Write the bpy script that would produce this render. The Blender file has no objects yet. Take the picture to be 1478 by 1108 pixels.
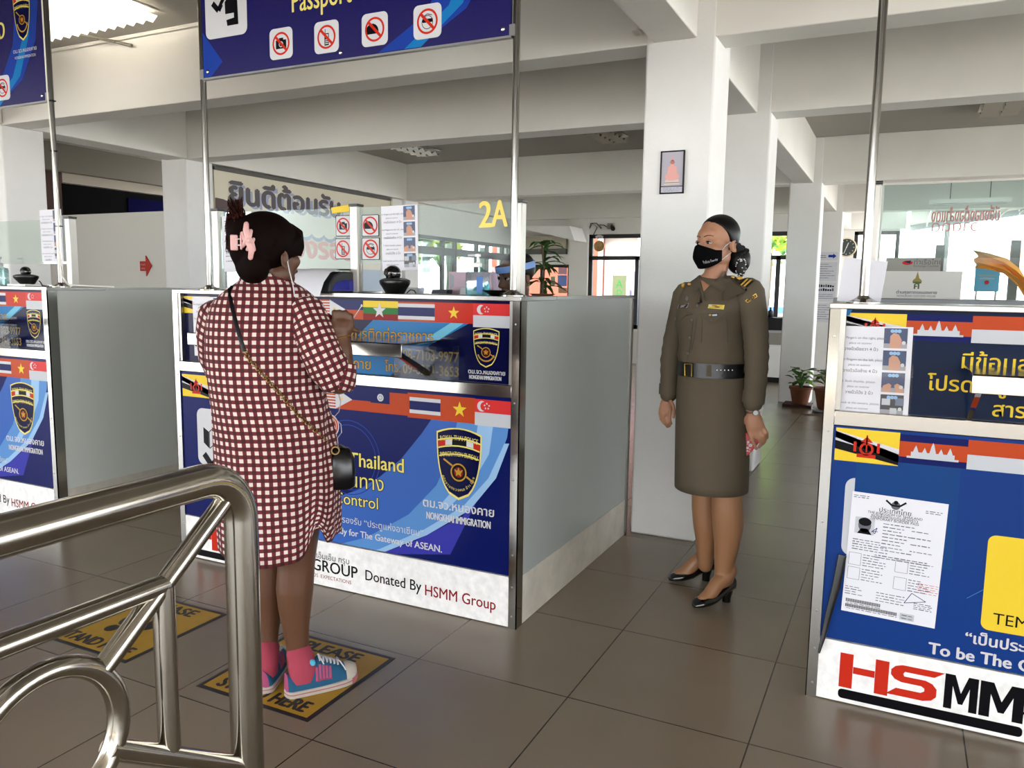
import bpy, bmesh, math, random
from mathutils import Vector, Matrix, Quaternion
from math import sin, cos, pi, radians, sqrt, atan2
random.seed(7)
SC = bpy.context.scene
COL = SC.collection
# ---------------------------------------------------------------- camera model (measured from the floor tiles and counters)
F_PX, CX, CY, HCAM = 1138.958, 739.0, 554.0, 1.341
YAW, PITCH, ROLL = radians(-26.01711), radians(7.02344), radians(.827584)
TILE, TX, TY = .580057, -1.480084, 2.296217
FWD = Vector((sin(YAW)*cos(PITCH), cos(YAW)*cos(PITCH), -sin(PITCH)))
_r = Vector((cos(YAW), -sin(YAW), 0)); _u = _r.cross(FWD)
RIGHT = _r*cos(ROLL) + _u*sin(ROLL); UP = _u*cos(ROLL) - _r*sin(ROLL)
CAM = Vector((0, 0, HCAM))
def ray(x, y): return RIGHT*((x-CX)/F_PX) - UP*((y-CY)/F_PX) + FWD
def onX(x, y, X): d = ray(x, y); return CAM + d*(X/d.x)
def onY(x, y, Y): d = ray(x, y); return CAM + d*(Y/d.y)
def onZ(x, y, Z=0.): d = ray(x, y); return CAM + d*((Z-HCAM)/d.z)
cam = bpy.data.objects.new('camera', bpy.data.cameras.new('camera')); COL.objects.link(cam)
M = Matrix((RIGHT, UP, -FWD)).transposed().to_4x4(); M.translation = CAM
cam.matrix_world = M
cam.data.sensor_fit = 'HORIZONTAL'; cam.data.sensor_width = 36; cam.data.lens = F_PX/1478*36
cam.data.clip_start = .02; cam.data.clip_end = 400
SC.camera = cam
# ---------------------------------------------------------------- materials
def lin(c): return c/12.92 if c <= .04045 else ((c+.055)/1.055)**2.4
def hexc(h): h = h.lstrip('#'); return tuple(lin(int(h[i:i+2], 16)/255) for i in (0, 2, 4)) + (1,)
MATS = {}
def mat(name, hx, rough=.5, metal=0., spec=.5, noise=None, bump=None, coat=0., emit=None, trans=0., ior=1.45, obj=True):
    """principled material; noise=(scale, amount, detail), bump=(scale, strength)"""
    if name in MATS: return MATS[name]
    if name.startswith('print_'): spec = .1
    m = bpy.data.materials.new(name); m.use_nodes = True
    nt = m.node_tree; b = nt.nodes['Principled BSDF']; c = hexc(hx)
    if name.startswith('print_'): c = tuple(v*.74 for v in c[:3])+(1,)
    b.inputs['Base Color'].default_value = c; b.inputs['Roughness'].default_value = rough
    b.inputs['Metallic'].default_value = metal; b.inputs['Specular IOR Level'].default_value = spec
    b.inputs['Coat Weight'].default_value = coat; b.inputs['Transmission Weight'].default_value = trans
    b.inputs['IOR'].default_value = ior
    if emit:
        b.inputs['Emission Color'].default_value = hexc(emit[0]); b.inputs['Emission Strength'].default_value = emit[1]
    if noise or bump:
        tc = nt.nodes.new('ShaderNodeTexCoord'); src = tc.outputs['Object']
    if noise:
        n = nt.nodes.new('ShaderNodeTexNoise'); n.inputs['Scale'].default_value = noise[0]
        n.inputs['Detail'].default_value = noise[2] if len(noise) > 2 else 5; n.inputs['Roughness'].default_value = .6
        nt.links.new(src, n.inputs['Vector'])
        r = nt.nodes.new('ShaderNodeMapRange'); r.inputs['From Min'].default_value = .3; r.inputs['From Max'].default_value = .7
        r.inputs['To Min'].default_value = 1-noise[1]; r.inputs['To Max'].default_value = 1+noise[1]*.6
        nt.links.new(n.outputs['Fac'], r.inputs['Value'])
        mx = nt.nodes.new('ShaderNodeMix'); mx.data_type = 'RGBA'; mx.blend_type = 'MULTIPLY'; mx.inputs['Factor'].default_value = 1
        mx.inputs['A'].default_value = c; nt.links.new(r.outputs['Result'], mx.inputs['B'])
        nt.links.new(mx.outputs['Result'], b.inputs['Base Color'])
    if bump:
        n2 = nt.nodes.new('ShaderNodeTexNoise'); n2.inputs['Scale'].default_value = bump[0]; n2.inputs['Detail'].default_value = 4
        nt.links.new(src, n2.inputs['Vector'])
        bp = nt.nodes.new('ShaderNodeBump'); bp.inputs['Strength'].default_value = bump[1]; bp.inputs['Distance'].default_value = .01
        nt.links.new(n2.outputs['Fac'], bp.inputs['Height']); nt.links.new(bp.outputs['Normal'], b.inputs['Normal'])
    MATS[name] = m; return m
def glass_mat(name, tint, gloss=.1, alpha=.9):
    """thin pane: mostly see-through, a little mirror"""
    m = bpy.data.materials.new(name); m.use_nodes = True; nt = m.node_tree; nt.nodes.clear()
    o = nt.nodes.new('ShaderNodeOutputMaterial'); t = nt.nodes.new('ShaderNodeBsdfTransparent'); g = nt.nodes.new('ShaderNodeBsdfGlossy')
    t.inputs['Color'].default_value = hexc(tint); g.inputs['Roughness'].default_value = .02
    fr = nt.nodes.new('ShaderNodeFresnel'); fr.inputs['IOR'].default_value = 1.45
    ad = nt.nodes.new('ShaderNodeMath'); ad.operation = 'MULTIPLY_ADD'; ad.inputs[1].default_value = .25; ad.inputs[2].default_value = gloss
    nt.links.new(fr.outputs[0], ad.inputs[0])
    x = nt.nodes.new('ShaderNodeMixShader'); nt.links.new(ad.outputs[0], x.inputs[0]); nt.links.new(t.outputs[0], x.inputs[1]); nt.links.new(g.outputs[0], x.inputs[2])
    nt.links.new(x.outputs[0], o.inputs[0]); MATS[name] = m; return m
# ---------------------------------------------------------------- mesh builder (world coordinates)
class MB:
    def __init__(s): s.v = []; s.f = []; s.mi = []; s.m = []; s.uv = []; s.has_uv = False
    def mid(s, m):
        if m not in s.m: s.m.append(m)
        return s.m.index(m)
    def add(s, vs, fs, m, uvs=None):
        o = len(s.v); s.v += [Vector(v) for v in vs]; k = s.mid(m)
        for i, f in enumerate(fs):
            s.f.append([a+o for a in f]); s.mi.append(k); s.uv.append(uvs[i] if uvs else None)
        if uvs: s.has_uv = True
        return s
    def box(s, x0, x1, y0, y1, z0, z1, m):
        x0, x1 = min(x0, x1), max(x0, x1); y0, y1 = min(y0, y1), max(y0, y1); z0, z1 = min(z0, z1), max(z0, z1)
        vs = [(x, y, z) for z in (z0, z1) for y in (y0, y1) for x in (x0, x1)]
        return s.add(vs, [(0, 2, 3, 1), (4, 5, 7, 6), (0, 1, 5, 4), (2, 6, 7, 3), (0, 4, 6, 2), (1, 3, 7, 5)], m)
    def obox(s, c, ax, ay, az, m):
        """box from centre and three half-axis vectors"""
        c, ax, ay, az = Vector(c), Vector(ax), Vector(ay), Vector(az)
        if ax.cross(ay).dot(az) < 0: ay = -ay
        vs = [c+ax*i+ay*j+az*k for k in (-1, 1) for j in (-1, 1) for i in (-1, 1)]
        return s.add(vs, [(0, 2, 3, 1), (4, 5, 7, 6), (0, 1, 5, 4), (2, 6, 7, 3), (0, 4, 6, 2), (1, 3, 7, 5)], m)
    def rings(s, rs, m, cap=True, close=True, uvs=None):
        """rs: list of rings (lists of points of equal length)"""
        n = len(rs[0]); vs = [p for r in rs for p in r]; fs = []; us = []
        for i in range(len(rs)-1):
            for j in range(n if close else n-1):
                k = (j+1) % n; fs.append((i*n+j, i*n+k, (i+1)*n+k, (i+1)*n+j))
                if uvs:
                    a = uvs[i]; b = uvs[i+1]; us.append((a[j], a[j+1], b[j+1], b[j]))
        if cap and close:
            fs.append(tuple(range(n-1, -1, -1))); fs.append(tuple((len(rs)-1)*n+j for j in range(n)))
            if uvs: us.append([(0, 0)]*n); us.append([(0, 0)]*n)
        return s.add(vs, fs, m, us if uvs else None)
    def sweep(s, pts, rad, m, n=12, cap=True, flat=None, up=None, dome=False):
        """tube along pts; rad number/list; flat = second radius list (elliptical, along 'up')"""
        P = [Vector(p) for p in pts]; k = len(P)
        R = rad if isinstance(rad, (list, tuple)) else [rad]*k
        R2 = R if flat is None else (flat if isinstance(flat, (list, tuple)) else [flat]*k)
        T = [(P[min(i+1, k-1)]-P[max(i-1, 0)]).normalized() for i in range(k)]
        u = Vector(up) if up is not None else (Vector((0, 0, 1)) if abs(T[0].z) < .9 else Vector((1, 0, 0)))
        rs = []
        for i in range(k):
            t = T[i]; u = (u - t*u.dot(t)).normalized(); w = t.cross(u)
            rs.append([P[i]+w*(R[i]*cos(2*pi*j/n))+u*(R2[i]*sin(2*pi*j/n)) for j in range(n)])
            if dome and i in (0, k-1):
                ex = []
                for q in (.55, .85, .97):
                    f = sqrt(1-q*q); o = t*(R[i]*q*(-1 if i == 0 else 1))
                    ex.append([P[i]+o+(p-P[i])*f for p in rs[-1]])
                if i == 0: rs = ex[::-1]+rs
                else: rs += ex
        return s.rings(rs, m, cap)
    def cyl(s, a, b, r, m, n=16): return s.sweep([a, b], r, m, n)
    def ell(s, c, rx, ry, rz, m, nu=20, nv=12, rot=None):
        c = Vector(c); rs = []
        for i in range(1, nv):
            t = pi*i/nv; rs.append([Vector((rx*sin(t)*cos(2*pi*j/nu), ry*sin(t)*sin(2*pi*j/nu), -rz*cos(t))) for j in range(nu)])
        if rot: rs = [[rot @ p for p in r] for r in rs]
        return s.rings([[c+p for p in r] for r in rs], m)
    def lathe(s, prof, c, m, n=20, axis=None):
        """prof: (radius, height) list around vertical axis at c"""
        c = Vector(c); q = Vector((0, 0, 1)).rotation_difference(Vector(axis)) if axis else Quaternion()
        return s.rings([[c+q @ Vector((r*cos(2*pi*j/n), r*sin(2*pi*j/n), h)) for j in range(n)] for r, h in prof], m)
    def poly(s, pts, m): return s.add(pts, [tuple(range(len(pts)))], m)
    def prism(s, pts, ext, m):
        """planar polygon extruded by vector ext"""
        n = len(pts); e = Vector(ext); a = [Vector(p) for p in pts]; b = [p+e for p in a]
        nrm = sum(((a[i]-a[0]).cross(a[(i+1) % n]-a[0]) for i in range(n)), Vector())
        if nrm.dot(e) > 0: a, b = b, a
        return s.add(a+b, [tuple(range(n)), tuple(range(2*n-1, n-1, -1))]+[(i, i+n, (i+1) % n+n, (i+1) % n) for i in range(n)], m)
    def torus(s, c, R, r, m, axis=(0, 0, 1), n=32, k=10):
        c = Vector(c); q = Vector((0, 0, 1)).rotation_difference(Vector(axis)); rs = []
        for i in range(n+1):
            a = 2*pi*i/n; d = Vector((cos(a), sin(a), 0))
            rs.append([c+q @ (d*(R+r*cos(2*pi*j/k))+Vector((0, 0, r*sin(2*pi*j/k)))) for j in range(k)])
        return s.rings(rs, m, cap=False)
def root_loc(p):
    while p.parent: p = p.parent
    return p.location
def build(name, mb, parent=None, loc=None, smooth=40, bevel=0, fix=False, label=None):
    me = bpy.data.meshes.new(name)
    if parent is not None: o0 = Vector(root_loc(parent))
    elif loc is not None: o0 = Vector(loc)
    else:
        xs = [v.x for v in mb.v]; ys = [v.y for v in mb.v]; zs = [v.z for v in mb.v]
        o0 = Vector(((min(xs)+max(xs))/2, (min(ys)+max(ys))/2, min(zs)))
    me.from_pydata([v-o0 for v in mb.v], [], mb.f); me.update()
    for m in mb.m: me.materials.append(m)
    me.polygons.foreach_set('material_index', mb.mi)
    if mb.has_uv:
        ul = me.uv_layers.new(name='UVMap')
        for p, u in zip(me.polygons, mb.uv):
            if u:
                for li, c in zip(p.loop_indices, u): ul.data[li].uv = c
    if fix:
        bm = bmesh.new(); bm.from_mesh(me); bmesh.ops.recalc_face_normals(bm, faces=bm.faces); bm.to_mesh(me); bm.free()
    if smooth:
        me.shade_smooth(); me.set_sharp_from_angle(angle=radians(smooth))
    o = bpy.data.objects.new(name, me); COL.objects.link(o)
    if parent is not None: o.parent = parent
    else: o.location = o0
    if bevel:
        b = o.modifiers.new('bevel', 'BEVEL'); b.width = bevel; b.segments = 2; b.limit_method = 'ANGLE'; b.angle_limit = radians(50)
    if label: o['label'] = label
    return o
def tag(o, label, cat, group=None):
    o['label'] = label; o['category'] = cat
    if group: o['group'] = group
    return o
def thing(name, label, cat, loc, group=None):
    o = bpy.data.objects.new(name, None); COL.objects.link(o); o.location = loc; o.empty_display_size = .1
    return tag(o, label, cat, group)
def struct(name, mb, **k):
    o = build(name, mb, **k); o['kind'] = 'structure'; return o
def copy_tree(o, parent=None):
    c = o.copy(); COL.objects.link(c)
    if parent: c.parent = parent
    for ch in list(o.children): copy_tree(ch, c)
    return c
def remesh(mb, voxel, mats, smooth_it=6, fac=.5):
    """union of overlapping closed shapes -> one continuous surface; returns MB"""
    me = bpy.data.meshes.new('tmp'); me.from_pydata(mb.v, [], mb.f); me.update()
    bm = bmesh.new(); bm.from_mesh(me); bmesh.ops.recalc_face_normals(bm, faces=bm.faces); bm.to_mesh(me); bm.free()
    o = bpy.data.objects.new('tmp', me); COL.objects.link(o)
    r = o.modifiers.new('r', 'REMESH'); r.mode = 'VOXEL'; r.voxel_size = voxel
    if smooth_it:
        q = o.modifiers.new('s', 'SMOOTH'); q.factor = fac; q.iterations = smooth_it
    dg = bpy.context.evaluated_depsgraph_get(); ev = o.evaluated_get(dg); m2 = bpy.data.meshes.new_from_object(ev)
    out = MB(); out.add([v.co.copy() for v in m2.vertices], [tuple(p.vertices) for p in m2.polygons], mats)
    bpy.data.objects.remove(o); bpy.data.meshes.remove(me); bpy.data.meshes.remove(m2)
    return out
# ---------------------------------------------------------------- flat printed matter
_TX = {}
def text_mesh(s, al='LEFT', res=3):
    if (s, al) in _TX: return _TX[(s, al)]
    c = bpy.data.curves.new('t', 'FONT'); c.body = s; c.size = 1; c.resolution_u = res; c.align_x = al
    o = bpy.data.objects.new('t', c); COL.objects.link(o); dg = bpy.context.evaluated_depsgraph_get()
    m = bpy.data.meshes.new_from_object(o.evaluated_get(dg))
    r = ([(v.co.x, v.co.y) for v in m.vertices], [tuple(p.vertices) for p in m.polygons])
    bpy.data.objects.remove(o); bpy.data.curves.remove(c); bpy.data.meshes.remove(m)
    _TX[(s, al)] = r; return r
def clip_poly(p, x0, x1, y0, y1):
    def cut(p, f, g):
        out = []
        for i in range(len(p)):
            a, b = p[i], p[(i+1) % len(p)]
            if f(a): out.append(a)
            if f(a) != f(b): out.append(g(a, b))
        return out
    def ix(x): return lambda a, b: (x, a[1]+(b[1]-a[1])*(x-a[0])/(b[0]-a[0]))
    def iy(y): return lambda a, b: (a[0]+(b[0]-a[0])*(y-a[1])/(b[1]-a[1]), y)
    for f, g in ((lambda a: a[0] >= x0, ix(x0)), (lambda a: a[0] <= x1, ix(x1)), (lambda a: a[1] >= y0, iy(y0)), (lambda a: a[1] <= y1, iy(y1))):
        if len(p) < 3: return []
        p = cut(p, f, g)
    return p
class Print:
    """prints in the plane O + u*U + v*V, layers stacked by fractions of a millimetre along N"""
    def __init__(s, mb, O, U, V, clip=None, step=.0003):
        s.mb = mb; s.O = Vector(O); s.U = Vector(U).normalized(); s.V = Vector(V).normalized(); s.N = s.U.cross(s.V); s.clip = clip; s.step = step; s.dx = 0.; s.dy = 0.
    def p(s, u, v, L): return s.O + s.U*(u+s.dx) + s.V*(v+s.dy) + s.N*(L*s.step)
    def poly(s, pts, m, L=1):
        if s.clip:
            c = s.clip; pts = clip_poly(list(pts), c[0]-s.dx, c[1]-s.dx, c[2]-s.dy, c[3]-s.dy)
        if len(pts) < 3: return
        a = sum(pts[i][0]*pts[(i+1) % len(pts)][1]-pts[(i+1) % len(pts)][0]*pts[i][1] for i in range(len(pts)))
        if a < 0: pts = pts[::-1]
        s.mb.poly([s.p(u, v, L) for u, v in pts], m)
    def rect(s, u0, u1, v0, v1, m, L=1, r=0):
        if r: return s.poly(rrect(u0, u1, v0, v1, r), m, L)
        s.poly([(u0, v0), (u1, v0), (u1, v1), (u0, v1)], m, L)
    def disc(s, u, v, r, m, L=1, n=28, ry=None): s.poly([(u+r*cos(2*pi*i/n), v+(ry or r)*sin(2*pi*i/n)) for i in range(n)], m, L)
    def ring(s, u, v, r0, r1, m, L=1, n=28):
        for i in range(n):
            a, b = 2*pi*i/n, 2*pi*(i+1)/n
            s.poly([(u+r0*cos(a), v+r0*sin(a)), (u+r1*cos(a), v+r1*sin(a)), (u+r1*cos(b), v+r1*sin(b)), (u+r0*cos(b), v+r0*sin(b))], m, L)
    def line(s, pts, w, m, L=1):
        for (a, b), (c, d) in zip(pts, pts[1:]):
            l = math.hypot(c-a, d-b) or 1e-9; nx, ny = -(d-b)/l*w/2, (c-a)/l*w/2
            s.poly([(a-nx, b-ny), (c-nx, d-ny), (c+nx, d+ny), (a+nx, b+ny)], m, L)
    def star(s, u, v, r, m, L=1):
        q = [(u+(r if i % 2 == 0 else r*.4)*sin(pi*i/5), v+(r if i % 2 == 0 else r*.4)*cos(pi*i/5)) for i in range(10)]
        s.poly(q, m, L)
    def text(s, t, u0, v0, m, w=None, h=None, L=2, bold=0., al='LEFT', outline=None, arc=None, rot=0., flip=False):
        """baseline-left at (u0,v0); w = run length; h = height of the glyph size (cap height ~ .7 h)"""
        vs, fs = text_mesh(t)
        if not vs: return
        x0 = min(x for x, y in vs); x1 = max(x for x, y in vs)
        if w is None: k = h; w = (x1-x0)*k
        else: k = w/(x1-x0)
        ky = h if h else k
        if al == 'CENTER': u0 -= w/2
        elif al == 'RIGHT': u0 -= w
        ca, sa = cos(rot), sin(rot)
        def put(dx, dy, mm, LL):
            q = []
            for x, y in vs:
                a, b = (x-x0)*k+dx, y*ky+dy
                if flip: a = w-a
                if arc:
                    th = (a-w/2)/arc; q.append((u0+w/2+sin(th)*(arc+b), v0+(cos(th)*(arc+b)-arc)))
                else: q.append((u0+a*ca-b*sa, v0+a*sa+b*ca))
            if s.clip:
                c = s.clip
                if any(not (c[0] <= a+s.dx <= c[1] and c[2] <= b+s.dy <= c[3]) for a, b in q):
                    keep = [f for f in fs if all(c[0] <= q[i][0]+s.dx <= c[1] and c[2] <= q[i][1]+s.dy <= c[3] for i in f)]
                else: keep = fs
            else: keep = fs
            if flip: keep = [f[::-1] for f in keep]
            if keep: s.mb.add([s.p(a, b, LL) for a, b in q], keep, mm)
        if outline:
            om, ow = outline
            for j in range(6): put(ow*cos(pi*j/3), ow*sin(pi*j/3), om, L-1+.1*j)
        put(0, 0, m, L)
        if bold:
            for j, d in enumerate(((bold, 0), (-bold, 0), (0, bold*.6), (0, -bold*.6))): put(d[0], d[1], m, L+.12*(j+1))
def rrect(u0, u1, v0, v1, r, n=5):
    q = []
    for cx, cy, a0 in ((u1-r, v0+r, -pi/2), (u1-r, v1-r, 0), (u0+r, v1-r, pi/2), (u0+r, v0+r, pi)):
        q += [(cx+r*cos(a0+pi/2*i/n), cy+r*sin(a0+pi/2*i/n)) for i in range(n+1)]
    return q
# ---------------------------------------------------------------- materials used around the hall
PLASTER = mat('white_plaster', '#dcdad5', .75, noise=(1.3, .05), bump=(60, .06))
PLASTER2 = mat('column_plaster', '#dedddb', .8, noise=(2.5, .04), bump=(90, .12))
CEIL = mat('ceiling_board', '#aaa7a0', .85)
STEEL = mat('polished_steel', '#aaa8a4', .14, 1.)
POLEST = mat('pole_steel', '#8d8b87', .15, 1.)
STEELB = mat('brushed_steel', '#9d9b97', .28, 1., bump=(180, .05))
RAILST = mat('rail_steel', '#aaa59b', .16, 1., noise=(6, .1))
ALU = mat('anodised_aluminium', '#c4c1ba', .4, .35)
BLACK = mat('black_plastic', '#0b0b0c', .3)
GLOSSB = mat('gloss_black', '#050506', .05, coat=1.)
MATTEB = mat('matte_black', '#101011', .7)
WHITE = mat('white_paint', '#e9e8e6', .5)
PAPER = mat('white_paper', '#cdcdd4', .6)
GREYLAM = mat('grey_laminate', '#979b99', .12, spec=.6, noise=(3, .03))
GREYMAT = mat('grey_laminate_dull', '#bcbfba', .35, noise=(3, .03))
KICK = mat('scuffed_white_kickboard', '#e0dedc', .35, noise=(26, .16, 8))
KICKS = mat('scuffed_beige_kickboard', '#bdb6aa', .4, noise=(8, .2, 8))
NAVY = mat('print_navy', '#101a5c', .2); NAVYD = mat('print_dark_navy', '#0a0d3d', .2); BLUE = mat('print_blue', '#23409c', .2)
LBLUE = mat('print_light_blue', '#5f93d2', .2); SKYB = mat('print_sky_blue', '#9cc4ec', .2); MBLUE = mat('print_mid_blue', '#3f68b8', .2)
VIOL = mat('print_violet', '#3a3ba6', .2); TEALB = mat('print_teal_blue', '#1f78b8', .2); CYANB = mat('print_cyan', '#6fc0dc', .2)
RED = mat('print_red', '#c8301f', .25); SGRED = mat('print_scarlet', '#dc3a3a', .25); BRED = mat('print_brick_red', '#c04a24', .25); DRED = mat('print_dark_red', '#8c1c1c', .3)
YEL = mat('print_yellow', '#f0cf3c', .25); PYEL = mat('print_pale_yellow', '#f2e27a', .25); GOLD = mat('print_gold', '#c79a3a', .3)
PWHITE = mat('print_white', '#d6d6da', .25); PGREY = mat('print_grey', '#c9ccd2', .25); PBLACK = mat('print_black', '#0c0b10', .3); GREEN = mat('print_green', '#2c7a3a', .3)
PINK = mat('print_pink', '#e8a9a6', .3); SKIN_P = mat('print_skin', '#cf9f88', .4); INK = mat('print_ink_grey', '#6c6c76', .6)
CREAM = mat('banner_cream', '#cdc6b2', .5); GREYT = mat('banner_grey', '#4a4246', .5)
GLASS = glass_mat('partition_glass', '#edf3f1', .0); WGLASS = glass_mat('window_glass', '#f2f6f5', .0); SLEEVE = glass_mat('clear_sleeve', '#ffffff', .0); ACRYL = glass_mat('clear_acrylic', '#f1f4f8', .0)
WOOD = mat('dark_stained_wood', '#3a1712', .6)
DARKIN = mat('dark_interior', '#050507', .8, spec=.08)
# floor tiles: grid of thin joints on world coordinates
def floor_mat():
    m = bpy.data.materials.new('floor_tiles'); m.use_nodes = True; nt = m.node_tree; b = nt.nodes['Principled BSDF']
    N = nt.nodes.new; L = nt.links.new
    tc = N('ShaderNodeTexCoord'); mp = N('ShaderNodeMapping'); mp.inputs['Location'].default_value = (-TX/TILE+40, -TY/TILE+40, 0); mp.inputs['Scale'].default_value = (1/TILE, 1/TILE, 1)
    L(tc.outputs['Object'], mp.inputs['Vector']); sx = N('ShaderNodeSeparateXYZ'); L(mp.outputs[0], sx.inputs[0])
    def joint(o):
        fr = N('ShaderNodeMath'); fr.operation = 'FRACT'; L(o, fr.inputs[0])
        s = N('ShaderNodeMath'); s.operation = 'SUBTRACT'; L(fr.outputs[0], s.inputs[0]); s.inputs[1].default_value = .5
        a = N('ShaderNodeMath'); a.operation = 'ABSOLUTE'; L(s.outputs[0], a.inputs[0])
        g = N('ShaderNodeMath'); g.operation = 'GREATER_THAN'; L(a.outputs[0], g.inputs[0]); g.inputs[1].default_value = .4962; return g
    jx, jy = joint(sx.outputs[0]), joint(sx.outputs[1])
    mxj = N('ShaderNodeMath'); mxj.operation = 'MAXIMUM'; L(jx.outputs[0], mxj.inputs[0]); L(jy.outputs[0], mxj.inputs[1])
    fl = N('ShaderNodeVectorMath'); fl.operation = 'FLOOR'; L(mp.outputs[0], fl.inputs[0])
    wn = N('ShaderNodeTexWhiteNoise'); wn.noise_dimensions = '2D'; L(fl.outputs[0], wn.inputs['Vector'])
    n1 = N('ShaderNodeTexNoise'); n1.inputs['Scale'].default_value = 2.2; n1.inputs['Detail'].default_value = 3; n1.inputs['Roughness'].default_value = .5; L(tc.outputs['Object'], n1.inputs['Vector'])
    n2 = N('ShaderNodeTexNoise'); n2.inputs['Scale'].default_value = 55; n2.inputs['Detail'].default_value = 3; L(tc.outputs['Object'], n2.inputs['Vector'])
    ad = N('ShaderNodeMath'); ad.operation = 'MULTIPLY_ADD'; L(wn.outputs[0], ad.inputs[0]); ad.inputs[1].default_value = .16; L(n1.outputs[0], ad.inputs[2])
    cr = N('ShaderNodeValToRGB'); cr.color_ramp.elements[0].position = .15; cr.color_ramp.elements[0].color = hexc('#776b5c'); cr.color_ramp.elements[1].position = .95; cr.color_ramp.elements[1].color = hexc('#807464')
    L(ad.outputs[0], cr.inputs[0])
    mx = N('ShaderNodeMix'); mx.data_type = 'RGBA'; L(mxj.outputs[0], mx.inputs['Factor']); L(cr.outputs[0], mx.inputs['A']); mx.inputs['B'].default_value = hexc('#2a231b'); L(mx.outputs['Result'], b.inputs['Base Color'])
    rr = N('ShaderNodeMapRange'); L(n1.outputs[0], rr.inputs[0]); rr.inputs[1].default_value = .3; rr.inputs[2].default_value = .7; rr.inputs[3].default_value = .26; rr.inputs[4].default_value = .29; b.inputs['Roughness'].default_value = .27
    bp = N('ShaderNodeBump'); bp.inputs['Strength'].default_value = .03; bp.inputs['Distance'].default_value = .01; L(n2.outputs[0], bp.inputs['Height']); L(bp.outputs[0], b.inputs['Normal'])
    return m
FLOOR = floor_mat()
# ---------------------------------------------------------------- hall shell
ZB, ZC = 2.583, 3.1
b = MB(); b.box(-13, 12, -8.5, 17.8, -.12, 0, FLOOR); struct('floor', b, loc=(0, 0, 0))
for q in ((-13, 12, -6.2, 8.8), (-7.3, 12, 8.8, 10.2), (-7.3, 12, 10.2, 14.15), (-1.45, .05, 14.15, 18)):
    b = MB(); b.box(q[0], q[1], q[2], q[3], ZC, ZC+.25, CEIL); struct('ceiling', b)
for Y, d in ((.1, .22), (4.1, .22), (5.95, .25), (9.95, .25), (13.6, .28), (17.5, .28)):
    b = MB(); b.box((-12.9 if Y < 5 else -6.66) if Y < 15 else -1.42, 12 if Y < 15 else 0, Y+.003, Y+d, ZB, ZC, PLASTER); struct('beam', b, bevel=.006)
for X0, X1 in ((-1.22, -1.0), (-6.92, -6.62)):
    for Y0, Y1 in ((.32, 4.1), (4.32, 5.95), (6.2, 9.95), (10.2, 13.6), (13.88, 17.5)):
        if X0 < -5 and Y0 > 13: continue
        b = MB(); b.box(X0, X1, Y0, Y1, ZB+.004, ZC, PLASTER); struct('beam', b, bevel=.006)
for X0, X1 in ((-1.262, -.905), (-7.0, -6.65)):
    for Y in (4.1, 5.95, 9.95, 13.6):
        b = MB(); b.box(X0, X1, Y, Y+.36, 0, ZC, PLASTER2)
        struct('column', b, bevel=.012)
# low partition between the two first columns of the side row, and the dark room beyond it
b = MB(); b.box(-9.2, -7.0, 6.0, 6.1, 0, 2.08, mat('partition_grey', '#cbc8c0', .6)); struct('wall_partition', b)
b = MB(); b.box(-9.6, -9.4, 1, 12, 0, ZC, PLASTER)
struct('wall_side', b)
b = MB(); b.box(-13.2, -7.0, 10.02, 10.18, 0, ZC, PLASTER); struct('wall_side_end', b)
# wall behind the mural and the windowed wall beyond
b = MB(); b.box(-6.9, -6.7, 6.31, 9.95, 0, ZB, PLASTER); struct('wall_left', b)
# ---------------------------------------------------------------- windows / far walls
FRAME = mat('dark_window_frame', '#1b1a19', .4); FRAMEG = mat('grey_window_frame', '#6d6f70', .4)
def window(name, axis, pos, a0, a1, z0, z1, va, hz, fm=FRAME, t=.05, depth=.06, mullz=None):
    """pane with frame; axis 'Y' -> plane y=pos spanning x a0..a1; axis 'X' -> plane x=pos spanning y"""
    def bx(m, p0, p1, q0, q1, mm, dd):
        if axis == 'Y': m.box(p0, p1, pos-dd, pos+dd, q0, q1, mm)
        else: m.box(pos-dd, pos+dd, p0, p1, q0, q1, mm)
    g = MB(); bx(g, a0, a1, z0, z1, WGLASS, .003)
    g = build(name, g, smooth=0); g['kind'] = 'structure'
    f = MB()
    for p0, p1, q0, q1 in [(a0, a0+t, z0, z1), (a1-t, a1, z0, z1), (a0, a1, z0, z0+t), (a0, a1, z1-t, z1)]+[(v-t/2, v+t/2, z0, (mullz if mullz else z1)) for v in va]+[(a0, a1, h-t/2, h+t/2) for h in hz]:
        bx(f, p0, p1, q0, q1, fm, depth/2)
    build('window_frame', f, g, smooth=0)
    return g
# side wall with curtained windows (y 10.3 .. 13.6)
b = MB(); b.box(-6.9, -6.72, 10.31, 13.6, 2.12, ZB, PLASTER); b.box(-6.9, -6.72, 10.31, 13.6, 0, .75, PLASTER); struct('wall_left_windowed', b)
window('window_1', 'X', -6.74, 10.31, 13.6, .75, 2.12, (11.15, 11.55, 12.3, 12.7, 13.3), (1.86, 1.92), FRAMEG, .06)
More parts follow.
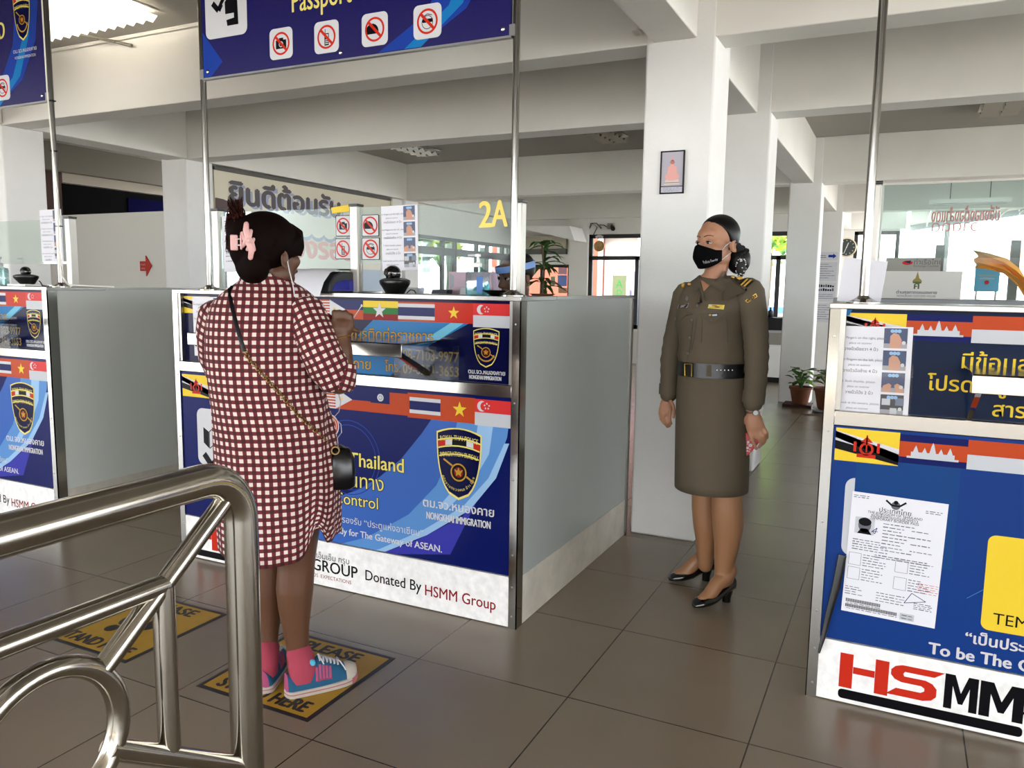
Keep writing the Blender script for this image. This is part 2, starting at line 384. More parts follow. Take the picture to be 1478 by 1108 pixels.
# far wall
b = MB()
b.box(-6.65, -5.52, 13.7, 13.85, 1.76, ZB, PLASTER); b.box(-6.65, -5.52, 13.7, 13.85, 0, .55, PLASTER)
b.box(-5.52, -5.16, 13.62, 13.9, 0, ZB, PLASTER)
b.box(-5.16, -1.26, 13.7, 13.85, 2.3, ZB, PLASTER); b.box(-5.16, -1.26, 13.7, 13.85, 0, .62, PLASTER)
struct('wall_back', b)
window('window_2', 'Y', 13.72, -5.16, -1.26, .62, 2.3, (-4.25, -3.3, -2.35, -1.85), (1.88,), FRAME, .07, mullz=1.9)
window('window_3', 'Y', 13.72, -6.65, -5.52, .55, 1.76, (-6.1,), (), FRAME, .05)
b = MB(); b.box(-1.26, -.93, 17.6, 17.78, 0, ZC, PLASTER); b.box(-.93, -.1, 17.6, 17.78, 2.55, ZC, PLASTER); b.box(-.93, -.1, 17.6, 17.78, 0, .6, PLASTER); struct('wall_back_far', b)
window('window_4', 'Y', 17.68, -.93, -.1, .6, 2.55, (-.5,), (), FRAME, .07)
b = MB(); b.box(-9, 12, -13.2, -13, -.13, 2.2, mat('unseen_wall_grey', '#7d776c', .9)); struct('wall_unseen_added', b)  # unseen wall added behind the camera to darken reflections in the steel
b = MB(); b.box(-1.42, -1.3, 13.97, 17.6, 0, ZC, PLASTER); struct('wall_passage', b)
# ---------------------------------------------------------------- outside
CURT = mat('pale_green_curtain', '#b9c9c0', .8)
for i, (y0, y1) in enumerate(((10.45, 10.75), (10.95, 11.2), (11.7, 12.0), (12.9, 13.25))):
    m = MB(); n = 24; m.rings([[(-7.0+.03*sin(k*1.3), y0+(y1-y0)*k/n, z) for k in range(n+1)] for z in (.9, 2.05)], CURT, cap=False, close=False); o = tag(build('curtain', m, smooth=80), 'pale green gathered curtain, number %s from the mural along the side windows' % ('one', 'two', 'three', 'four')[i], 'curtain', 'curtains of the side windows'); md = o.modifiers.new('t', 'SOLIDIFY'); md.thickness = .01
YARD = mat('pale_concrete', '#c9c7c2', .9, noise=(.6, .08))
b = MB(); b.box(-70, 70, -60, 90, -.4, -.13, YARD); struct('yard_ground', b)
b = MB(); b.box(-13.4, -13.2, -3, 10.2, -.2, 3.2, PLASTER); struct('wall_outer', b)
LEAF = [mat('leaf_yellow_green', '#a9b83c', .6), mat('leaf_green', '#6f9a35', .6), mat('leaf_dark_green', '#3d6a2c', .6)]
BARK = mat('tree_bark', '#5b4a38', .9)
def tree(x, y, h, r, label, group='trees in the yard', seed=1, base=None):
    rd = random.Random(seed); t = thing('tree', label, 'tree', (x, y, -.13), group)
    m = MB(); m.sweep([(x, y, -.13), (x+.1, y, h*.4), (x, y+.1, h*.75)], [.16, .12, .05], BARK, 8); build('trunk', m, t)
    m = MB()
    for k in range(1100):
        a, bb, rr = rd.uniform(0, 2*pi), rd.uniform(-1, 1), r*rd.uniform(.35, 1)**.5
        q = sqrt(1-bb*bb); p = Vector((x+rr*q*cos(a)*(1+.25*sin(3*a)), y+rr*q*sin(a), h*.68+rr*bb*.8))
        d1 = Vector((rd.uniform(-1, 1), rd.uniform(-1, 1), rd.uniform(-.6, .6))).normalized(); d2 = d1.orthogonal().normalized(); s = rd.uniform(.12, .26)
        m.poly([p-d1*s, p-d2*s*.55+d1*.1*s, p+d1*s, p+d2*s*.55], LEAF[rd.choice((0, 0, 1, 1, 2))])
    build('crown', m, t, smooth=0)
tree(-3.4, 22.5, 5.2, 1.9, 'yellow-green tree outside the far window behind the uniformed woman', seed=3)
tree(-9.5, 14.0, 4.4, 1.6, 'leafy tree outside the curtained windows behind the hand sanitizer', seed=5)
tree(1.5, 60, 3.0, 1.6, 'small round tree far behind the canopy beyond the glass', seed=9)
tree(9.5, 62, 2.8, 1.8, 'broad low tree far behind the orange cloth', seed=11)
# pink building outside the far window
PINKW = mat('pink_render', '#8a4436', .9, noise=(3, .1)); 
t = thing('building', 'pink rendered building with a pale doorway outside the far window', 'building', (-7, 17.6, -.13))
m = MB(); m.box(-9.2, -6.35, 17.6, 18.2, -.13, 4.2, PINKW); m.box(-5.35, -4.5, 17.6, 18.2, -.13, 4.2, PINKW); m.box(-6.35, -5.35, 17.6, 18.2, 2.55, 4.2, PINKW); build('wall', m, t)
m = MB(); m.box(-6.35, -5.35, 17.9, 18.0, -.13, 2.55, WHITE); build('doorway', m, t)
m = MB(); m.box(-6.37, -6.28, 17.5, 17.6, -.13, 2.5, WHITE); m.box(-5.42, -5.33, 17.5, 17.6, -.13, 2.5, WHITE); build('door_frame', m, t)
t = tag(build('notice_board', MB().box(-5.62, -5.32, 16.4, 16.43, 1.15, 1.62, mat('olive_board', '#50553c', .6)), smooth=0), 'small olive notice board in front of the pink building', 'sign')
m = MB(); pr = Print(m, (-5.62, 16.4, 1.15), (1, 0, 0), (0, 0, 1)); pr.text('A', .07, .2, GREEN, w=.16, L=2); pr.ring(.15, .1, .04, .06, GREEN, 2); build('lettering', m, t, smooth=0); build('post', MB().box(-5.5, -5.45, 16.43, 16.47, -.13, 1.2, PGREY), t)
m = MB().box(-5.3, -4.95, 16.6, 16.63, -.13, 1.7, mat('lilac_banner', '#8f83ac', .7)); tag(build('banner', m), 'pale lilac banner beside the olive notice board', 'banner')
# blue hoarding and grey shed seen between the columns
m = MB(); m.box(-3.9, -1.9, 17.4, 17.5, -.13, 1.0, mat('blue_hoarding', '#3f6fc0', .6)); m.box(-3.9, -1.9, 17.38, 17.4, .8, .86, PGREY); tag(build('hoarding', m), 'low blue hoarding outside the window behind the uniformed woman', 'hoarding')
m = MB(); m.box(-3.7, -3.0, 18.6, 18.7, -.13, 1.75, mat('pale_blue_board', '#9dc0e6', .6)); tag(build('banner', m), 'tall pale blue banner behind the blue hoarding', 'banner')
# canopy over the road, posts
CAN = mat('canopy_sheet', '#6b675f', .6); 
t = thing('road_canopy', 'long grey sheet-roofed road canopy beyond the customs booth', 'canopy', (4, 18, -.13))
m = MB(); zc = lambda x: 2.84+(x+.26)*.14
for i in range(36):
    x0 = .07+i*.36; m.prism([(x0, 15.2, zc(x0)), (x0+.34, 15.2, zc(x0+.34)), (x0+.34, 21, zc(x0+.34)), (x0, 21, zc(x0))], (0, 0, .04), CAN)
    m.prism([(x0+.34, 15.2, zc(x0)-.03), (x0+.36, 15.2, zc(x0)-.03), (x0+.36, 21, zc(x0)-.03), (x0+.34, 21, zc(x0)-.03)], (0, 0, .03), CAN)
build('roof_sheet', m, t, smooth=0, fix=True)
m = MB(); m.prism([(.07, 20.95, zc(.07)-.12), (13.2, 20.95, zc(13.2)-.12), (13.2, 20.95, zc(13.2)+.04), (.07, 20.95, zc(.07)+.04)], (0, .05, 0), PGREY); build('fascia', m, t, smooth=0, fix=True)
for X in (.84, 5, 11): build('post', MB().box(X-.05, X+.05, 20.6, 20.7, -.13, zc(X)-.03, mat('post_grey', '#8f9090', .6)), t)
for i in range(5): build('truss', MB().sweep([(.5+i*2, 18, zc(.5+i*2)), (1.4+i*2, 18, zc(.5+i*2)-.02), (2.4+i*2, 18, zc(2.4+i*2))], .03, PGREY, 6), t)
m = MB(); m.box(1.35, 5.5, 23, 23.1, 1.95, 2.55, PGREY); m.box(2.2, 2.75, 22.97, 23, 2.0, 2.5, mat('faded_red', '#c98d80', .6)); tag(build('road_sign', m), 'long pale sign board hung under the road canopy', 'sign')
t = thing('gantry', 'pale gantry beam on posts across the road far outside', 'gantry', (4, 34, -.13)); build('beam_bar', MB().box(-.6, 9, 34, 34.1, 2.0, 2.25, PGREY), t)
for x in (-.5, 8.8): build('post', MB().box(x, x+.1, 34, 34.1, -.13, 2.0, PGREY), t)
# ---------------------------------------------------------------- light
w = bpy.data.worlds.new('sky'); SC.world = w; w.use_nodes = True
bg = w.node_tree.nodes['Background']; bg.inputs[0].default_value = (.92, .96, 1, 1); bg.inputs[1].default_value = 2.6
sun = bpy.data.objects.new('sun', bpy.data.lights.new('sun', 'SUN')); COL.objects.link(sun)
sun.data.energy = 8; sun.data.angle = radians(1); sun.data.color = (1, .95, .87); sun.rotation_euler = (radians(28), radians(-12), 0)
SC.view_settings.view_transform = 'Standard'; SC.view_settings.look = 'None'; SC.view_settings.exposure = 1.95; SC.view_settings.gamma = 1; SC.view_settings.use_curve_mapping = False
SC.cycles.use_denoising = True; SC.cycles.max_bounces = 10; SC.cycles.diffuse_bounces = 5; SC.cycles.transparent_max_bounces = 24; SC.cycles.sample_clamp_indirect = 8
# ================================================================= inspection counters
YF, YBK, ZT = 2.686, 4.07, 1.305
M0, M1 = -3.115, -1.276          # middle counter
DXL = -4.045 - M1                # left-hand counter is the same print shifted
class Px:
    """reads a point of the counter front (plane y = YF) from where it stands in the photograph"""
    def __init__(s, X0, dx=0., yf=YF): s.X0 = X0; s.dx = dx; s.yf = yf
    def __call__(s, x, y): p = onY(x, y, s.yf); return (p.x-s.X0+s.dx, p.z)
def shield(pr, u, v, w, h, small=False):
    """police shield: centre top (u,v), width w, height h"""
    def out(k, L, m):
        q = []
        for i in range(9): t = -1+i/4; q.append((u+t*w/2*k, v+.075*h*(1-t*t)-.045*h-h*(1-k)*.35))
        for i in range(1, 12):
            t = i/12; q.append((u+w/2*k*sqrt(max(0, 1-t**2.6)), v-.045*h-(h*.955*t)*k-h*(1-k)*.35))
        q.append((u, v-h*k*1.0-h*(1-k)*.35))
        for i in range(11, 0, -1):
            t = i/12; q.append((u-w/2*k*sqrt(max(0, 1-t**2.6)), v-.045*h-(h*.955*t)*k-h*(1-k)*.35))
        pr.poly(q[::-1], m, L)
    out(1.0, 6, PYEL); out(.945, 7, NAVYD)
    def band(z0, z1, x0, x1, m, L):
        n = 6; a = [(x0+(x1-x0)*i/n) for i in range(n+1)]
        f = lambda x: .06*h*(1-(x*2)**2)
        pr.poly([(u+x*w, v-z1*h+f(x)) for x in a]+[(u+x*w, v-z0*h+f(x)) for x in a[::-1]], m, L)
    band(.165, .185, -.47, .47, PYEL, 8); band(.275, .295, -.46, .46, PYEL, 8)
    band(.19, .272, -.46, -.3, RED, 8); band(.19, .272, -.3, -.15, PWHITE, 8); band(.19, .272, -.15, .17, PBLACK, 8); band(.19, .272, .17, .32, PWHITE, 8); band(.19, .272, .32, .46, RED, 8)
    band(.395, .413, -.44, .44, PYEL, 8)
    pr.text('ROYAL THAI POLICE', u-w*.41, v-.145*h, PYEL, w=w*.82, h=.1*h, L=9, arc=w*2.1)
    pr.text('IMMIGRATION BUREAU', u-w*.41, v-.375*h, PYEL, w=w*.82, h=.095*h, L=9, arc=w*2.1)
    pr.line([(u-w*.34, v-.43*h), (u+w*.34, v-.72*h)], w*.035, GOLD, 9)
    c = (u, v-.6*h); pr.disc(*c, w*.185, PBLACK, 10); pr.ring(*c, w*.15, w*.178, GOLD, 11); pr.disc(*c, w*.1, DRED, 11)
    pr.poly([(c[0]+a*w, c[1]+bb*w) for a, bb in ((0, .1), (.03, .03), (.1, .06), (.05, -.02), (.06, -.08), (0, -.04), (-.06, -.08), (-.05, -.02), (-.1, .06), (-.03, .03))], GOLD, 12)
    if not small:
        s = ['สำ', 'นั', 'ก', 'ง', 'า', 'น', 'ต', 'ร', 'ว', 'จ', 'ค', 'น', 'เ', 'ข้', 'า', 'เ', 'มื', 'อ', 'ง']
        for i, g in enumerate(s):
            t = i/(len(s)-1); a = radians(200+140*t); uu = u+w*.39*cos(a)*(1.0); vv = c[1]+.03*h+h*.3*sin(a)
            pr.text(g, uu-w*.02, vv, PYEL, h=.055*h, L=9, rot=a+pi/2)
    else: pr.line([(u+w*.33*cos(radians(200+140*i/8)), v-.58*h+h*.25*sin(radians(200+140*i/8))) for i in range(9)], w*.05, GOLD, 9)
def flag(pr, kind, u0, u1, v0, v1, L=3):
    W, H = u1-u0, v1-v0; R = lambda a, b_, c, d, m, l=L: pr.rect(u0+W*a, u0+W*b_, v0+H*c, v0+H*d, m, l)
    if kind == 'brunei':
        R(0, 1, 0, 1, YEL); P_ = lambda q, m, l: pr.poly([(u0+W*a, v0+H*c) for a, c in q], m, l)
        P_([(0, .9), (1, .35), (1, .1), (0, .7)][::1], PWHITE, L+1); P_([(0, .92), (0, .62), (1, .22), (1, .5)], PWHITE, L+1); P_([(0, .62), (0, .36), (1, 0.02), (1, .24)], PBLACK, L+1)
        cx, cy = u0+W*.5, v0+H*.42; k = H
        pr.ring(cx, cy, k*.13, k*.2, RED, L+2, 16); pr.rect(cx-k*.02, cx+k*.02, cy-.1*k, cy+.42*k, RED, L+2); pr.poly([(cx-.17*k, cy+.2*k), (cx+.17*k, cy+.2*k), (cx, cy+.38*k)], RED, L+2)
        pr.rect(cx-.36*k, cx-.28*k, cy-.1*k, cy+.2*k, RED, L+2); pr.rect(cx+.28*k, cx+.36*k, cy-.1*k, cy+.2*k, RED, L+2); pr.rect(cx-.26*k, cx+.26*k, cy-.27*k, cy-.16*k, RED, L+2)
    elif kind == 'cambodia':
        R(0, 1, 0, 1, NAVY); R(0, 1, .22, .76, BRED, L+1)
        for a, hh in ((.25, .5), (.38, .42), (.5, .68), (.62, .42), (.75, .5)):
            pr.poly([(u0+W*(a-.06), v0+H*.3), (u0+W*(a+.06), v0+H*.3), (u0+W*(a+.02), v0+H*(.2+hh*.7)), (u0+W*a, v0+H*(.28+hh*.75)), (u0+W*(a-.02), v0+H*(.2+hh*.7))], PGREY, L+2)
        R(.18, .82, .24, .42, PGREY, L+2.5); R(.12, .88, .2, .27, PGREY, L+3)
    elif kind == 'indonesia': R(0, 1, .5, 1, BRED); R(0, 1, 0, .5, PGREY)
    elif kind == 'laos': R(0, 1, 0, 1, BRED); R(0, 1, .27, .73, NAVY, L+1); pr.disc(u0+W*.5, v0+H*.5, H*.17, PWHITE, L+2)
    elif kind == 'malaysia':
        for i in range(7): R(0, 1, i/7, (i+.5)/7, PWHITE, L+1)
        R(0, 1, 0, 1, BRED); R(0, .5, .43, 1, NAVY, L+2); pr.disc(u0+W*.22, v0+H*.72, H*.18, YEL, L+3)
    elif kind == 'philippines':
        R(0, 1, .5, 1, NAVY); R(0, 1, 0, .5, BRED); pr.poly([(u0, v0), (u0+W*.48, v0+H*.5), (u0, v1)], PWHITE, L+1); pr.star(u0+W*.15, v0+H*.5, H*.13, YEL, L+2)
    elif kind == 'burma_old': R(0, 1, 0, 1, BRED); R(0, .52, .45, 1, NAVY, L+1); pr.ring(u0+W*.27, v0+H*.72, H*.1, H*.18, PWHITE, L+2, 14); pr.disc(u0+W*.27, v0+H*.72, H*.08, PWHITE, L+2)
    elif kind == 'myanmar': R(0, 1, .66, 1, YEL); R(0, 1, .33, .66, GREEN); R(0, 1, 0, .33, DRED); pr.star(u0+W*.47, v0+H*.5, H*.42, PWHITE, L+1)
    elif kind == 'thailand': R(0, 1, 0, 1, BRED); R(0, 1, .1, .9, PWHITE, L+1); R(0, 1, .28, .72, NAVY, L+2)
    elif kind == 'vietnam': R(0, 1, 0, 1, RED); pr.star(u0+W*.5, v0+H*.5, H*.33, YEL, L+1)
    elif kind == 'singapore':
        R(0, 1, .5, 1, SGRED); R(0, 1, 0, .5, PGREY); pr.disc(u0+W*.2, v0+H*.74, H*.2, PWHITE, L+1); pr.disc(u0+W*.27, v0+H*.74, H*.17, SGRED, L+2)
        for i in range(5): pr.star(u0+W*.34+H*.1*sin(2*pi*i/5), v0+H*.75+H*.1*cos(2*pi*i/5), H*.05, PWHITE, L+3)
FLAGS = ['brunei', 'cambodia', 'indonesia', 'laos', 'malaysia', 'philippines', 'burma_old', 'thailand', 'vietnam', 'singapore']
def swoosh(pr, Q):
    """two-tone sweep of the printed background"""
    a = [Q(*p) for p in ((624, 603), (609, 625), (579, 662), (548, 688), (516, 707), (480, 719), (440, 731), (440, 782), (500, 792), (548, 797), (613, 768), (674, 733), (711, 690), (732, 631), (734, 616))]
    pr.poly(a, MBLUE, 1)
    a = [Q(*p) for p in ((660, 608), (652, 650), (630, 700), (590, 742), (530, 775), (470, 790), (500, 795), (548, 797), (613, 768), (674, 733), (711, 690), (732, 631), (734, 616))]
    pr.poly(a, LBLUE, 1.4)
    a = [Q(*p) for p in ((728, 640), (705, 690), (668, 731), (612, 764), (548, 792), (530, 797), (548, 799), (616, 772), (678, 736), (716, 690), (735, 640))]
    pr.poly(a, SKYB, 1.8)
    a = [Q(*p) for p in ((690, 610), (684, 655), (660, 700), (634, 730), (645, 735), (680, 700), (706, 655), (712, 613))]
    pr.poly(a, SKYB, 1.6)
    pr.poly([Q(*p) for p in ((548, 799), (600, 780), (668, 745), (700, 700), (650, 800))], VIOL, 1.2)
def front_panels(root, X0, variant):
    """lower and upper printed panels and kickboard on the counter front; X0 = left end of the counter"""
    X1 = X0+(M1-M0); W = M1-M0
    dx = {'mid': 0, 'left': 0, 'right': 0}[variant]
    Q = Px(X0) if variant == 'right' else Px(M0)
    # ---- lower panel
    m = MB(); m.box(X0+.035, X1-.035, YF, YF+.03, .212, .917, NAVY if variant != 'right' else mat('print_deep_blue', '#173a80', .18))
    pr = Print(m, (X0, YF, 0), (1, 0, 0), (0, 0, 1), clip=(.036, W-.036, .213, .916))
    if variant != 'right': swoosh(pr, Q)
    u0, u1 = .042, W-.038; fw = (u1-u0)/10
    # flags keep their places from the right end (Thailand, Vietnam, Singapore) of the strip
    for i, k in enumerate(FLAGS):
        v0, v1 = .81, .9
        if variant == 'right': v0, v1 = .818, .907
        f7 = (u1-u0-.157*3)/7; a, b_ = (u0+f7*i, u0+f7*(i+1)) if i < 7 else (u1-.157*(10-i), u1-.157*(9-i))
        if k == 'thailand':
            pr.rect(a, b_, v0-.006, v1+.006, BRED, 2); flag(pr, k, a+.01, b_, v0+.005, v1-.003)
        elif k == 'brunei': flag(pr, k, a, b_, v0-.012, v1+.004, 3.5)
        elif k == 'singapore': flag(pr, k, a, b_, v0-.01, v1+.004, 3.2)
        elif k == 'vietnam': pr.rect(a, b_, v0-.006, v1+.006, BRED, 2); pr.star(a+fw*.5, (v0+v1)/2, .033, YEL, 3.5)
        else: flag(pr, k, a, b_, v0, v1)
    if variant != 'right':
        # icon card, welcome lines, emblem, shield and slogan
        a = Q(284, 588); c = Q(284, 668); pr.rect(a[0], a[0]+.34, c[1], a[1], PWHITE, 3, r=.035)
        x = a[0]+.03; z = a[1]-.09
        pr.poly([(x+.01, z), (x+.045, z-.02), (x+.045, z-.1), (x+.01, z-.075)], PBLACK, 4); pr.line([(x+.048, z-.02), (x+.048, z-.1), (x+.075, z-.08), (x+.075, z-.0), (x+.048, z-.02)], .004, PBLACK, 4)
        pr.line([(x+.01, z-.13), (x+.06, z-.185), (x+.1, z-.14), (x+.16, z-.06)], .032, PBLACK, 4)
        pr.disc(x+.2, z-.0, .045, PBLACK, 4); pr.poly([(x+.13, z-.06), (x+.27, z-.06), (x+.27, z-.3), (x+.19, z-.3), (x+.19, z-.12), (x+.13, z-.1)], PBLACK, 4)
        def ln(t, pa, pb, m_, h=None, bold=0, outline=True, start=None):
            A, B_ = Q(*pa), Q(*pb); w = B_[0]-A[0]
            pr.text(t, A[0], A[1], m_, w=w, h=h, L=5, bold=bold, outline=(PBLACK, .0035) if outline else None)
        A, B_ = Q(504, 672), Q(583, 682); wT = B_[0]-A[0]
        pr.text('Thailand', A[0], B_[1], PYEL, w=wT, L=5, bold=.001, outline=(PBLACK, .003)); pr.text('Welcome to', A[0]-.02, B_[1], PYEL, h=wT/3.55, L=5, al='RIGHT', bold=.001, outline=(PBLACK, .003))
        A, B_ = Q(506, 702), Q(554, 709); pr.text('หนังสือเดินทาง', B_[0], B_[1], PYEL, h=(B_[0]-A[0])/2.0, L=5, al='RIGHT', outline=(PBLACK, .003))
        A, B_ = Q(479, 730), Q(546, 735); pr.text('Passport Control', B_[0], B_[1], PYEL, h=(B_[0]-A[0])/3.35, L=5, al='RIGHT', outline=(PBLACK, .003))
        A, B_ = Q(483, 763), Q(611, 774); pr.text('พร้อมรองรับ “ประตูแห่งอาเซียน”', A[0]-.05, B_[1], PWHITE, w=B_[0]-A[0]+.05, L=5)
        A, B_ = Q(484, 782), Q(638, 797); w_ = B_[0]-A[0]; pr.text('Ready for The Gateway of ASEAN.', A[0]-w_*.06, B_[1], PWHITE, w=w_*1.06, L=5, bold=.0008)
        c = Q(476, 614); pr.disc(c[0], c[1], .055, NAVY, 3); pr.disc(c[0], c[1], .051, PWHITE, 3.3); pr.disc(c[0], c[1], .046, BRED, 3.6); pr.ring(c[0], c[1], .036, .039, PWHITE, 4)
        pr.poly([(c[0]-.022, c[1]-.03), (c[0]-.01, c[1]), (c[0]-.026, c[1]+.03), (c[0]+.026, c[1]+.03), (c[0]+.01, c[1]), (c[0]+.022, c[1]-.03)], YEL, 4)
        for r_ in (.14, .16): pr.ring(c[0]+.1, c[1]-.13, r_, r_+.004, BLUE, 1.9, 40)
        A, B_ = Q(630.6, 640), Q(695.6, 640); C_, D_ = Q(662, 620.5), Q(662, 721.5)
        shield(pr, (A[0]+B_[0])/2, C_[1], B_[0]-A[0], C_[1]-D_[1])
        A, B_ = Q(611, 736), Q(713, 746); pr.text('ตม.จว.หนองคาย', A[0], B_[1], PWHITE, w=B_[0]-A[0], L=5, bold=.001)
        A, B_ = Q(616, 753), Q(708, 763); pr.text('NONGKHAI IMMIGRATION', A[0], B_[1], PWHITE, w=B_[0]-A[0], h=.042, L=5, bold=.0012)
    else:
        # white icon card behind the pass, yellow notice, slogan
        A, B_ = Q(1221, 688), Q(1216, 800); pr.rect(A[0], A[0]+.26, B_[1], A[1], PGREY, 2, r=.03)
        A = Q(1231, 655); B_ = Q(1235, 708); pr.rect(A[0]+.012, A[0]+.3, .5, A[1]+.02, mat('print_patch_blue', '#17427f', .2), 2.6)
        A = Q(1427, 771); B_ = Q(1415, 907); pr.rect(A[0], A[0]+.7, B_[1], A[1], YEL, 3, r=.022)
        A = Q(1432, 905); pr.text('TEMPORARY BORDER PASS', A[0], A[1]+.012, PBLACK, h=.05, L=4)
        A = Q(1393, 926); pr.text('“เป็นประตูสู่อาเซียน”', A[0], A[1], PWHITE, h=.046, L=4, bold=.0012)
        A = Q(1340, 942); pr.text('To be The Gateway of ASEAN.', A[0], A[1], PWHITE, h=.052, L=4, bold=.0016)
        pr.line([(A[0]+.09, .42), (A[0]+.22, .53)], .0012, LBLUE, 2.8)
        shield(pr, W-.2, .78, .16, .26)
    build('lower_panel', m, root, smooth=0)
    # ---- kickboard
    m = MB(); m.box(X0+.03, X1-.03, YF-.004, YF+.03, .004, .208, KICK)
    pr = Print(m, (X0, YF-.004, 0), (1, 0, 0), (0, 0, 1), clip=(.032, W-.032, .006, .207))
    # company logo: red H S, black M M, bar (measured on the right-hand counter, same place on each)
    R0 = Px(-.2)
    def R(x, y): u, v = R0(x, y); return (u, v)
    h_ = lambda u: .1+(u-.052)*1.88; s_ = lambda u: .251+(u-.138)*1.4
    pr.rect(h_(.052), h_(.073), .055, .172, RED, 2); pr.rect(h_(.108), h_(.129), .057, .172, RED, 2); pr.rect(h_(.0735), h_(.1075), .108, .131, RED, 2)
    pr.poly([(s_(u), v) for u, v in ((.245, .17), (.16, .17), (.146, .163), (.138, .15), (.138, .133), (.146, .12), (.16, .113), (.2, .113), (.207, .107), (.207, .098), (.2, .091), (.15, .091), (.13, .066), (.205, .066), (.222, .073), (.231, .087), (.231, .112), (.222, .127), (.208, .134), (.165, .134), (.163, .142), (.166, .149), (.225, .149))], RED, 2)
    for x, k_ in ((.402, 1.0), (.497, 1.28)):
        pr.poly([(x+k_*u, v) for u, v in ((0, .172), (.027, .172), (.045, .115), (.063, .172), (.09, .172), (.09, .06), (.068, .06), (.068, .135), (.051, .08), (.039, .08), (.022, .135), (.022, .06), (0, .06))], PBLACK, 2)
    pr.rect(.1, .614, .017, .049, PBLACK, 2, r=.012)
    Qm = Px(M0); dz = 0
    A, B_ = Qm(469, 824), Qm(517, 834.5); pr.text('HSMM GROUP', B_[0], B_[1], PBLACK, h=.075, L=2, al='RIGHT', bold=.0012)
    A, B_ = Qm(458, 805), Qm(505, 814); pr.text('เอ็ชเอ็ชเอ็มเอ็ม กรุบ', B_[0], B_[1], PBLACK, h=.038, L=2, al='RIGHT')
    A, B_ = Qm(463, 835), Qm(508, 844); pr.text('EXCEEDS  EXPECTATIONS', B_[0], B_[1]+.004, DRED, h=.024, L=2, al='RIGHT')
    A, B_ = Qm(528.5, 836), Qm(609, 856); pr.text('Donated By', A[0], A[1], PBLACK, w=B_[0]-A[0], h=.066, L=2, bold=.0006)
    A, B_ = Qm(614.5, 858), Qm(716, 880); pr.text('HSMM Group', A[0], A[1], DRED, w=B_[0]-A[0], h=.066, L=2, bold=.0006)
    build('kickboard', m, root, smooth=0)
    # ---- upper panel (set back a little)
    m = MB(); YU = YF+.02; m.box(X0+.035, X1-.03, YU, YU+.02, .967, 1.288, NAVYD if variant != 'right' else mat('print_ink_blue', '#13223f', .18))
    pr = Print(m, (X0, YU, 0), (1, 0, 0), (0, 0, 1), clip=(.04, W-.035, .968, 1.286))
    Q2 = Px(X0, yf=YU) if variant == 'right' else Px(M0, yf=YU)
    u0, u1 = .045, W-.042; fw = (u1-u0)/10
    for i, k in enumerate(FLAGS):
        if k == 'burma_old': k = 'myanmar'
        v0, v1 = 1.195, 1.275
        flag(pr, k, u0+fw*i, u0+fw*(i+1), v0-(.012 if k == 'singapore' else 0), v1)
    if variant != 'right':
        pr.poly([Q2(*p) for p in ((542, 458), (682, 464), (625, 495), (555, 540), (500, 545), (500, 500))], TEALB, 1)
        pr.poly([Q2(*p) for p in ((655, 463), (672, 465), (628, 494), (600, 498))], CYANB, 1.4)
        pr.poly([Q2(*p) for p in ((500, 510), (560, 514), (590, 520), (560, 545), (528, 548), (500, 548))], TEALB, 1.6)
        def ln2(t, pa, pb, al='R'):
            A, B_ = Q2(*pa), Q2(*pb); k = {}
            pr.text(t, B_[0], B_[1], GOLD, h=.06, L=3, al='RIGHT', outline=(PBLACK, .0022), bold=.0008)
        ln2('สอบถามข้อมูลในการติดต่อราชการ', (529, 490), (625.5, 493.5))
        ln2('ตม.จว.หนองคาย', (0, 0), (551, 512.5)); ln2('ผกก.ตม.จว.หนองคาย', (0, 0), (535, 533))
        for t, pa, pb in (('โทร.', (557, 515), (579, 515.5)), ('08-7103-9977', (582, 520), (662, 523)), ('โทร.', (556, 536), (578, 537)), ('09-6251-3653', (582, 541), (662, 544))):
            A, B_ = Q2(*pa), Q2(*pb); pr.text(t, A[0], B_[1], GOLD, w=B_[0]-A[0], h=.058, L=3, outline=(PBLACK, .0022), bold=.0006)
        A, B_ = Q2(683.5, 490), Q2(721, 490); C_, D_ = Q2(702, 475), Q2(702, 530.5)
        shield(pr, (A[0]+B_[0])/2, C_[1], B_[0]-A[0], C_[1]-D_[1], True)
        A, B_ = Q2(676, 538), Q2(729, 542); pr.text('ตม.จว.หนองคาย', A[0], B_[1], PWHITE, w=B_[0]-A[0], L=3, bold=.0008)
        A, B_ = Q2(677.5, 547), Q2(723.5, 549.5); pr.text('NONGKHAI IMMIGRATION', A[0], B_[1], PWHITE, w=B_[0]-A[0], h=.022, L=3, bold=.0008)
    else:
        pr.poly([Q2(*p) for p in ((1216, 446), (1231, 445), (1226, 455), (1216, 456))], TEALB, 8)
        for t, p, h in (('มีข้อมูลแจ้งหรือร้องเรียน', (1388, 531), .062), ('โปรดแจ้ง', (1338, 562), .062), ('ผู้กำกับการ ตม.จว.หนองคาย', (1435, 566), .062), ('สารวัตร ตม.จว.หนองคาย', (1432, 600), .06)):
            A = Q2(*p); pr.text(t, A[0], A[1], YEL, h=h, L=3, bold=.0008)
    build('upper_panel', m, root, smooth=0)
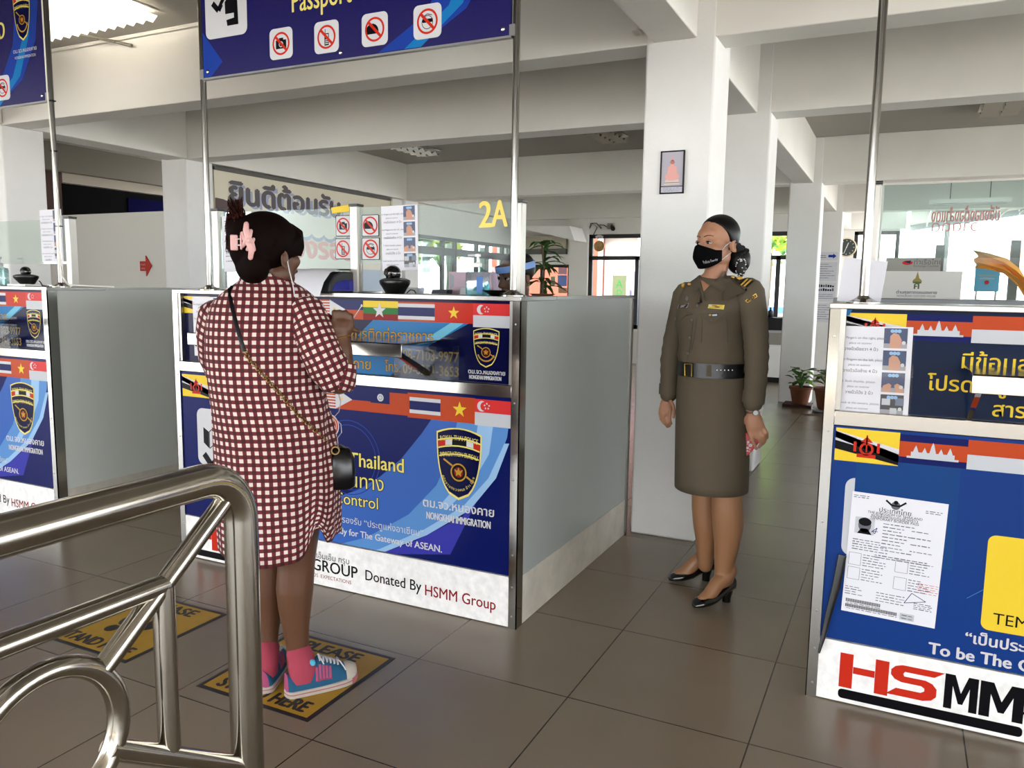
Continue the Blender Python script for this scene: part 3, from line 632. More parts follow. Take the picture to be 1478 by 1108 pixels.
def counter(X0, variant, label):
    X1 = X0+(M1-M0); t = thing('inspection_counter', label, 'counter', ((X0+X1)/2, (YF+YBK)/2, 0), 'passport inspection counters')
    front_panels(t, X0, variant)
    m = MB(); m.box(X0+.01, X1-.008, YF+.04, YF+.09, 0.01, 1.28, GREYLAM); build('front_wall', m, t)
    for xa, xb in ((X0+.004, X0+.044), (X1-.044, X1-.004)):
        m = MB(); m.box(xa, xb, YF+.035, YBK, .2, ZT-.012, GREYLAM if variant == 'mid' else GREYMAT); build('side_panel', m, t)
        m = MB(); m.box(xa-.002, xb+.002, YF+.03, YBK, .002, .2, KICKS); build('side_kickboard', m, t)
    m = MB(); m.box(X0, X1, YF-.006, YF+.34, 1.287, ZT, STEELB); build('counter_top', m, t, bevel=.002)
    for x in (X0-.001, X1-.039):
        m = MB(); m.box(x, x+.04, YF+.34, YBK+.004, ZT-.013, ZT, STEELB); build('top_edge', m, t)
        m = MB(); m.box(x-.002, x+.042, YBK-.03, YBK+.006, .0, ZT-.014, STEELB); build('end_post', m, t)
    for x, s in ((X0, 1), (X1, -1)):
        m = MB(); m.box(x, x+s*.034, YF-.007, YF-.001, .0, ZT-.018, STEEL); m.box(x, x+s*.003, YF-.007, YF+.05, 0, ZT-.018, STEEL)
        for z in (.05, .17, .3, .6, .9, 1.2): m.lathe([(.004, 0), (.0035, .0018), (.001, .0022)], (x+s*.02, YF-.007, z), STEELB, 8, axis=(0, -1, 0))
        build('corner_angle', m, t)
    m = MB(); m.box(X0+.034, X1-.034, YF-.006, YF+.02, .919, .966, STEEL); build('rail', m, t, bevel=.002)
    for xa, xb in ((X0+.034, X0+.05), (X1-.048, X1-.034)): build('panel_stile', MB().box(xa, xb, YF-.002, YF+.02, .968, 1.287, STEELB), t)
    m = MB(); m.box(X0+.05, X1-.05, YF+.09, YF+.75, .74, .77, mat('desk_laminate', '#b9a88a', .5)); build('desk', m, t)
    # writing shelf on slanted brackets
    sx0, sx1 = (X0+.385, X0+1.48)
    m = MB(); m.box(sx0, sx1, 2.42, YF+.018, 1.122, 1.128, STEEL); m.box(sx0, sx1, 2.42, 2.424, 1.076, 1.128, STEEL)
    sh = build('writing_shelf', m, t, bevel=.0015)
    for x in (sx0+.012, sx1-.03):
        m = MB(); m.prism([(x, 2.426, 1.102), (x, 2.426, 1.08), (x, YF+.018, .954), (x, YF+.018, .978)], (.014, 0, 0), GLOSSB); build('bracket', m, sh, smooth=0, fix=True)
    return t
counter(M0, 'mid', 'blue printed counter in the middle, with the checked-dress woman standing at it')
counter(M0+DXL, 'left', 'blue printed counter cut off by the photo edge beyond the steel railing')
counter(-.2, 'right', 'blue printed counter carrying the pasted border pass sheet and yellow notice')
# sheets pasted on the printed fronts
def sheet(name, Y, px, label, cat, group=None, th=.0012, m=PAPER):
    """px: four photo points TL TR BR BL on plane y=Y -> thin sheet (returns object, print, corners)"""
    c = [onY(x, y, Y) for x, y in px]
    O = c[3]; U = (c[2]-c[3]); V = (c[0]-c[3]); w, h = U.length, V.length
    U.normalize(); V = (V-U*V.dot(U)).normalized()
    mb = MB(); mb.prism([O, O+U*w, O+U*w+V*h, O+V*h], (0, th, 0), m)
    pr = Print(mb, O, U, V, clip=(0, w, 0, h)); return mb, pr, w, h
def done(mb, name, label, cat, group=None): return tag(build(name, mb, smooth=0, fix=False), label, cat, group)
def scribble(pr, u0, u1, v, m=INK, hh=.0022, rd=None, L=1):
    """a line of print too small to read"""
    u = u0
    rd = rd or random
    while u < u1-.004:
        w = rd.uniform(.006, .018); w = min(w, u1-u); pr.rect(u, u+w, v, v+hh*rd.uniform(.8, 1.2), m, L); u += w+.0035
def instruction(pr, w, h):
    """fingerprint instruction sheet: text at left, four small photographs down the right"""
    rd = random.Random(4); T = [('1. Four Fingers on the right, please.', 'วางนิ้วมือขวา 4 นิ้ว'), ('2. Four Fingers on the left, please.', 'วางนิ้วมือซ้าย 4 นิ้ว'), ('3. Both thumbs, please.', 'วางนิ้วโป้ง 2 นิ้ว'), ('4. Look at the camera, please.', 'มองกล้อง')]
    for i, (a, b_) in enumerate(T):
        v = h*(.955-.24*i); k = h/.3
        pr.text(a, w*.3, v-.028*k, INK, h=.011*k, al='CENTER'); pr.text('place on scanner', w*.3, v-.045*k, INK, h=.01*k, al='CENTER'); pr.text(b_, w*.31, v-.066*k, PBLACK, h=.014*k, al='CENTER')
        a0, a1, b0, b1 = w*.615, w*.93, v-.185*h, v+.03*h
        pr.rect(a0, a1, b0, b1, mat('photo_blue_black', '#2a3a5c', .4) if i < 3 else mat('photo_dark', '#26262c', .4), 1)
        pr.rect(a0, a1, b0, b0+.05*h, mat('photo_grey', '#8b8a90', .4), 1.4)
        for q in (.35, .5, .65): pr.disc(a0+(a1-a0)*q, b1-.03*h, .006*k, SKYB, 2, 10)
        cx = (a0+a1)/2
        if i < 2: pr.poly([(cx-.016*k, b0), (cx+.016*k, b0), (cx+.018*k, b0+.09*h), (cx+.009*k, b0+.15*h), (cx-.006*k, b0+.165*h), (cx-.016*k, b0+.13*h)], SKIN_P, 2)
        elif i == 2:
            for s in (-1, 1): pr.poly([(cx+s*.03*k, b0), (cx+s*.008*k, b0), (cx+s*.004*k, b0+.08*h), (cx+s*.012*k, b0+.1*h), (cx+s*.03*k, b0+.07*h)], SKIN_P, 2)
        else: pr.rect(cx-.03*k, cx-.005*k, b0+.1*h, b0+.17*h, PGREY, 2); pr.rect(cx-.005*k, cx+.015*k, b0, b0+.07*h, PGREY, 2); pr.rect(cx+.01*k, cx+.035*k, b0+.1*h, b0+.18*h, mat('photo_mid', '#5a6478', .4), 2)
        pr.disc(a1-.01*k, b0+.06*h, .006*k, PWHITE, 2.5, 12)
mb, pr, w_, h_ = sheet('instruction_sheet', YF+.014, [(1213, 470), (1319, 475), (1310, 606), (1206, 599)], '', '')
instruction(pr, w_, h_); mb.prism([pr.p(-.004, -.004, 30), pr.p(w_+.006, -.004, 30), pr.p(w_+.006, h_+.01, 30), pr.p(-.004, h_+.01, 30)], (0, -.0008, 0), SLEEVE)
done(mb, 'instruction_sheet', 'fingerprint instruction sheet in a clear sleeve taped on the counter with the yellow notice', 'paper sheet')
mb, pr, w_, h_ = sheet('instruction_sheet', YF+.014, [(278, 428), (330, 430), (330, 516), (281, 513)], '', '')
instruction(pr, w_, h_); done(mb, 'instruction_sheet', 'instruction sheet pasted on the counter front at the left elbow of the checked-dress woman', 'paper sheet')
# temporary border pass
mb, pr, w_, h_ = sheet('border_pass', YF-.002, [(1234, 709), (1365, 724), (1349, 907), (1214, 880)], '', '')
rd = random.Random(2)
k = h_/.42
cx = w_*.47
pr.disc(cx, h_*.93, .014*k, INK, 1, 14); pr.line([(cx-.03*k, h_*.965), (cx-.012*k, h_*.93), (cx+.012*k, h_*.93), (cx+.03*k, h_*.965)], .006*k, PBLACK, 2); pr.disc(cx, h_*.955, .007*k, PBLACK, 2, 10)
pr.text('ประเทศไทย', cx, h_*.865, PBLACK, h=.022*k, al='CENTER'); pr.text('THE KINGDOM OF THAILAND', cx, h_*.842, PBLACK, h=.012*k, al='CENTER'); pr.text('หนังสือผ่านแดนชั่วคราว', cx, h_*.818, PBLACK, h=.015*k, al='CENTER'); pr.text('TEMPORARY BORDER PASS', cx, h_*.797, PBLACK, h=.012*k, al='CENTER')
pr.rect(w_*.06, w_*.27, h_*.665, h_*.8, PGREY, 1); pr.poly([(w_*.09, h_*.665), (w_*.25, h_*.665), (w_*.2, h_*.71), (w_*.13, h_*.71)], PBLACK, 2); pr.disc(w_*.165, h_*.74, .02*k, INK, 2, 16, .026*k); pr.disc(w_*.165, h_*.765, .02*k, PBLACK, 2.5, 16, .014*k)
pr.line([(w_*.24, h_*.69), (w_*.3, h_*.73), (w_*.28, h_*.68), (w_*.25, h_*.7), (w_*.31, h_*.7)], .0018*k, NAVY, 3)
for i in range(9):
    v = h_*(.77-.027*i); scribble(pr, w_*.36, w_*rd.uniform(.55, .7), v, INK, .0028*k, rd); 
    if i % 2: scribble(pr, w_*.66, w_*rd.uniform(.8, .92), v, INK, .0028*k, rd)
for i in range(5): scribble(pr, w_*.05, w_*rd.uniform(.25, .45), h_*(.61-.02*i), INK, .0028*k, rd)
for v in (.97, .955): scribble(pr, w_*.02, w_*.2, h_*v, INK, .0025*k, rd); scribble(pr, w_*.78, w_*.95, h_*(v-.05), INK, .0025*k, rd)
for i in range(2): scribble(pr, w_*.3, w_*.85, h_*(.505-.017*i), INK, .003*k, rd)
for a, bb in ((.03, .40), (.03, .28), (.53, .4), (.53, .26)):
    pr.line([(w_*a, h_*bb), (w_*(a+.13), h_*bb), (w_*(a+.13), h_*(bb+.1)), (w_*a, h_*(bb+.1)), (w_*a, h_*bb)], .0012*k, INK, 1)
    for i in range(5): scribble(pr, w_*(a+.15), w_*(a+rd.uniform(.25, .42)), h_*(bb+.09-.022*i), INK, .0025*k, rd)
for i in range(5): scribble(pr, w_*.78, w_*.99, h_*(.335-.018*i), RED, .0016*k, rd)
pr.line([(w_*.66, h_*.16), (w_*.73, h_*.25), (w_*.88, h_*.2), (w_*.66, h_*.16)], .002*k, NAVY, 2)
for i in range(4): scribble(pr, w_*.02, w_*rd.uniform(.15, .25), h_*(.21-.02*i), INK, .0025*k, rd); scribble(pr, w_*.36, w_*.66, h_*(.2-.022*i), INK, .0025*k, rd); scribble(pr, w_*.76, w_*.95, h_*(.17-.015*i), INK, .0025*k, rd)
for n_, v, e in ((30, .085, .42), (44, .04, .6)):
    for i in range(n_): pr.rect(w_*(.04+(e-.04)*i/n_), w_*(.04+(e-.04)*(i+.62)/n_), h_*v, h_*(v+.028), PBLACK, 1)
    scribble(pr, w_*.05, w_*e, h_*(v-.012), INK, .0022*k, rd)
pr.rect(w_*.63, w_*.78, h_*.02, h_*.075, PGREY, 1); scribble(pr, w_*.65, w_*.76, h_*.055, INK, .003*k, rd); scribble(pr, w_*.65, w_*.76, h_*.03, INK, .003*k, rd)
done(mb, 'border_pass', 'white printed border pass form with a small portrait photo pasted on the blue panel', 'paper form')
# black tape strap hanging from the corner of that panel
m = MB(); A = [onY(1216, 800, YF-.004), onY(1207, 845, YF-.006), onY(1196, 885, YF-.005), onY(1188, 920, YF-.009), onY(1182, 941, YF-.012)]
m.sweep([p+Vector((0, -.006, 0)) for p in A], [.013, .012, .01, .007, .004], GLOSSB, 10, flat=[.004, .004, .003, .003, .003], up=(0, 1, 0)); tag(build('tape_strip', m), 'crumpled black tape hanging beside the pasted border pass form', 'tape')
# clear leaflet box on the middle counter and the passport shaped window of the left one
def leaflet_box(x0, x1, z0, z1, label):
    t = thing('leaflet_holder', label, 'leaflet holder', ((x0+x1)/2, YF-.03, z0), 'clear leaflet holders on the counter fronts'); m = MB(); y0, y1 = YF-.055, YF-.012
    m.box(x0, x1, y0, y0+.002, z0, z1-.05, ACRYL); m.box(x0, x1, y1, y1+.002, z0, z1, ACRYL); m.box(x0, x0+.002, y0, y1, z0, z1-.03, ACRYL); m.box(x1-.002, x1, y0, y1, z0, z1-.03, ACRYL); m.box(x0, x1, y0, y1, z0, z0+.002, ACRYL); m.box((x0+x1)/2, (x0+x1)/2+.002, y0, y1, z0, z1-.04, ACRYL)
    build('box', m, t, smooth=0)
a = onY(580, 493, YF); c = onY(664, 556, YF); leaflet_box(a.x, c.x, .968, 1.14, 'clear acrylic leaflet holder on the counter beside the hand of the checked-dress woman')
leaflet_box(a.x+DXL, c.x+DXL, .968, 1.14, 'clear acrylic leaflet holder on the counter cut off by the photo edge')
# ================================================================= poles and overhead signs
def pole(x, label):
    t = thing('sign_pole', label, 'pole', (x, YF+.03, ZT), 'sign poles on the counters'); m = MB(); m.cyl((x, YF+.03, ZT), (x, YF+.03, ZC), .0135, POLEST, 20); build('tube', m, t)
    m = MB(); m.lathe([(.05, 0), (.05, .004), (.03, .012), (.018, .02), (.016, .024)], (x, YF+.03, ZT), STEEL, 24)
    for i in range(4): m.lathe([(.006, 0), (.005, .004), (.001, .006)], (x+.036*cos(pi/4+pi/2*i), YF+.03+.036*sin(pi/4+pi/2*i), ZT+.006), STEELB, 8)
    build('flange', m, t); return t
pole(-3.975, 'steel pole on the counter cut off by the photo edge')
pole(-2.905, 'steel pole left of the checked-dress woman')
pole(-1.327, 'steel pole beside the yellow 2A mark')
pole(-.106, 'steel pole in front of the white sheet, on the counter with the yellow notice')
m = MB(); pp = onY(76, 150, YF+.0); x = -3.96
m.sweep([(x, YF+.0, 2.75), (x+.004, YF-.002, 2.3), (x+.014, YF+.0, 2.05), (x+.02, YF+.012, 1.8), (x+.008, YF+.012, 1.5), (x+.02, YF+.012, 1.36), (x+.06, YF+.02, ZT+.012), (x+.3, YF+.1, ZT+.006)], .0035, mat('white_cable', '#d8d4c8', .5), 8)
for z in (2.25, 2.0, 1.62): m.torus((x-.006, YF+.026, z), .019, .0022, BLACK, n=20, k=6)
tag(build('cable', m), 'pale cable tied along the steel pole of the counter cut off by the photo edge', 'cable')
ICON = {}
def prohib(pr, u, v, r, what, L=3):
    k = r/.045
    pr.ring(u, v, r*.82, r, RED, L+1.5, 28)
    if what == 'camera': pr.rect(u-.027*k, u+.027*k, v-.02*k, v+.014*k, PBLACK, L); pr.rect(u-.01*k, u+.012*k, v+.014*k, v+.022*k, PBLACK, L); pr.ring(u, v-.003*k, .008*k, .0115*k, PWHITE, L+.5, 16)
    elif what == 'phone':
        pr.rect(u-.01*k, u+.012*k, v-.032*k, v+.014*k, PBLACK, L, r=.002*k); pr.line([(u-.006*k, v+.012*k), (u-.006*k, v+.03*k)], .003*k, PBLACK, L); pr.rect(u-.006*k, u+.008*k, v-.002*k, v+.01*k, PWHITE, L+.5)
        for i in range(3):
            for j in range(3): pr.rect(u-.006*k+.0055*k*i, u-.002*k+.0055*k*i, v-.027*k+.007*k*j, v-.023*k+.007*k*j, PWHITE, L+.5)
    elif what == 'hat': pr.poly([(u-.012*k+.03*k*cos(a), v-.008*k+.03*k*sin(a)) for a in [pi*i/12 for i in range(13)]], PBLACK, L); pr.rect(u-.036*k, u+.018*k, v-.016*k, v-.007*k, PBLACK, L, r=.003*k)
    else:
        pr.ring(u, v-.003*k, .022*k, .0245*k, PBLACK, L, 22); pr.rect(u-.022*k, u+.024*k, v-.004*k, v+.009*k, PBLACK, L, r=.005*k); pr.line([(u-.022*k, v+.016*k), (u, v+.026*k), (u+.02*k, v+.02*k)], .003*k, PBLACK, L)
    c = r*.87*.7071; w = r*.085; pr.poly([(u-c-w, v+c-w), (u+c-w, v-c-w), (u+c+w, v-c+w), (u-c+w, v+c+w)], RED, L+1)
def overhead(x0, x1, label, ref):
    t = thing('overhead_sign', label, 'sign', ((x0+x1)/2, YF+.02, 2.25), 'overhead lane signs'); W = x1-x0; H = .62
    m = MB(); m.box(x0, x1, YF+.015, YF+.03, 2.252, 2.252+H, mat('sign_navy', '#120d4d', .25))
    pr = Print(m, (x0, YF+.015, 2.252), (1, 0, 0), (0, 0, 1), clip=(.004, W-.004, .004, H))
    Q = lambda px, py: (onY(px, py, YF+.015).x-(-2.89), onY(px, py, YF+.015).z-2.252)
    pr.poly([(W*.62, 0.004), (W*.76, .12), (W*.84, .3), (W*.88, H), (W, H), (W*.96, .3), (W*.88, .12), (W*.74, 0.004)], BLUE, 1); pr.poly([(W*.7, 0.004), (W*.83, .14), (W*.9, .34), (W*.92, H), (W*.945, H), (W*.93, .34), (W*.87, .14), (W*.75, 0.004)], TEALB, 1.4)
    pr.poly([(.0, .2), (.12, .06), (.05, .004), (.0, .004)], BLUE, 1)
    a = Q(297, 60); bb = Q(361, 52); pr.rect(a[0], a[0]+.245, a[1]+.005, a[1]+.29, PWHITE, 2, r=.03)
    x, z = a[0]+.03, a[1]+.2
    pr.poly([(x+.005, z+.03), (x+.035, z+.012), (x+.035, z-.035), (x+.005, z-.015)], PBLACK, 3); pr.line([(x+.015, z-.045), (x+.05, z-.08), (x+.085, z-.03)], .024, PBLACK, 3); pr.disc(x+.12, z+.04, .028, PBLACK, 3)
    pr.poly([(x+.085, z-.0), (x+.16, z-.0), (x+.165, z-.15), (x+.1, z-.15), (x+.095, z-.125), (x+.14, z-.12), (x+.14, z-.1), (x+.09, z-.1)], PBLACK, 3); pr.line([(x+.075, z-.06), (x+.13, z-.0)], .006, PWHITE, 4)
    c = Q(421, 18); pr.text('Passport Control', c[0], c[1], PYEL, w=.62, h=.128, L=3, bold=.001); pr.text('ตรวจหนังสือเดินทาง', 1.235, c[1]+.125, PYEL, h=.15, L=3, al='RIGHT')
    for px, py, wht in ((405, 63, 'camera'), (470.5, 53.5, 'phone'), (540, 42.5, 'hat'), (616, 31, 'face')):
        u, v = Q(px, py); pr.rect(u-.063, u+.063, v-.063, v+.063, PWHITE, 2, r=.022); prohib(pr, u, v, .047, wht)
    shield(pr, W-.155, H-.055, .135, .255, True)
    pr.text('ตม.จว.หนองคาย', W-.245, H-.365, PWHITE, w=.19, L=3); pr.text('NONGKHAI IMMIGRATION', W-.235, H-.395, PWHITE, w=.17, h=.02, L=3)
    build('board', m, t, smooth=0)
    m = MB(); m.box(x0-.004, x1+.004, YF+.012, YF+.033, 2.244, 2.252, STEELB); build('edge_strip', m, t)
    for x in (x0+.03, (x0+x1)/2, x1-.03): build('stud', MB().lathe([(.009, 0), (.008, .004), (.002, .007)], (x, YF+.015, 2.278), STEEL, 12, axis=(0, -1, 0)), t)
    for x in (x0-.008, x1+.008): build('clamp', MB().box(x-.012, x+.012, YF+.012, YF+.034, 2.25, 2.29, STEELB), t)
overhead(-2.887, -1.345, 'navy overhead sign with passport officer symbol, between two poles over the middle counter', 0)
overhead(-5.53, -3.99, 'navy overhead sign cut off by the photo edge beside the lit ceiling light', 1)
# ================================================================= glass partitions on the counter tops
YG = 2.86
def al_post(x, z1, label):
    t = thing('partition_post', label, 'post', (x, YG, ZT), 'aluminium posts of the glass partitions')
    m = MB(); m.box(x-.021, x+.021, YG-.021, YG+.021, ZT, z1-.006, ALU); build('extrusion', m, t, bevel=.004)
    m = MB(); m.box(x-.024, x+.024, YG-.024, YG+.024, z1-.006, z1+.004, BLACK); build('cap', m, t, bevel=.002); return t
def pane(x0, x1, z0, z1, label):
    m = MB(); m.box(x0, x1, YG-.004, YG+.004, z0, z1, GLASS); return tag(build('glass_pane', m, smooth=0), label, 'glass pane', 'partition panes on the counters')
PX = [onY(314, 302, YG).x, onY(514, 297, YG).x, onY(750, 292, YG).x]
al_post(PX[0], 1.69, 'aluminium post left of the checked-dress woman, beside the white sheet'); al_post(PX[1], 1.685, 'aluminium post between the two columns of prohibition stickers'); al_post(PX[2], 1.675, 'aluminium post right behind the steel pole next to the 2A mark')
pane(PX[0]+.022, PX[1]-.022, ZT+.012, 1.675, 'partition pane behind the head of the checked-dress woman, with yellow tape on its edge'); pane(PX[1]+.022, PX[2]-.022, 1.43, 1.675, 'partition pane carrying the 2A mark')
xl = onY(101, 313, YG).x; al_post(xl, 1.68, 'aluminium post on the counter cut off by the photo edge'); pane(xl-.82, xl-.022, 1.43, 1.672, 'partition pane above the webcam at the photo edge')
XR = onY(1263, 266, YG).x; al_post(XR, 1.69, 'aluminium post behind the white sheet on the counter with the yellow notice'); pane(XR+.022, XR+1.55, 1.45, 1.68, 'wide partition pane above the counter with the yellow notice')
# low slide frame between post and opening
def frame(x0, x1, z0, z1, label):
    m = MB(); c = [(x0, z0), (x1, z0), (x1, z1), (x0, z1), (x0, z0)]
    m.box(x0, x1, YG-.006, YG+.006, z0, z0+.008, STEELB); m.box(x0, x0+.006, YG-.006, YG+.006, z0, z1, STEELB); tag(build('sill_channel', m, smooth=0), label, 'channel')
frame(PX[1]+.024, onY(553, 428, YG).x, ZT, 1.43, 'thin steel channel at the foot of the middle aluminium post')
# prohibition stickers on the glass
for (px0, py0, px1, py1, what, lab) in ((482, 311, 504, 341, 'camera', 'no cameras sticker, upper one beside the middle post'), (481, 344, 504, 374, 'phone', 'no phones sticker below the no cameras sticker'), (522, 310, 547, 341, 'hat', 'no hats sticker right of the middle post'), (522, 343, 548, 375, 'face', 'no masks or glasses sticker below the no hats sticker')):
    a = onY(px0, py0, YG-.008); c = onY(px1, py1, YG-.008); m = MB(); x0, x1, z0, z1 = a.x, c.x, c.z, a.z
    if what in ('camera', 'phone'): x1 = PX[1]-.024; x0 = x1-(c.x-a.x)
    m.prism([(u, YG-.008, v) for u, v in rrect(x0, x1, z0, z1, .006)], (0, .0028, 0), PBLACK)
    pr = Print(m, (x0, YG-.008, z0), (1, 0, 0), (0, 0, 1)); w_, h_ = x1-x0, z1-z0
    pr.rect(.003, w_-.003, .003, h_-.003, PWHITE, 1, r=.004); prohib(pr, w_/2, h_/2, w_*.43, what, 2)
    tag(build('prohibition_sticker', m, smooth=0), lab, 'sticker', 'prohibition stickers on the glass')
m = MB(); a = onY(477, 298, YG-.012); c = onY(503, 307, YG-.012)
m.prism([(a.x, YG-.0075, a.z-.004), (c.x, YG-.0075, a.z+.006), (c.x, YG-.0075, c.z+.006), (a.x+.005, YG-.0075, c.z)], (0, .002, 0), YEL); tag(build('tape', m, smooth=0), 'strip of yellow tape at the top of the glass pane', 'tape')
for ch, pa, pb in (('2', (692, 330), (709, 330)), ('A', (710, 329), (732, 327))):
    m = MB(); A, B_ = onY(*pa, YG-.006), onY(*pb, YG-.006); pr = Print(m, (A.x, YG-.006, A.z), (1, 0, 0), (0, 0, 1)); pr.text(ch, 0, .006, mat('faded_yellow_vinyl', '#e0c24e', .4), w=B_.x-A.x, h=.148, bold=.003)
    tag(build('vinyl_character', m, smooth=0), 'yellow vinyl %s on the glass pane' % ('digit 2' if ch == '2' else 'letter A'), 'lettering', 'the 2A mark')
# instruction sheets taped to the glass
def taped(px, lab, Y=YG-.0056, full=True):
    mb, pr, w_, h_ = sheet('instruction_sheet', Y, px, '', '', th=.0008); instruction(pr, w_, h_); done(mb, 'instruction_sheet', lab, 'paper sheet')
taped([(549, 298), (605, 298), (604, 390), (552, 391)], 'instruction sheet with four photos, taped to the glass above the webcam with the round base')
taped([(58, 303), (91, 302), (92, 377), (61, 377)], 'instruction sheet taped up above the webcam at the photo edge')
mb, pr, w_, h_ = sheet('notice', YG-.009, [(323, 312), (354, 311), (354, 391), (324, 392)], '', '')
for i in range(9): scribble(pr, .015, w_*rd.uniform(.5, .9), h_*(.9-.09*i), INK, .0035, rd)
done(mb, 'notice', 'white printed sheet half hidden behind the hair clip of the checked-dress woman', 'paper sheet')
# blank back of a sheet behind the pole of the right-hand counter
mb, pr, w_, h_ = sheet('paper_sheet', YF+.1, [(1214, 371), (1277, 376), (1270, 441), (1208, 434)], '', '')
done(mb, 'paper_sheet', 'blank white sheet standing behind the steel pole on the counter with the yellow notice', 'paper sheet')
# ================================================================= things on the counter tops
def webcam(c, s, lab, yaw=0., tilt=0., pad=False):
    c = Vector(c); t = thing('webcam', lab, 'webcam', c, 'ball webcams on the counters'); R = Matrix.Rotation(yaw, 3, 'Z')
    def P_(x, y, z): return c+R @ Vector((x*s, y*s, z*s))
    m = MB(); rs = []
    for z, rx, ry in ((0, .042, .03), (.003, .046, .032), (.02, .06, .04), (.036, .075, .048), (.045, .077, .05), (.05, .074, .048), (.056, .055, .036), (.059, .03, .02)):
        rs.append([P_(rx*cos(2*pi*j/28), ry*sin(2*pi*j/28)-z*tilt, z) for j in range(28)])
    m.rings(rs, BLACK); build('base', m, t)
    m = MB(); m.ell(P_(0, -.008, .075), .03*s, .03*s, .03*s, GLOSSB, 28, 18); bl = build('ball_head', m, t)
    m = MB(); d = R @ Vector((0, -1, .15)).normalized(); m.lathe([(.012*s, 0), (.013*s, .003*s), (.009*s, .004*s)], P_(0, -.008, .075)+d*.028*s, BLACK, 16, axis=d); build('lens', m, bl)
    return t
a = onY(570, 428, YF+.09); webcam((a.x, YF+.09, ZT), 1.13, 'black ball webcam below the instruction sheet on the glass', radians(-25))
a = onY(492, 414, YF+.3); webcam((a.x, YF+.3, ZT), .82, 'black ball webcam behind the document reader', radians(-10))
a = onY(37, 412, YF+.09); 
m = MB(); m.box(a.x-.07, a.x+.09, YF+.03, YF+.15, ZT, ZT+.012, WHITE); tag(build('plinth', m, bevel=.003), 'flat white box under the webcam at the photo edge', 'box')
webcam((a.x, YF+.1, ZT+.012), .92, 'black ball webcam on a flat white box at the photo edge', radians(20), .2)
m = MB(); m.sweep([(a.x+.06, YF+.13, ZT+.03), (a.x+.12, YF+.1, ZT+.02), (a.x+.19, YF+.06, ZT+.006), (a.x+.26, YF+.05, ZT+.004)], .003, BLACK, 8); tag(build('cable', m), 'short black lead beside the webcam at the photo edge', 'cable')
a = onY(596, 426, YF+.1); m = MB(); m.sweep([(a.x-.03, YF+.1, ZT+.004), (a.x-.005, YF+.09, ZT+.018), (a.x+.02, YF+.08, ZT+.014), (a.x+.028, YF+.08, ZT+.003)], .0025, BLACK, 8); tag(build('cable', m), 'small loop of black lead beside the webcam below the instruction sheet', 'cable')
a = onY(718, 427, YF+.06); m = MB(); m.lathe([(.018, 0), (.022, .003), (.05, .018), (.053, .022), (.05, .0225), (.02, .01), (.001, .006)], (a.x-.01, YF+.06, ZT), GLOSSB, 24); tag(build('dish', m), 'small black dish at the foot of the steel pole beside the 2A mark', 'dish')
# document readers with paper draped over
def reader(cx, cy, lab, lab2, s=1.):
    t = thing('document_reader', lab, 'document reader', (cx, cy, ZT), 'document readers on the middle counter')
    prof = [(-.13, .0), (-.12, .045), (-.085, .085), (-.02, .105), (.06, .105), (.1, .09), (.12, .05), (.12, 0)]
    m = MB(); m.prism([(cx+s*.1, cy+y*s, ZT+z*s) for y, z in prof], (-s*.2, 0, 0), mat('charcoal_plastic', '#202224', .45)); build('housing', m, t, smooth=50, bevel=.006, fix=True)
    m = MB(); m.prism([(cx+s*.102, cy+y*s*.8, ZT+.008+z*s*.5) for y, z in prof], (-s*.03, 0, 0), mat('blue_glare_window', '#05083c', .15, emit=('#0a18c8', .06))); build('glare_window', m, t, smooth=0, fix=True)  # blue colour and faint glow stand in for a glare on the dark window
    pm = MB(); pts = [(-.185, -.02), (-.15, .05), (-.1, .097), (-.03, .117), (.05, .119), (.1, .112)]
    for w0, w1 in ((-.1, .085),):
        a0 = [Vector((cx+w0*s, cy+y*s, ZT+z*s+.001)) for y, z in pts]; a1 = [Vector((cx+w1*s, cy+y*s, ZT+z*s+.001)) for y, z in pts]
        pm.rings([[p, q, q+Vector((0, .0, .0012)), p+Vector((0, 0, .0012))] for p, q in zip(a0, a1)], PAPER)
    tag(build('paper_sheet', pm, smooth=60, fix=True), lab2, 'paper sheet', 'paper on the document readers')
a = onY(492, 420, YF+.1); reader(a.x-.06, YF+.1, 'dark document reader with a painted blue glare, beside the raised fist', 'white sheet draped over the document reader beside the raised fist', .86)
a = onY(440, 412, YF+.1); reader(a.x-.02, YF+.14, 'dark document reader beside the face of the checked-dress woman', 'white sheet over the document reader beside the face of the checked-dress woman', .85)
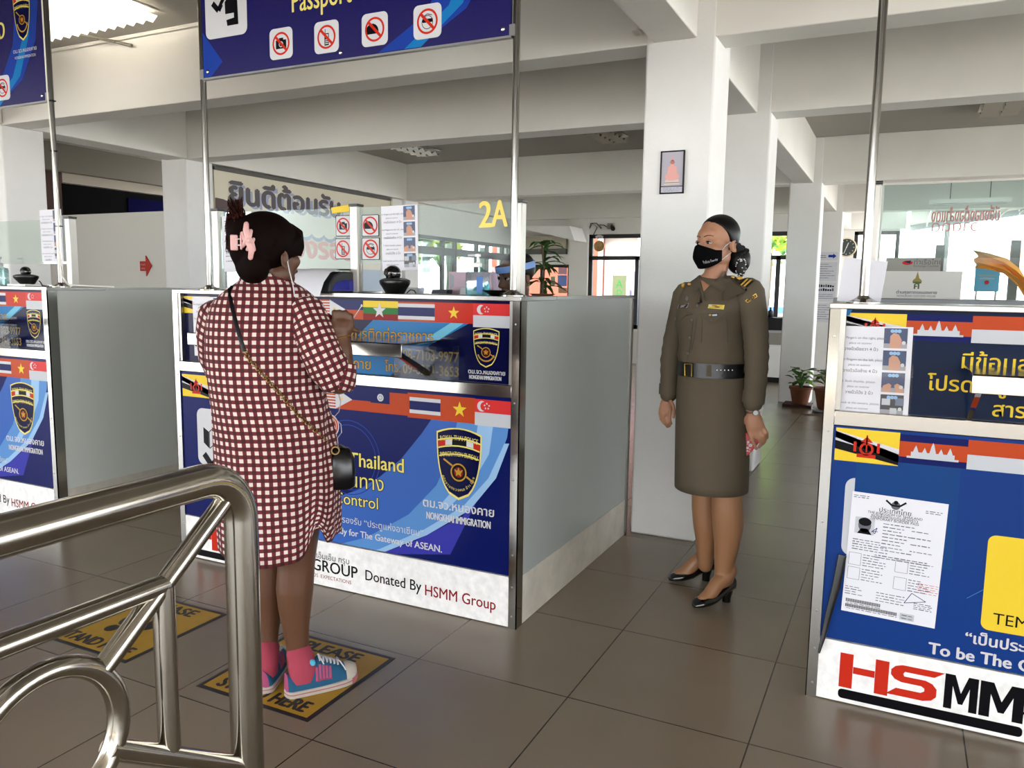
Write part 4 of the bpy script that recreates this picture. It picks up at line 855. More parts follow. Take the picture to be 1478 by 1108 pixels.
# pump bottles
GELC = mat('teal_gel', '#2fb3c4', .1, trans=.6, ior=1.3)
CLEARP = glass_mat('clear_bottle', '#dcebea', .12)
def bottle(x, y, s, lab, gel, lvl):
    t = thing('pump_bottle', lab, 'bottle', (x, y, ZT), 'hand sanitizer bottles'); rr = lambda q, z: [Vector((x+a*s, y+b_*s*.7, ZT+z*s)) for a, b_ in rrect(-q, q, -q, q, q*.35)]
    m = MB(); m.rings([rr(.041, 0), rr(.043, .004), rr(.043, .088), rr(.036, .098), rr(.017, .106), rr(.015, .116)], CLEARP); build('body', m, t)
    m = MB(); m.rings([rr(.0405, .003), rr(.0405, lvl)], gel); build('gel', m, t)
    m = MB(); m.lathe([(.017, .112), (.017, .126), (.008, .129), (.005, .132), (.005, .152), (.012, .153), (.012, .162), (.002, .164)], (x, y, ZT), WHITE if lvl < .06 else PGREY, 16)
    m.v = [Vector((x+(v.x-x)*s, y+(v.y-y)*s, ZT+(v.z-ZT)*s)) for v in m.v]; m.obox((x-.018*s, y, ZT+.158*s), (.025*s, 0, 0), (0, .006*s, 0), (0, 0, .004*s), PGREY); build('pump', m, t)
    if lvl < .06: m = MB(); m.box(x+.012*s, x+.04*s, y-.0315*s, y-.0308*s, ZT+.01*s, ZT+.075*s, mat('blue_label', '#3f6fae', .5)); build('sticker', m, t, smooth=0)
a = onY(691, 430, YF+.12); bottle(a.x, YF+.11, 1.0, 'pump bottle a quarter full of teal gel below the 2A mark', GELC, .045)
a = onY(4, 412, YF+.12); bottle(a.x, YF+.11, 1.0, 'clear pump bottle at the photo edge beside the webcam', glass_mat('clear_gel', '#dfe9ea', .02), .1)
# ================================================================= floor mats
MATY = mat('mat_yellow', '#a9831d', .5, noise=(20, .08)); MATK = mat('mat_black', '#17161a', .5)
def floor_mat_thing(x0, y0, lab, s=.474):
    m = MB(); m.box(x0, x0+s, y0, y0+s, .0006, .002, MATK); pr = Print(m, (x0, y0, .002), (1, 0, 0), (0, 1, 0), step=.00025)
    pr.rect(.016, s-.016, .016, s-.016, MATY, 1)
    pr.text('PLEASE', s/2, s-.092, MATK, w=.25, h=.085, L=2, al='CENTER', bold=.004); pr.text('STAND HERE', s/2, .035, MATK, w=.37, h=.085, L=2, al='CENTER', bold=.004)
    for sx in (-1, 1):
        cx = s/2+sx*.055; cy = s/2
        pr.poly([(cx+.034*cos(a)*(1+.15*sx*cos(a)), cy+.03+.062*sin(a)) for a in [2*pi*i/20 for i in range(20)]], MATK, 2); pr.poly([(cx+.027*cos(a), cy-.066+.03*sin(a)) for a in [2*pi*i/16 for i in range(16)]], MATK, 2)
        pr.rect(cx-.04, cx+.04, cy-.04, cy-.033, MATY, 3)
    tag(build('floor_mat', m, smooth=0), lab, 'floor mat', 'yellow stand here mats')
floor_mat_thing(-2.03, 1.784, 'yellow PLEASE STAND HERE floor mat under the blue sneakers'); floor_mat_thing(-2.852, 1.784, 'yellow PLEASE STAND HERE floor mat with nobody on it, seen through the railing')
# ================================================================= steel railing (in the plane x = XRL)
XRL = -1.077
t = thing('steel_railing', 'polished steel pipe railing with a ring, in front of the standing mats', 'railing', (XRL, .9, 0))
r_ = lambda px, py: onX(px, py, XRL)
pe = r_(352, 900).y; zt = .995
m = MB(); arc = [(XRL, pe-.09+.09*sin(a), zt-.09+.09*cos(a)) for a in [pi/2*i/8 for i in range(9)]]
m.sweep([(XRL, -.6, zt-.002), (XRL, .3, zt-.001)]+arc+[(XRL, pe, .5), (XRL, pe, 0)], .0305, RAILST, 24); build('top_rail', m, t)
m = MB(); m.sweep([r_(331.6, 712), r_(147, 965)], .017, RAILST, 16); build('diagonal_brace', m, t)
q0, q1 = r_(0, 933), r_(237, 843); d = (q1-q0); m = MB(); m.sweep([q0-d*3, q1], .018, RAILST, 16); build('mid_rail', m, t)
q0, q1 = r_(238, 862), r_(243, 1088); m = MB(); m.sweep([(XRL, .886, .835), (XRL, .886, .545)], .0185, RAILST, 16); build('spindle', m, t)
m = MB(); m.torus((XRL, .675, .66), .118, .0175, RAILST, axis=(1, 0, 0), n=48, k=14); build('ring', m, t)
q0, q1 = r_(156, 1079), r_(352, 1106); m = MB(); m.sweep([q0, q1], .0185, RAILST, 16); build('lower_rail', m, t)
m = MB(); m.sweep([(XRL, -.6, .3), (XRL, pe, .3)], .0185, RAILST, 16); build('bottom_rail', m, t)
m = MB(); m.sweep([(XRL, .675, .55), (XRL, .675, .3)], .0185, RAILST, 16); build('spindle', m, t)
m = MB(); m.cyl((XRL, -.6, zt), (XRL, -.6, 0), .0305, RAILST, 24); build('post', m, t)
m = MB(); m.lathe([(.06, 0), (.06, .006), (.04, .01), (.034, .02)], (XRL, pe, 0), RAILST, 24); build('flange', m, t)
# ================================================================= on the near column
YC = 4.1
a, c = onY(955, 219, YC), onY(987, 279, YC)
t = thing('framed_picture', 'small framed picture of a seated pink Buddha statue on the near column', 'picture', ((a.x+c.x)/2, YC, c.z))
m = MB(); x0, x1, z0, z1 = a.x, c.x, c.z, a.z
for q in ((x0, x0+.006, z0, z1), (x1-.006, x1, z0, z1), (x0, x1, z0, z0+.006), (x0, x1, z1-.006, z1)): m.box(q[0], q[1], YC-.016, YC-.001, q[2], q[3], MATTEB)
build('frame', m, t, smooth=0)
m = MB(); m.box(x0+.004, x1-.004, YC-.01, YC-.002, z0+.004, z1-.004, mat('picture_grey', '#a7a2ac', .4)); pr = Print(m, (x0, YC-.01, z0), (1, 0, 0), (0, 0, 1)); W, H = x1-x0, z1-z0; cx = W*.5
BUD = mat('picture_pink', '#d59a92', .4); pr.rect(.006, W-.006, .006, H*.16, mat('picture_caption', '#b9b6c4', .4), 1); pr.rect(.006, W-.006, H*.16, H*.18, MATTEB, 1)
pr.poly([(cx-.042, H*.21), (cx+.042, H*.21), (cx+.034, H*.33), (cx-.034, H*.33)], mat('picture_stone', '#c9b7ae', .4), 2); pr.rect(cx-.04, cx+.04, H*.25, H*.262, INK, 2.5); pr.disc(cx, H*.4, .038, BUD, 2.2, 20, .02); pr.poly([(cx-.028, H*.42), (cx+.028, H*.42), (cx+.022, H*.62), (cx+.008, H*.66), (cx-.008, H*.66), (cx-.022, H*.62)], BUD, 3)
pr.disc(cx, H*.71, .0115, BUD, 4, 16, .016); pr.poly([(cx-.008, H*.76), (cx+.008, H*.76), (cx, H*.88)], BUD, 4); pr.disc(cx, H*.725, .012, mat('picture_brown', '#a8655a', .4), 4.5, 14, .008)
for i in range(3): scribble(pr, W*.15, W*.85, H*(.13-.035*i), INK, .002, rd)
build('print', m, t, smooth=0)
# drain pipe elbow in front of the beam
t = thing('drain_pipe', 'white painted drain pipe elbow at the top of the near column', 'pipe', (-1.17, 4.0, 2.66)); PW = mat('painted_pipe', '#dcd9d2', .6)
a, c, d = onY(918, 38, 4.03), onY(996, 28, 4.03), onY(998, -15, 4.03)
m = MB(); m.sweep([a, c], .016, PW, 14); m.sweep([a+(c-a)*.12, a+(c-a)*.22], .021, PW, 14); m.sweep([a+(c-a)*.8, a+(c-a)*.92], .021, PW, 14); build('pipe', m, t)
m = MB(); m.obox(a+Vector((-.004, .03, .0)), (.02, 0, 0), (0, .045, 0), (0, 0, .026), PW); build('elbow', m, t, bevel=.008)
m = MB(); m.obox((c+d)/2+Vector((-.004, .0, -.02)), (.026, 0, 0), (0, .026, 0), (0, 0, (d-c).length*.42), PW); m.cyl(d, d+Vector((0, 0, .4)), .018, PW, 14); build('downpipe', m, t, bevel=.005)
# conduit along the first beam
m = MB(); m.sweep([(-6.2, 4.085, 3.07), (-4.3, 4.085, 3.07), (-3.2, 4.085, 3.068)], .007, PW, 8); m.sweep([(-5.35, 3.86, 3.07), (-5.2, 4.07, 3.05), (-5.05, 4.08, 3.01)], .011, mat('grey_conduit', '#7d786e', .6), 8); tag(build('conduit', m), 'thin electrical conduit along the top of the first beam beside the lit light', 'conduit')
# ================================================================= ceiling lights
LITL = mat('lit_louvre', '#f4f1ea', .4, emit=('#fff5e8', .45)); LOUV = mat('louvre_reflector', '#e4e2dc', .25, .6); TUBE = mat('lit_tube', '#ffffff', .4, emit=('#fff6e6', 5.)); TUBEOFF = mat('unlit_tube', '#cfcfcf', .3)
def troffer(x0, x1, y0, y1, lab, lit, along='X', group='ceiling lights'):
    t = thing('ceiling_light', lab, 'ceiling light', ((x0+x1)/2, (y0+y1)/2, ZC-.1), group); z = ZC
    m = MB(); m.box(x0, x1, y0, y1, z-.012, z-.004, LOUV)
    build('housing', m, t, smooth=0)
    rows = 2
    for i in range(rows):
        if along == 'X': yc = y0+(y1-y0)*(i+.5)/rows; build('tube', MB().cyl((x0+.03, yc, z-.035), (x1-.03, yc, z-.035), .013, TUBE if lit else TUBEOFF, 12), t)
        else: xc = x0+(x1-x0)*(i+.5)/rows; build('tube', MB().cyl((xc, y0+.03, z-.035), (xc, y1-.03, z-.035), .013, TUBE if lit else TUBEOFF, 12), t)
    n = 13 if lit else 8; L0, L1 = (x0, x1) if along == 'X' else (y0, y1); W0, W1 = (y0, y1) if along == 'X' else (x0, x1)
    for i in range(rows):
        m = MB(); c0, c1 = W0+(W1-W0)*i/rows+.012, W0+(W1-W0)*(i+1)/rows-.012; rs = []
        for k in range(2*n+1):
            p = L0+(L1-L0)*k/(2*n); zz = z-(.082 if k % 2 else .045); rs.append([(p, c0, zz), (p, c1, zz)] if along == 'X' else [(c0, p, zz), (c1, p, zz)])
        m.rings(rs, LITL if lit else LOUV, cap=False, close=False); build('louvre', m, t, smooth=0)
troffer(-5.66, -4.46, 3.22, 3.82, 'lit fluorescent ceiling light with zigzag louvres at the top of the photo', True)
for xc, lab in ((-5.68, 'unlit louvred ceiling light beyond the stickers on the glass'), (-3.12, 'unlit louvred ceiling light left of the near column'), (.72, 'unlit louvred ceiling light above the counter with the yellow notice')): troffer(xc-.17, xc+.17, 7.9, 9.1, lab, False, 'Y')
# hanging batten over the customs booth
t = thing('batten_light', 'thin batten light hung on two wires seen through the wide partition pane', 'ceiling light', (.75, 9.0, 2.3)); Y = 11.0
a, c = onY(1341, 295, Y), onY(1460, 290, Y); zb = (a.z+c.z)/2
m = MB(); m.box(a.x, c.x, Y-.03, Y+.03, zb, zb+.05, WHITE); build('housing', m, t); m = MB(); m.cyl((a.x+.05, Y, zb-.012), (c.x-.05, Y, zb-.012), .013, TUBEOFF, 12); build('tube', m, t)
for x in (a.x+.22, c.x-.22): build('wire', MB().cyl((x, Y, zb+.05), (x, Y, ZC), .005, MATTEB, 6), t)
# ================================================================= mural and far-off things along the side wall
XM = -6.645
t = thing('welcome_banner', 'long cream welcome banner with Thai lettering and a cartoon landscape on the side wall', 'banner', (XM, 7.8, .3))
m = MB(); m.box(XM-.03, XM, 6.32, 9.55, .3, 2.535, CREAM)
pr = Print(m, (XM, 6.32, .3), (0, 1, 0), (0, 0, 1), clip=(.002, 3.22, .002, 2.23), step=.0012)
B = lambda px, py: (onX(px, py, XM).y-6.32, onX(px, py, XM).z-.3)
pr.rect(0, 3.23, .72, 1.2, mat('banner_mist', '#b9c2c6', .5), .4); pr.rect(0, 3.23, 0, .82, mat('banner_sea', '#93a7b5', .5), .8); pr.rect(0, 3.23, 1.15, 1.4, mat('banner_haze', '#c4c4ba', .5), .3)
SH = mat('banner_shadow_lilac', '#9aa0b8', .5); CLD = mat('banner_cloud', '#dcd8ca', .5)
a, c = B(338, 300), B(492, 327)
for i in range(9):
    u = a[0]+(c[0]-a[0])*(i/8); pr.disc(u, a[1]-.12, .17, SH, 1+.02*i, 18); pr.disc(u, a[1]-.08, .165, CLD, 1.4+.02*i, 18)
pr.text('ยินดีต้อนรับ', a[0]-.02, a[1]+.02, SH, w=(c[0]-a[0])*1.04, h=.33, L=2, bold=.006); pr.text('ยินดีต้อนรับ', a[0]-.06, a[1]+.05, GREYT, w=(c[0]-a[0])*1.02, h=.33, L=3, bold=.018)
a, c = B(415, 370), B(507, 378)
for i in range(8):
    u = a[0]-.4+(c[0]+.9-a[0])*(i/7); pr.disc(u, a[1]-.1, .17, SH, 1.2+.02*i, 18); pr.disc(u, a[1]-.05, .17, CLD, 1.6+.02*i, 18)
pr.text('เมืองรอย', c[0]+.02, a[1]+.0, mat('banner_salmon', '#d9958c', .5), w=1.55, h=.36, L=3, al='RIGHT', bold=.02)
# cartoon boy at the left end, ship's pool-blue panel at right
q = B(302, 350); pr.disc(.05, q[1]+.0, .25, SKIN_P, 2, 24, .3); pr.disc(.05, q[1]+.22, .27, mat('banner_cap_blue', '#7f93b5', .5), 2.4, 24, .13); pr.disc(.03, q[1]+.36, .28, mat('banner_hair', '#4a3432', .5), 2.2, 20, .12); pr.rect(0, .27, q[1]-.62, q[1]-.28, mat('banner_violet', '#5d5a7d', .5), 2, r=.1); pr.line([(.05, q[1]-.13), (.13, q[1]-.17), (.2, q[1]-.14)], .02, DRED, 3); pr.disc(.16, q[1]+.03, .02, MATTEB, 3, 10)
a, c = B(506, 388), B(550, 428); pr.rect(a[0], c[0], c[1]-.02, a[1], mat('banner_pale_blue', '#aebccb', .5), 2); pr.rect(a[0], c[0], c[1]+.02, c[1]+.06, BLUE, 3); pr.rect(a[0], c[0], c[1]-.03, c[1]+.02, PWHITE, 3)
for i in range(12): pr.poly([(.2+i*.24, .8), (.24+i*.24, .8), (.22+i*.24, .98)], mat('banner_spire', '#8a9cab', .5), 1)
build('sheet', m, t, smooth=0)
m = MB(); m.box(XM-.04, XM+.015, 6.32, 9.58, 2.53, 2.572, mat('banner_frame', '#4f4b46', .5)); m.box(XM-.04, XM+.015, 9.55, 9.6, .28, 2.57, CREAM); build('frame', m, t, smooth=0)
# dark side room: slatted shutter box, boards, dark windows
XS = -9.38
SLAT = mat('shutter_grey', '#7d796f', .5)
t = thing('roller_shutter', 'grey roller shutter high on the far side wall, above the dark windows', 'shutter', (XS, 8, 2.3))
D = lambda px, py: onX(px, py, XS)
zs = [0, D(46, 203).z, D(46, 218.6).z, D(46, 232.6).z]
m = MB(); m.box(XS, XS+.12, 4.5, 9.9, zs[3], zs[2]-.05, SLAT); m.box(XS, XS+.1, 4.5, 9.9, zs[2], zs[1]-.05, SLAT); build('slat', m, t, smooth=0)
m = MB(); m.box(XS, XS+.02, 4.5, 9.9, zs[3], zs[1], DARKIN); m.box(XS, XS+.16, 4.5, 9.9, zs[1], ZC-.45, mat('shutter_box', '#6f6b62', .6)); build('box', m, t, smooth=0)
b1, b2 = D(85, 242), D(222, 270)
m = MB(); m.box(XS, XS+.05, b1.y, 10.2, D(84.5, 263).z, zs[3]-.02, mat('pale_board', '#a9a398', .6)); tag(build('board', m, smooth=0), 'pale horizontal board below the roller shutter', 'board')
m = MB(); m.box(XS, XS+.06, 4.4, b1.y-.02, .02, zs[3]-.02, WOOD); tag(build('door_leaf', m, smooth=0), 'dark red-brown wooden door leaf below the roller shutter', 'door')
m = MB(); m.box(XS, XS+.04, b1.y, 10.2, .9, D(84.5, 263).z-.01, DARKIN); tag(build('dark_window', m, smooth=0), 'dark glazed window below the pale board in the side room', 'window')
a, c = D(181, 285), D(222, 305); m = MB(); m.box(XS+.041, XS+.055, a.y, c.y+.4, 1.2, a.z, mat('deep_blue_poster', '#0b0a3a', .9, spec=.05)); pr = Print(m, (XS+.055, a.y, 1.2), (0, 1, 0), (0, 0, 1)); pr.text('รับ', c.y-a.y-.28, a.z-1.2-.5, GOLD, h=.3, L=2); tag(build('poster', m, smooth=0), 'deep blue poster with gold letters in the dark window', 'poster')  # plain deep blue print, no glow of its own
# red arrow sign on the low partition
a = onY(203, 391, 5.99); t = tag(build('arrow_sign', MB().prism([(a.x+u, 5.996, a.z+v-.0) for u, v in ((0, 0), (.09, 0), (.09, -.055), (.175, .055), (.09, .165), (.09, .105), (0, .105))], (0, -.012, 0), mat('arrow_red', '#a8281e', .5)), smooth=0), 'red arrow sign on the low grey partition', 'sign')
m = MB(); pr = Print(m, (a.x, 5.984, a.z), (1, 0, 0), (0, 0, 1)); pr.text('ทางเข้า', .015, .06, PGREY, w=.07, L=1); pr.text('entry', .02, .02, PGREY, w=.06, L=1); build('lettering', m, t, smooth=0)
# ================================================================= back of the hall
TERRA = mat('terracotta', '#7a4a33', .8, noise=(9, .15))
def leaf(m, base, tip, wd, mm, droop=.3):
    b_, t_ = Vector(base), Vector(tip); d = t_-b_; sd = d.cross(Vector((0, 0, 1))); sd = sd.normalized() if sd.length > 1e-5 else Vector((1, 0, 0)); pts = []
    for i in range(5):
        s = i/4; c = b_+d*s+Vector((0, 0, -droop*s*s*d.length)); w = wd*sin(pi*(.12+.86*s))
        pts.append((c-sd*w+Vector((0, 0, w*.3)), c, c+sd*w+Vector((0, 0, w*.3))))
    for p, q in zip(pts, pts[1:]): m.add([p[0], p[1], p[2], q[0], q[1], q[2]], [(0, 1, 4, 3), (1, 2, 5, 4)], mm)
def pot_plant(x, y, r, h, lab, kind, seed, z0=0., k=1.):
    rd = random.Random(seed); t = thing('potted_plant', lab, 'plant', (x, y, z0), 'potted plants')
    m = MB(); m.lathe([(r*.62, 0), (r*.7, .01), (r*.95, h*.85), (r*1.05, h*.87), (r*1.05, h), (r*.92, h), (r*.9, h*.88), (.01, h*.86)], (x, y, z0+.001), TERRA, 24); build('pot', m, t)
    m = MB()
    if kind == 'bush':
        for i in range(34):
            a = rd.uniform(0, 2*pi); l = rd.uniform(.6, 1.25)*r; hh = z0+h+rd.uniform(.03, .2); s = Vector((x+l*cos(a)*.6, y+l*sin(a)*.6, hh)); e = s+Vector((cos(a)*.1, sin(a)*.1, rd.uniform(-.03, .07))); leaf(m, s, e, .04, rd.choice((LEAF[1], LEAF[2], LEAF[2])), .25)
        for i in range(14): a = 2*pi*i/14; m.sweep([(x, y, z0+h*.85), (x+r*.3*cos(a), y+r*.3*sin(a), z0+h+.06), (x+r*.6*cos(a), y+r*.6*sin(a), z0+h+.12)], .004, LEAF[2], 5)
        leaf(m, (x, y, z0+h+.1), (x+.05, y, z0+h+.33), .02, LEAF[0], .1)
    else:
        m.sweep([(x, y, z0+h*.85), (x+.02*k, y, z0+h+.35*k), (x-.02*k, y, z0+h+.75*k)], .018*k, BARK, 8)
        for i in range(34):
            a = rd.uniform(0, 2*pi); zz = z0+h+rd.uniform(.05, .8)*k; l = rd.uniform(.3, .5)*k; leaf(m, (x, y, zz), (x+l*cos(a), y+l*sin(a), zz+rd.uniform(.0, .35)*k), .035*k**.7, rd.choice((LEAF[2], LEAF[2], mat('leaf_deep', '#26451f', .5))), .55)
    build('foliage', m, t, smooth=60); return t
pot_plant(-.98, 9.68, .125, .2, 'round-leaved plant in a terracotta bowl at the foot of the third column, left one', 'bush', 2, .035)
pot_plant(-.66, 9.4, .15, .24, 'round-leaved plant in a larger terracotta bowl beside the steel counter edge', 'bush', 6, .03)
m = MB(); m.box(-1.16, -.84, 9.55, 9.85, 0.001, .034, WOOD); tag(build('board', m), 'dark board under the left terracotta bowl', 'board')
m = MB(); m.lathe([(.1, .001), (.16, .012), (.168, .028), (.155, .03), (.01, .02)], (-.66, 9.4, 0), PGREY, 24); tag(build('saucer', m), 'pale saucer under the larger terracotta bowl', 'saucer')
m = MB(); m.prism([(-.88, 9.05, .002), (-.8, 9.0, .002), (-.74, 9.08, .002), (-.8, 9.14, .002)], (0, 0, .004), mat('dry_leaf', '#5a3328', .8)); tag(build('dry_leaf', m, smooth=0), 'dry leaf on the floor in front of the plants', 'leaf')
a = onY(783, 420, 4.72); pot_plant(a.x, 4.72, .08, .034, 'dark long-leaved plant on the back desk beside the blue face shield', 'tall', 4, 1.264, .42)
# low cabinet, black box and bottles under the far window
t = thing('cabinet', 'low white cabinet with a grey top under the far window behind the uniformed woman', 'cabinet', (-1.75, 12.3, 0))
m = MB(); m.box(-2.5, -1.3, 12.0, 12.6, .08, .56, WHITE); build('body', m, t); build('plinth', MB().box(-2.46, -1.34, 12.04, 12.56, 0.002, .08, MATTEB), t)
build('top', MB().box(-2.54, -1.28, 11.96, 12.62, .56, .72, mat('cabinet_grey', '#8c8880', .6)), t)
for x in (-2.5, -1.9): d = build('door', MB().box(x+.01, x+.59, 11.985, 12.0, .1, .54, WHITE), t); build('handle', MB().box(x+.06, x+.08, 11.965, 11.985, .27, .37, BLACK), d)
t = tag(build('equipment_box', MB().box(-2.35, -1.4, 12.2, 12.6, .76, .94, MATTEB), bevel=.01), 'long black box on the low white cabinet', 'box')
build('ledge', MB().box(-2.4, -1.35, 12.1, 12.61, .722, .758, PGREY), t)
for i, (x, hh, mm, lab) in enumerate(((-1.83, .19, PWHITE, 'white bottle on the black box under the far window'), (-1.74, .15, BLACK, 'small black bottle on the black box under the far window'))):
    tag(build('bottle', MB().lathe([(.04, 0), (.045, .01), (.045, hh*.6), (.02, hh*.72), (.016, hh*.75), (.018, hh), (.002, hh)], (x, 12.35, .941), mm, 16)), lab, 'bottle', 'bottles on the black box')
# notices on the fourth column
YN = 13.6
for z0, z1, lab, kind in ((1.93, 2.06, 'small direction notice with a blue arrow on the fourth column', 'a'), (1.6, 1.9, 'printed notice below the blue arrow notice', 't'), (1.28, 1.58, 'notice full of small pictures on the fourth column', 'p'), (.95, 1.25, 'lowest printed notice on the fourth column', 't')):
    z0 -= .1; z1 -= .1; m = MB(); m.box(-1.22, -.94, YN-.004, YN-.001, z0, z1, PAPER); pr = Print(m, (-1.22, YN-.004, z0), (1, 0, 0), (0, 0, 1), step=.001); h_ = z1-z0
    if kind == 'a': pr.poly([(.14, .045), (.21, .045), (.21, .025), (.26, .065), (.21, .105), (.21, .085), (.14, .085)], BLUE, 1); scribble(pr, .02, .11, .07, INK, .01, rd); scribble(pr, .02, .11, .04, INK, .01, rd)
    elif kind == 't':
        for i in range(7): scribble(pr, .02, .02+.24*rd.uniform(.5, 1), h_*(.88-.12*i), INK, .008, rd)
    else:
        for i in range(14): pr.rect(.02+.034*(i % 7), .02+.034*(i % 7)+.026, h_*(.75-.2*(i//7)), h_*(.9-.2*(i//7))-rd.uniform(0, .02), PBLACK if rd.random() < .7 else INK, 1)
        for i in range(3): scribble(pr, .02, .24, h_*(.35-.1*i), INK, .008, rd)
    tag(build('notice', m, smooth=0), lab, 'notice', 'notices on the fourth column')
# wall clock
a = onY(1222, 357, 17.58); t = thing('wall_clock', 'round black-faced wall clock near the white sheet', 'clock', (a.x, 17.58, a.z))
m = MB(); m.lathe([(.17, 0), (.19, 0), (.19, .03), (.172, .04), (.168, .02)], (a.x, 17.595, a.z), mat('clock_rim', '#cdbf9d', .4, .4), 40, axis=(0, -1, 0)); build('rim', m, t)
m = MB(); m.cyl((a.x, 17.56, a.z), (a.x, 17.55, a.z), .17, mat('clock_face', '#2a2f2c', .4), 40); pr = Print(m, (a.x, 17.55, a.z), (1, 0, 0), (0, 0, 1), step=.001)
for i in range(12): b_ = 2*pi*i/12; pr.line([(.125*sin(b_), .125*cos(b_)), (.15*sin(b_), .15*cos(b_))], .012, PGREY, 1)
build('face', m, t, smooth=0)
for ang, l, w in ((20, .1, .016), (200, .13, .011)): m = MB(); pr = Print(m, (a.x, 17.546, a.z), (1, 0, 0), (0, 0, 1)); pr.line([(-.02*sin(radians(ang)), -.02*cos(radians(ang))), (l*sin(radians(ang)), l*cos(radians(ang)))], w, PWHITE, 1+l*10); build('hand', m, t, smooth=0)
# camera, wires and roundel over the window
a = onY(884, 328, 13.62); t = thing('security_camera', 'small dark security camera above the bright far window', 'camera', (a.x, 13.62, a.z))
m = MB(); m.box(a.x-.08, a.x+.02, 13.56, 13.7, a.z-.03, a.z+.07, mat('junction_grey', '#8b897f', .6)); build('bracket', m, t); m = MB(); m.cyl((a.x+.02, 13.55, a.z+.0), (a.x+.08, 13.42, a.z-.04), .04, BLACK, 16); build('body', m, t)
m = MB(); P0 = [(846, 338), (856, 340), (862, 328), (855, 322), (850, 332), (853, 322), (861, 322), (868, 330), (866, 324), (872, 325), (880, 330)]
m.sweep([onY(x, y, 13.69) for x, y in P0], .008, MATTEB, 6); tag(build('cable', m), 'loose loops of dark wire beside the small security camera', 'cable')
a = onY(864.5, 355, 13.64); t = thing('roundel', 'round gilt ornament hung by a bow at the top of the bright far window', 'ornament', (a.x, 13.64, a.z)); GILT = mat('gilt', '#b08d5c', .35, .5)
m = MB(); m.lathe([(.0, -.01), (.075, -.008), (.08, 0), (.1, .004), (.1, -.012), (0.001, -.014)], (a.x, 13.65, a.z), GILT, 32, axis=(0, -1, 0)); build('disc', m, t)
m = MB(); m.ell((a.x+.02, 13.64, a.z+.02), .03, .02, .045, GILT, 12, 8); m.ell((a.x-.03, 13.64, a.z-.03), .03, .015, .03, GILT, 12, 8); build('relief', m, t)
m = MB(); m.sweep([(a.x, 13.65, a.z+.1), (a.x, 13.65, a.z+.16)], .006, PWHITE, 6); m.obox((a.x-.035, 13.65, a.z+.17), (.035, 0, .012), (0, .006, 0), (-.006, 0, .02), PWHITE); m.obox((a.x+.035, 13.65, a.z+.17), (.035, 0, -.012), (0, .006, 0), (.006, 0, .02), PWHITE); build('bow', m, t)
# awning, shutter box and posters at the left of the far wall
m = MB(); Y = 13.0; A = [onY(757, 326, Y), onY(822, 326, Y), onY(829, 347, Y), onY(757, 331, Y)]
m.prism([p for p in A], (0, .61, 0), WHITE); tag(build('duct', m, smooth=0, fix=True), 'white slanted duct boxing high at the left end of the far wall', 'duct')
a, c = onY(757, 341, 13.66), onY(818, 359, 13.66); m = MB(); m.box(a.x-.2, c.x, 13.6, 13.695, c.z, a.z, mat('shutter_tan', '#a8a291', .6)); t = tag(build('shutter_box', m, bevel=.01), 'tan shutter box over the small far window beside the tall plant', 'shutter box')
a2 = onY(757, 367, 13.66); build('shutter_slot', MB().box(a.x-.2, c.x, 13.6, 13.695, a2.z, c.z-.002, mat('slot_grey', '#5a5a57', .6)), t)
for px0, py0, px1, py1, mm, lab in ((806, 383, 818, 396, mat('poster_rose', '#c79aa8', .6), 'rose poster in the small far window'), (805, 397, 818, 413, mat('poster_blue', '#6f86c8', .6), 'blue poster below the rose poster'), (806, 415, 818, 423, mat('poster_tan', '#b28b6a', .6), 'tan poster below the blue poster'), (795, 399, 801, 413, mat('poster_olive', '#8f9474', .6), 'narrow olive poster left of the blue poster')):
    p, q = onY(px0, py0, 13.69), onY(px1, py1, 13.69); tag(build('poster', MB().box(p.x, q.x, 13.69, 13.694, q.z, p.z, mm), smooth=0), lab, 'poster', 'posters on the small far window')
# pink box with pale lettering and clutter behind the counter
a, c = onY(648, 392, 4.76), onY(712, 422, 4.76); m = MB(); m.box(a.x, c.x, 4.76, 4.88, 1.264, a.z, mat('pink_carton', '#d3b3c6', .5)); pr = Print(m, (a.x, 4.76, c.z), (1, 0, 0), (0, 0, 1), step=.0008); W, H = c.x-a.x, a.z-c.z
pr.text('ไทยแลนด์', W*.2, H*.4, PWHITE, w=W*.5, L=1); pr.poly([(W*.02, 0), (W*.12, H*.3), (W*.12, H*.8), (W*.02, H*.95)], PGREY, 1); tag(build('carton', m, smooth=0), 'pink printed carton behind the pump bottle of teal gel', 'carton')
# back counter standing between the two rows (grey top edge seen under the glass)
t = thing('back_desk', 'grey back desk inside the middle counter, under the pink carton', 'desk', (-2.5, 4.55, 0)); m = MB(); m.box(-4.3, -1.6, 4.5, 4.95, 1.2, 1.262, mat('desk_grey', '#9c9b96', .4)); build('desk_top', m, t, bevel=.003)
m = MB(); m.box(-4.25, -1.65, 4.55, 4.9, .004, 1.2, mat('desk_body', '#8b8a86', .6)); build('body', m, t)
for i, (x, w_, hh, mm, lab) in enumerate(((-3.05, .14, .06, PWHITE, 'stack of papers left on the back desk'), (-2.8, .1, .05, INK, 'small dark device on the back desk'), (-2.55, .16, .07, PAPER, 'crumpled white paper on the back desk'))):
    m = MB(); m.obox((x, 4.63, 1.265+hh/2), (w_/2, .02, 0), (-.02, .07, 0), (0, .01, hh/2), mm); tag(build('desk_item', m, bevel=.006), lab, 'desk item')
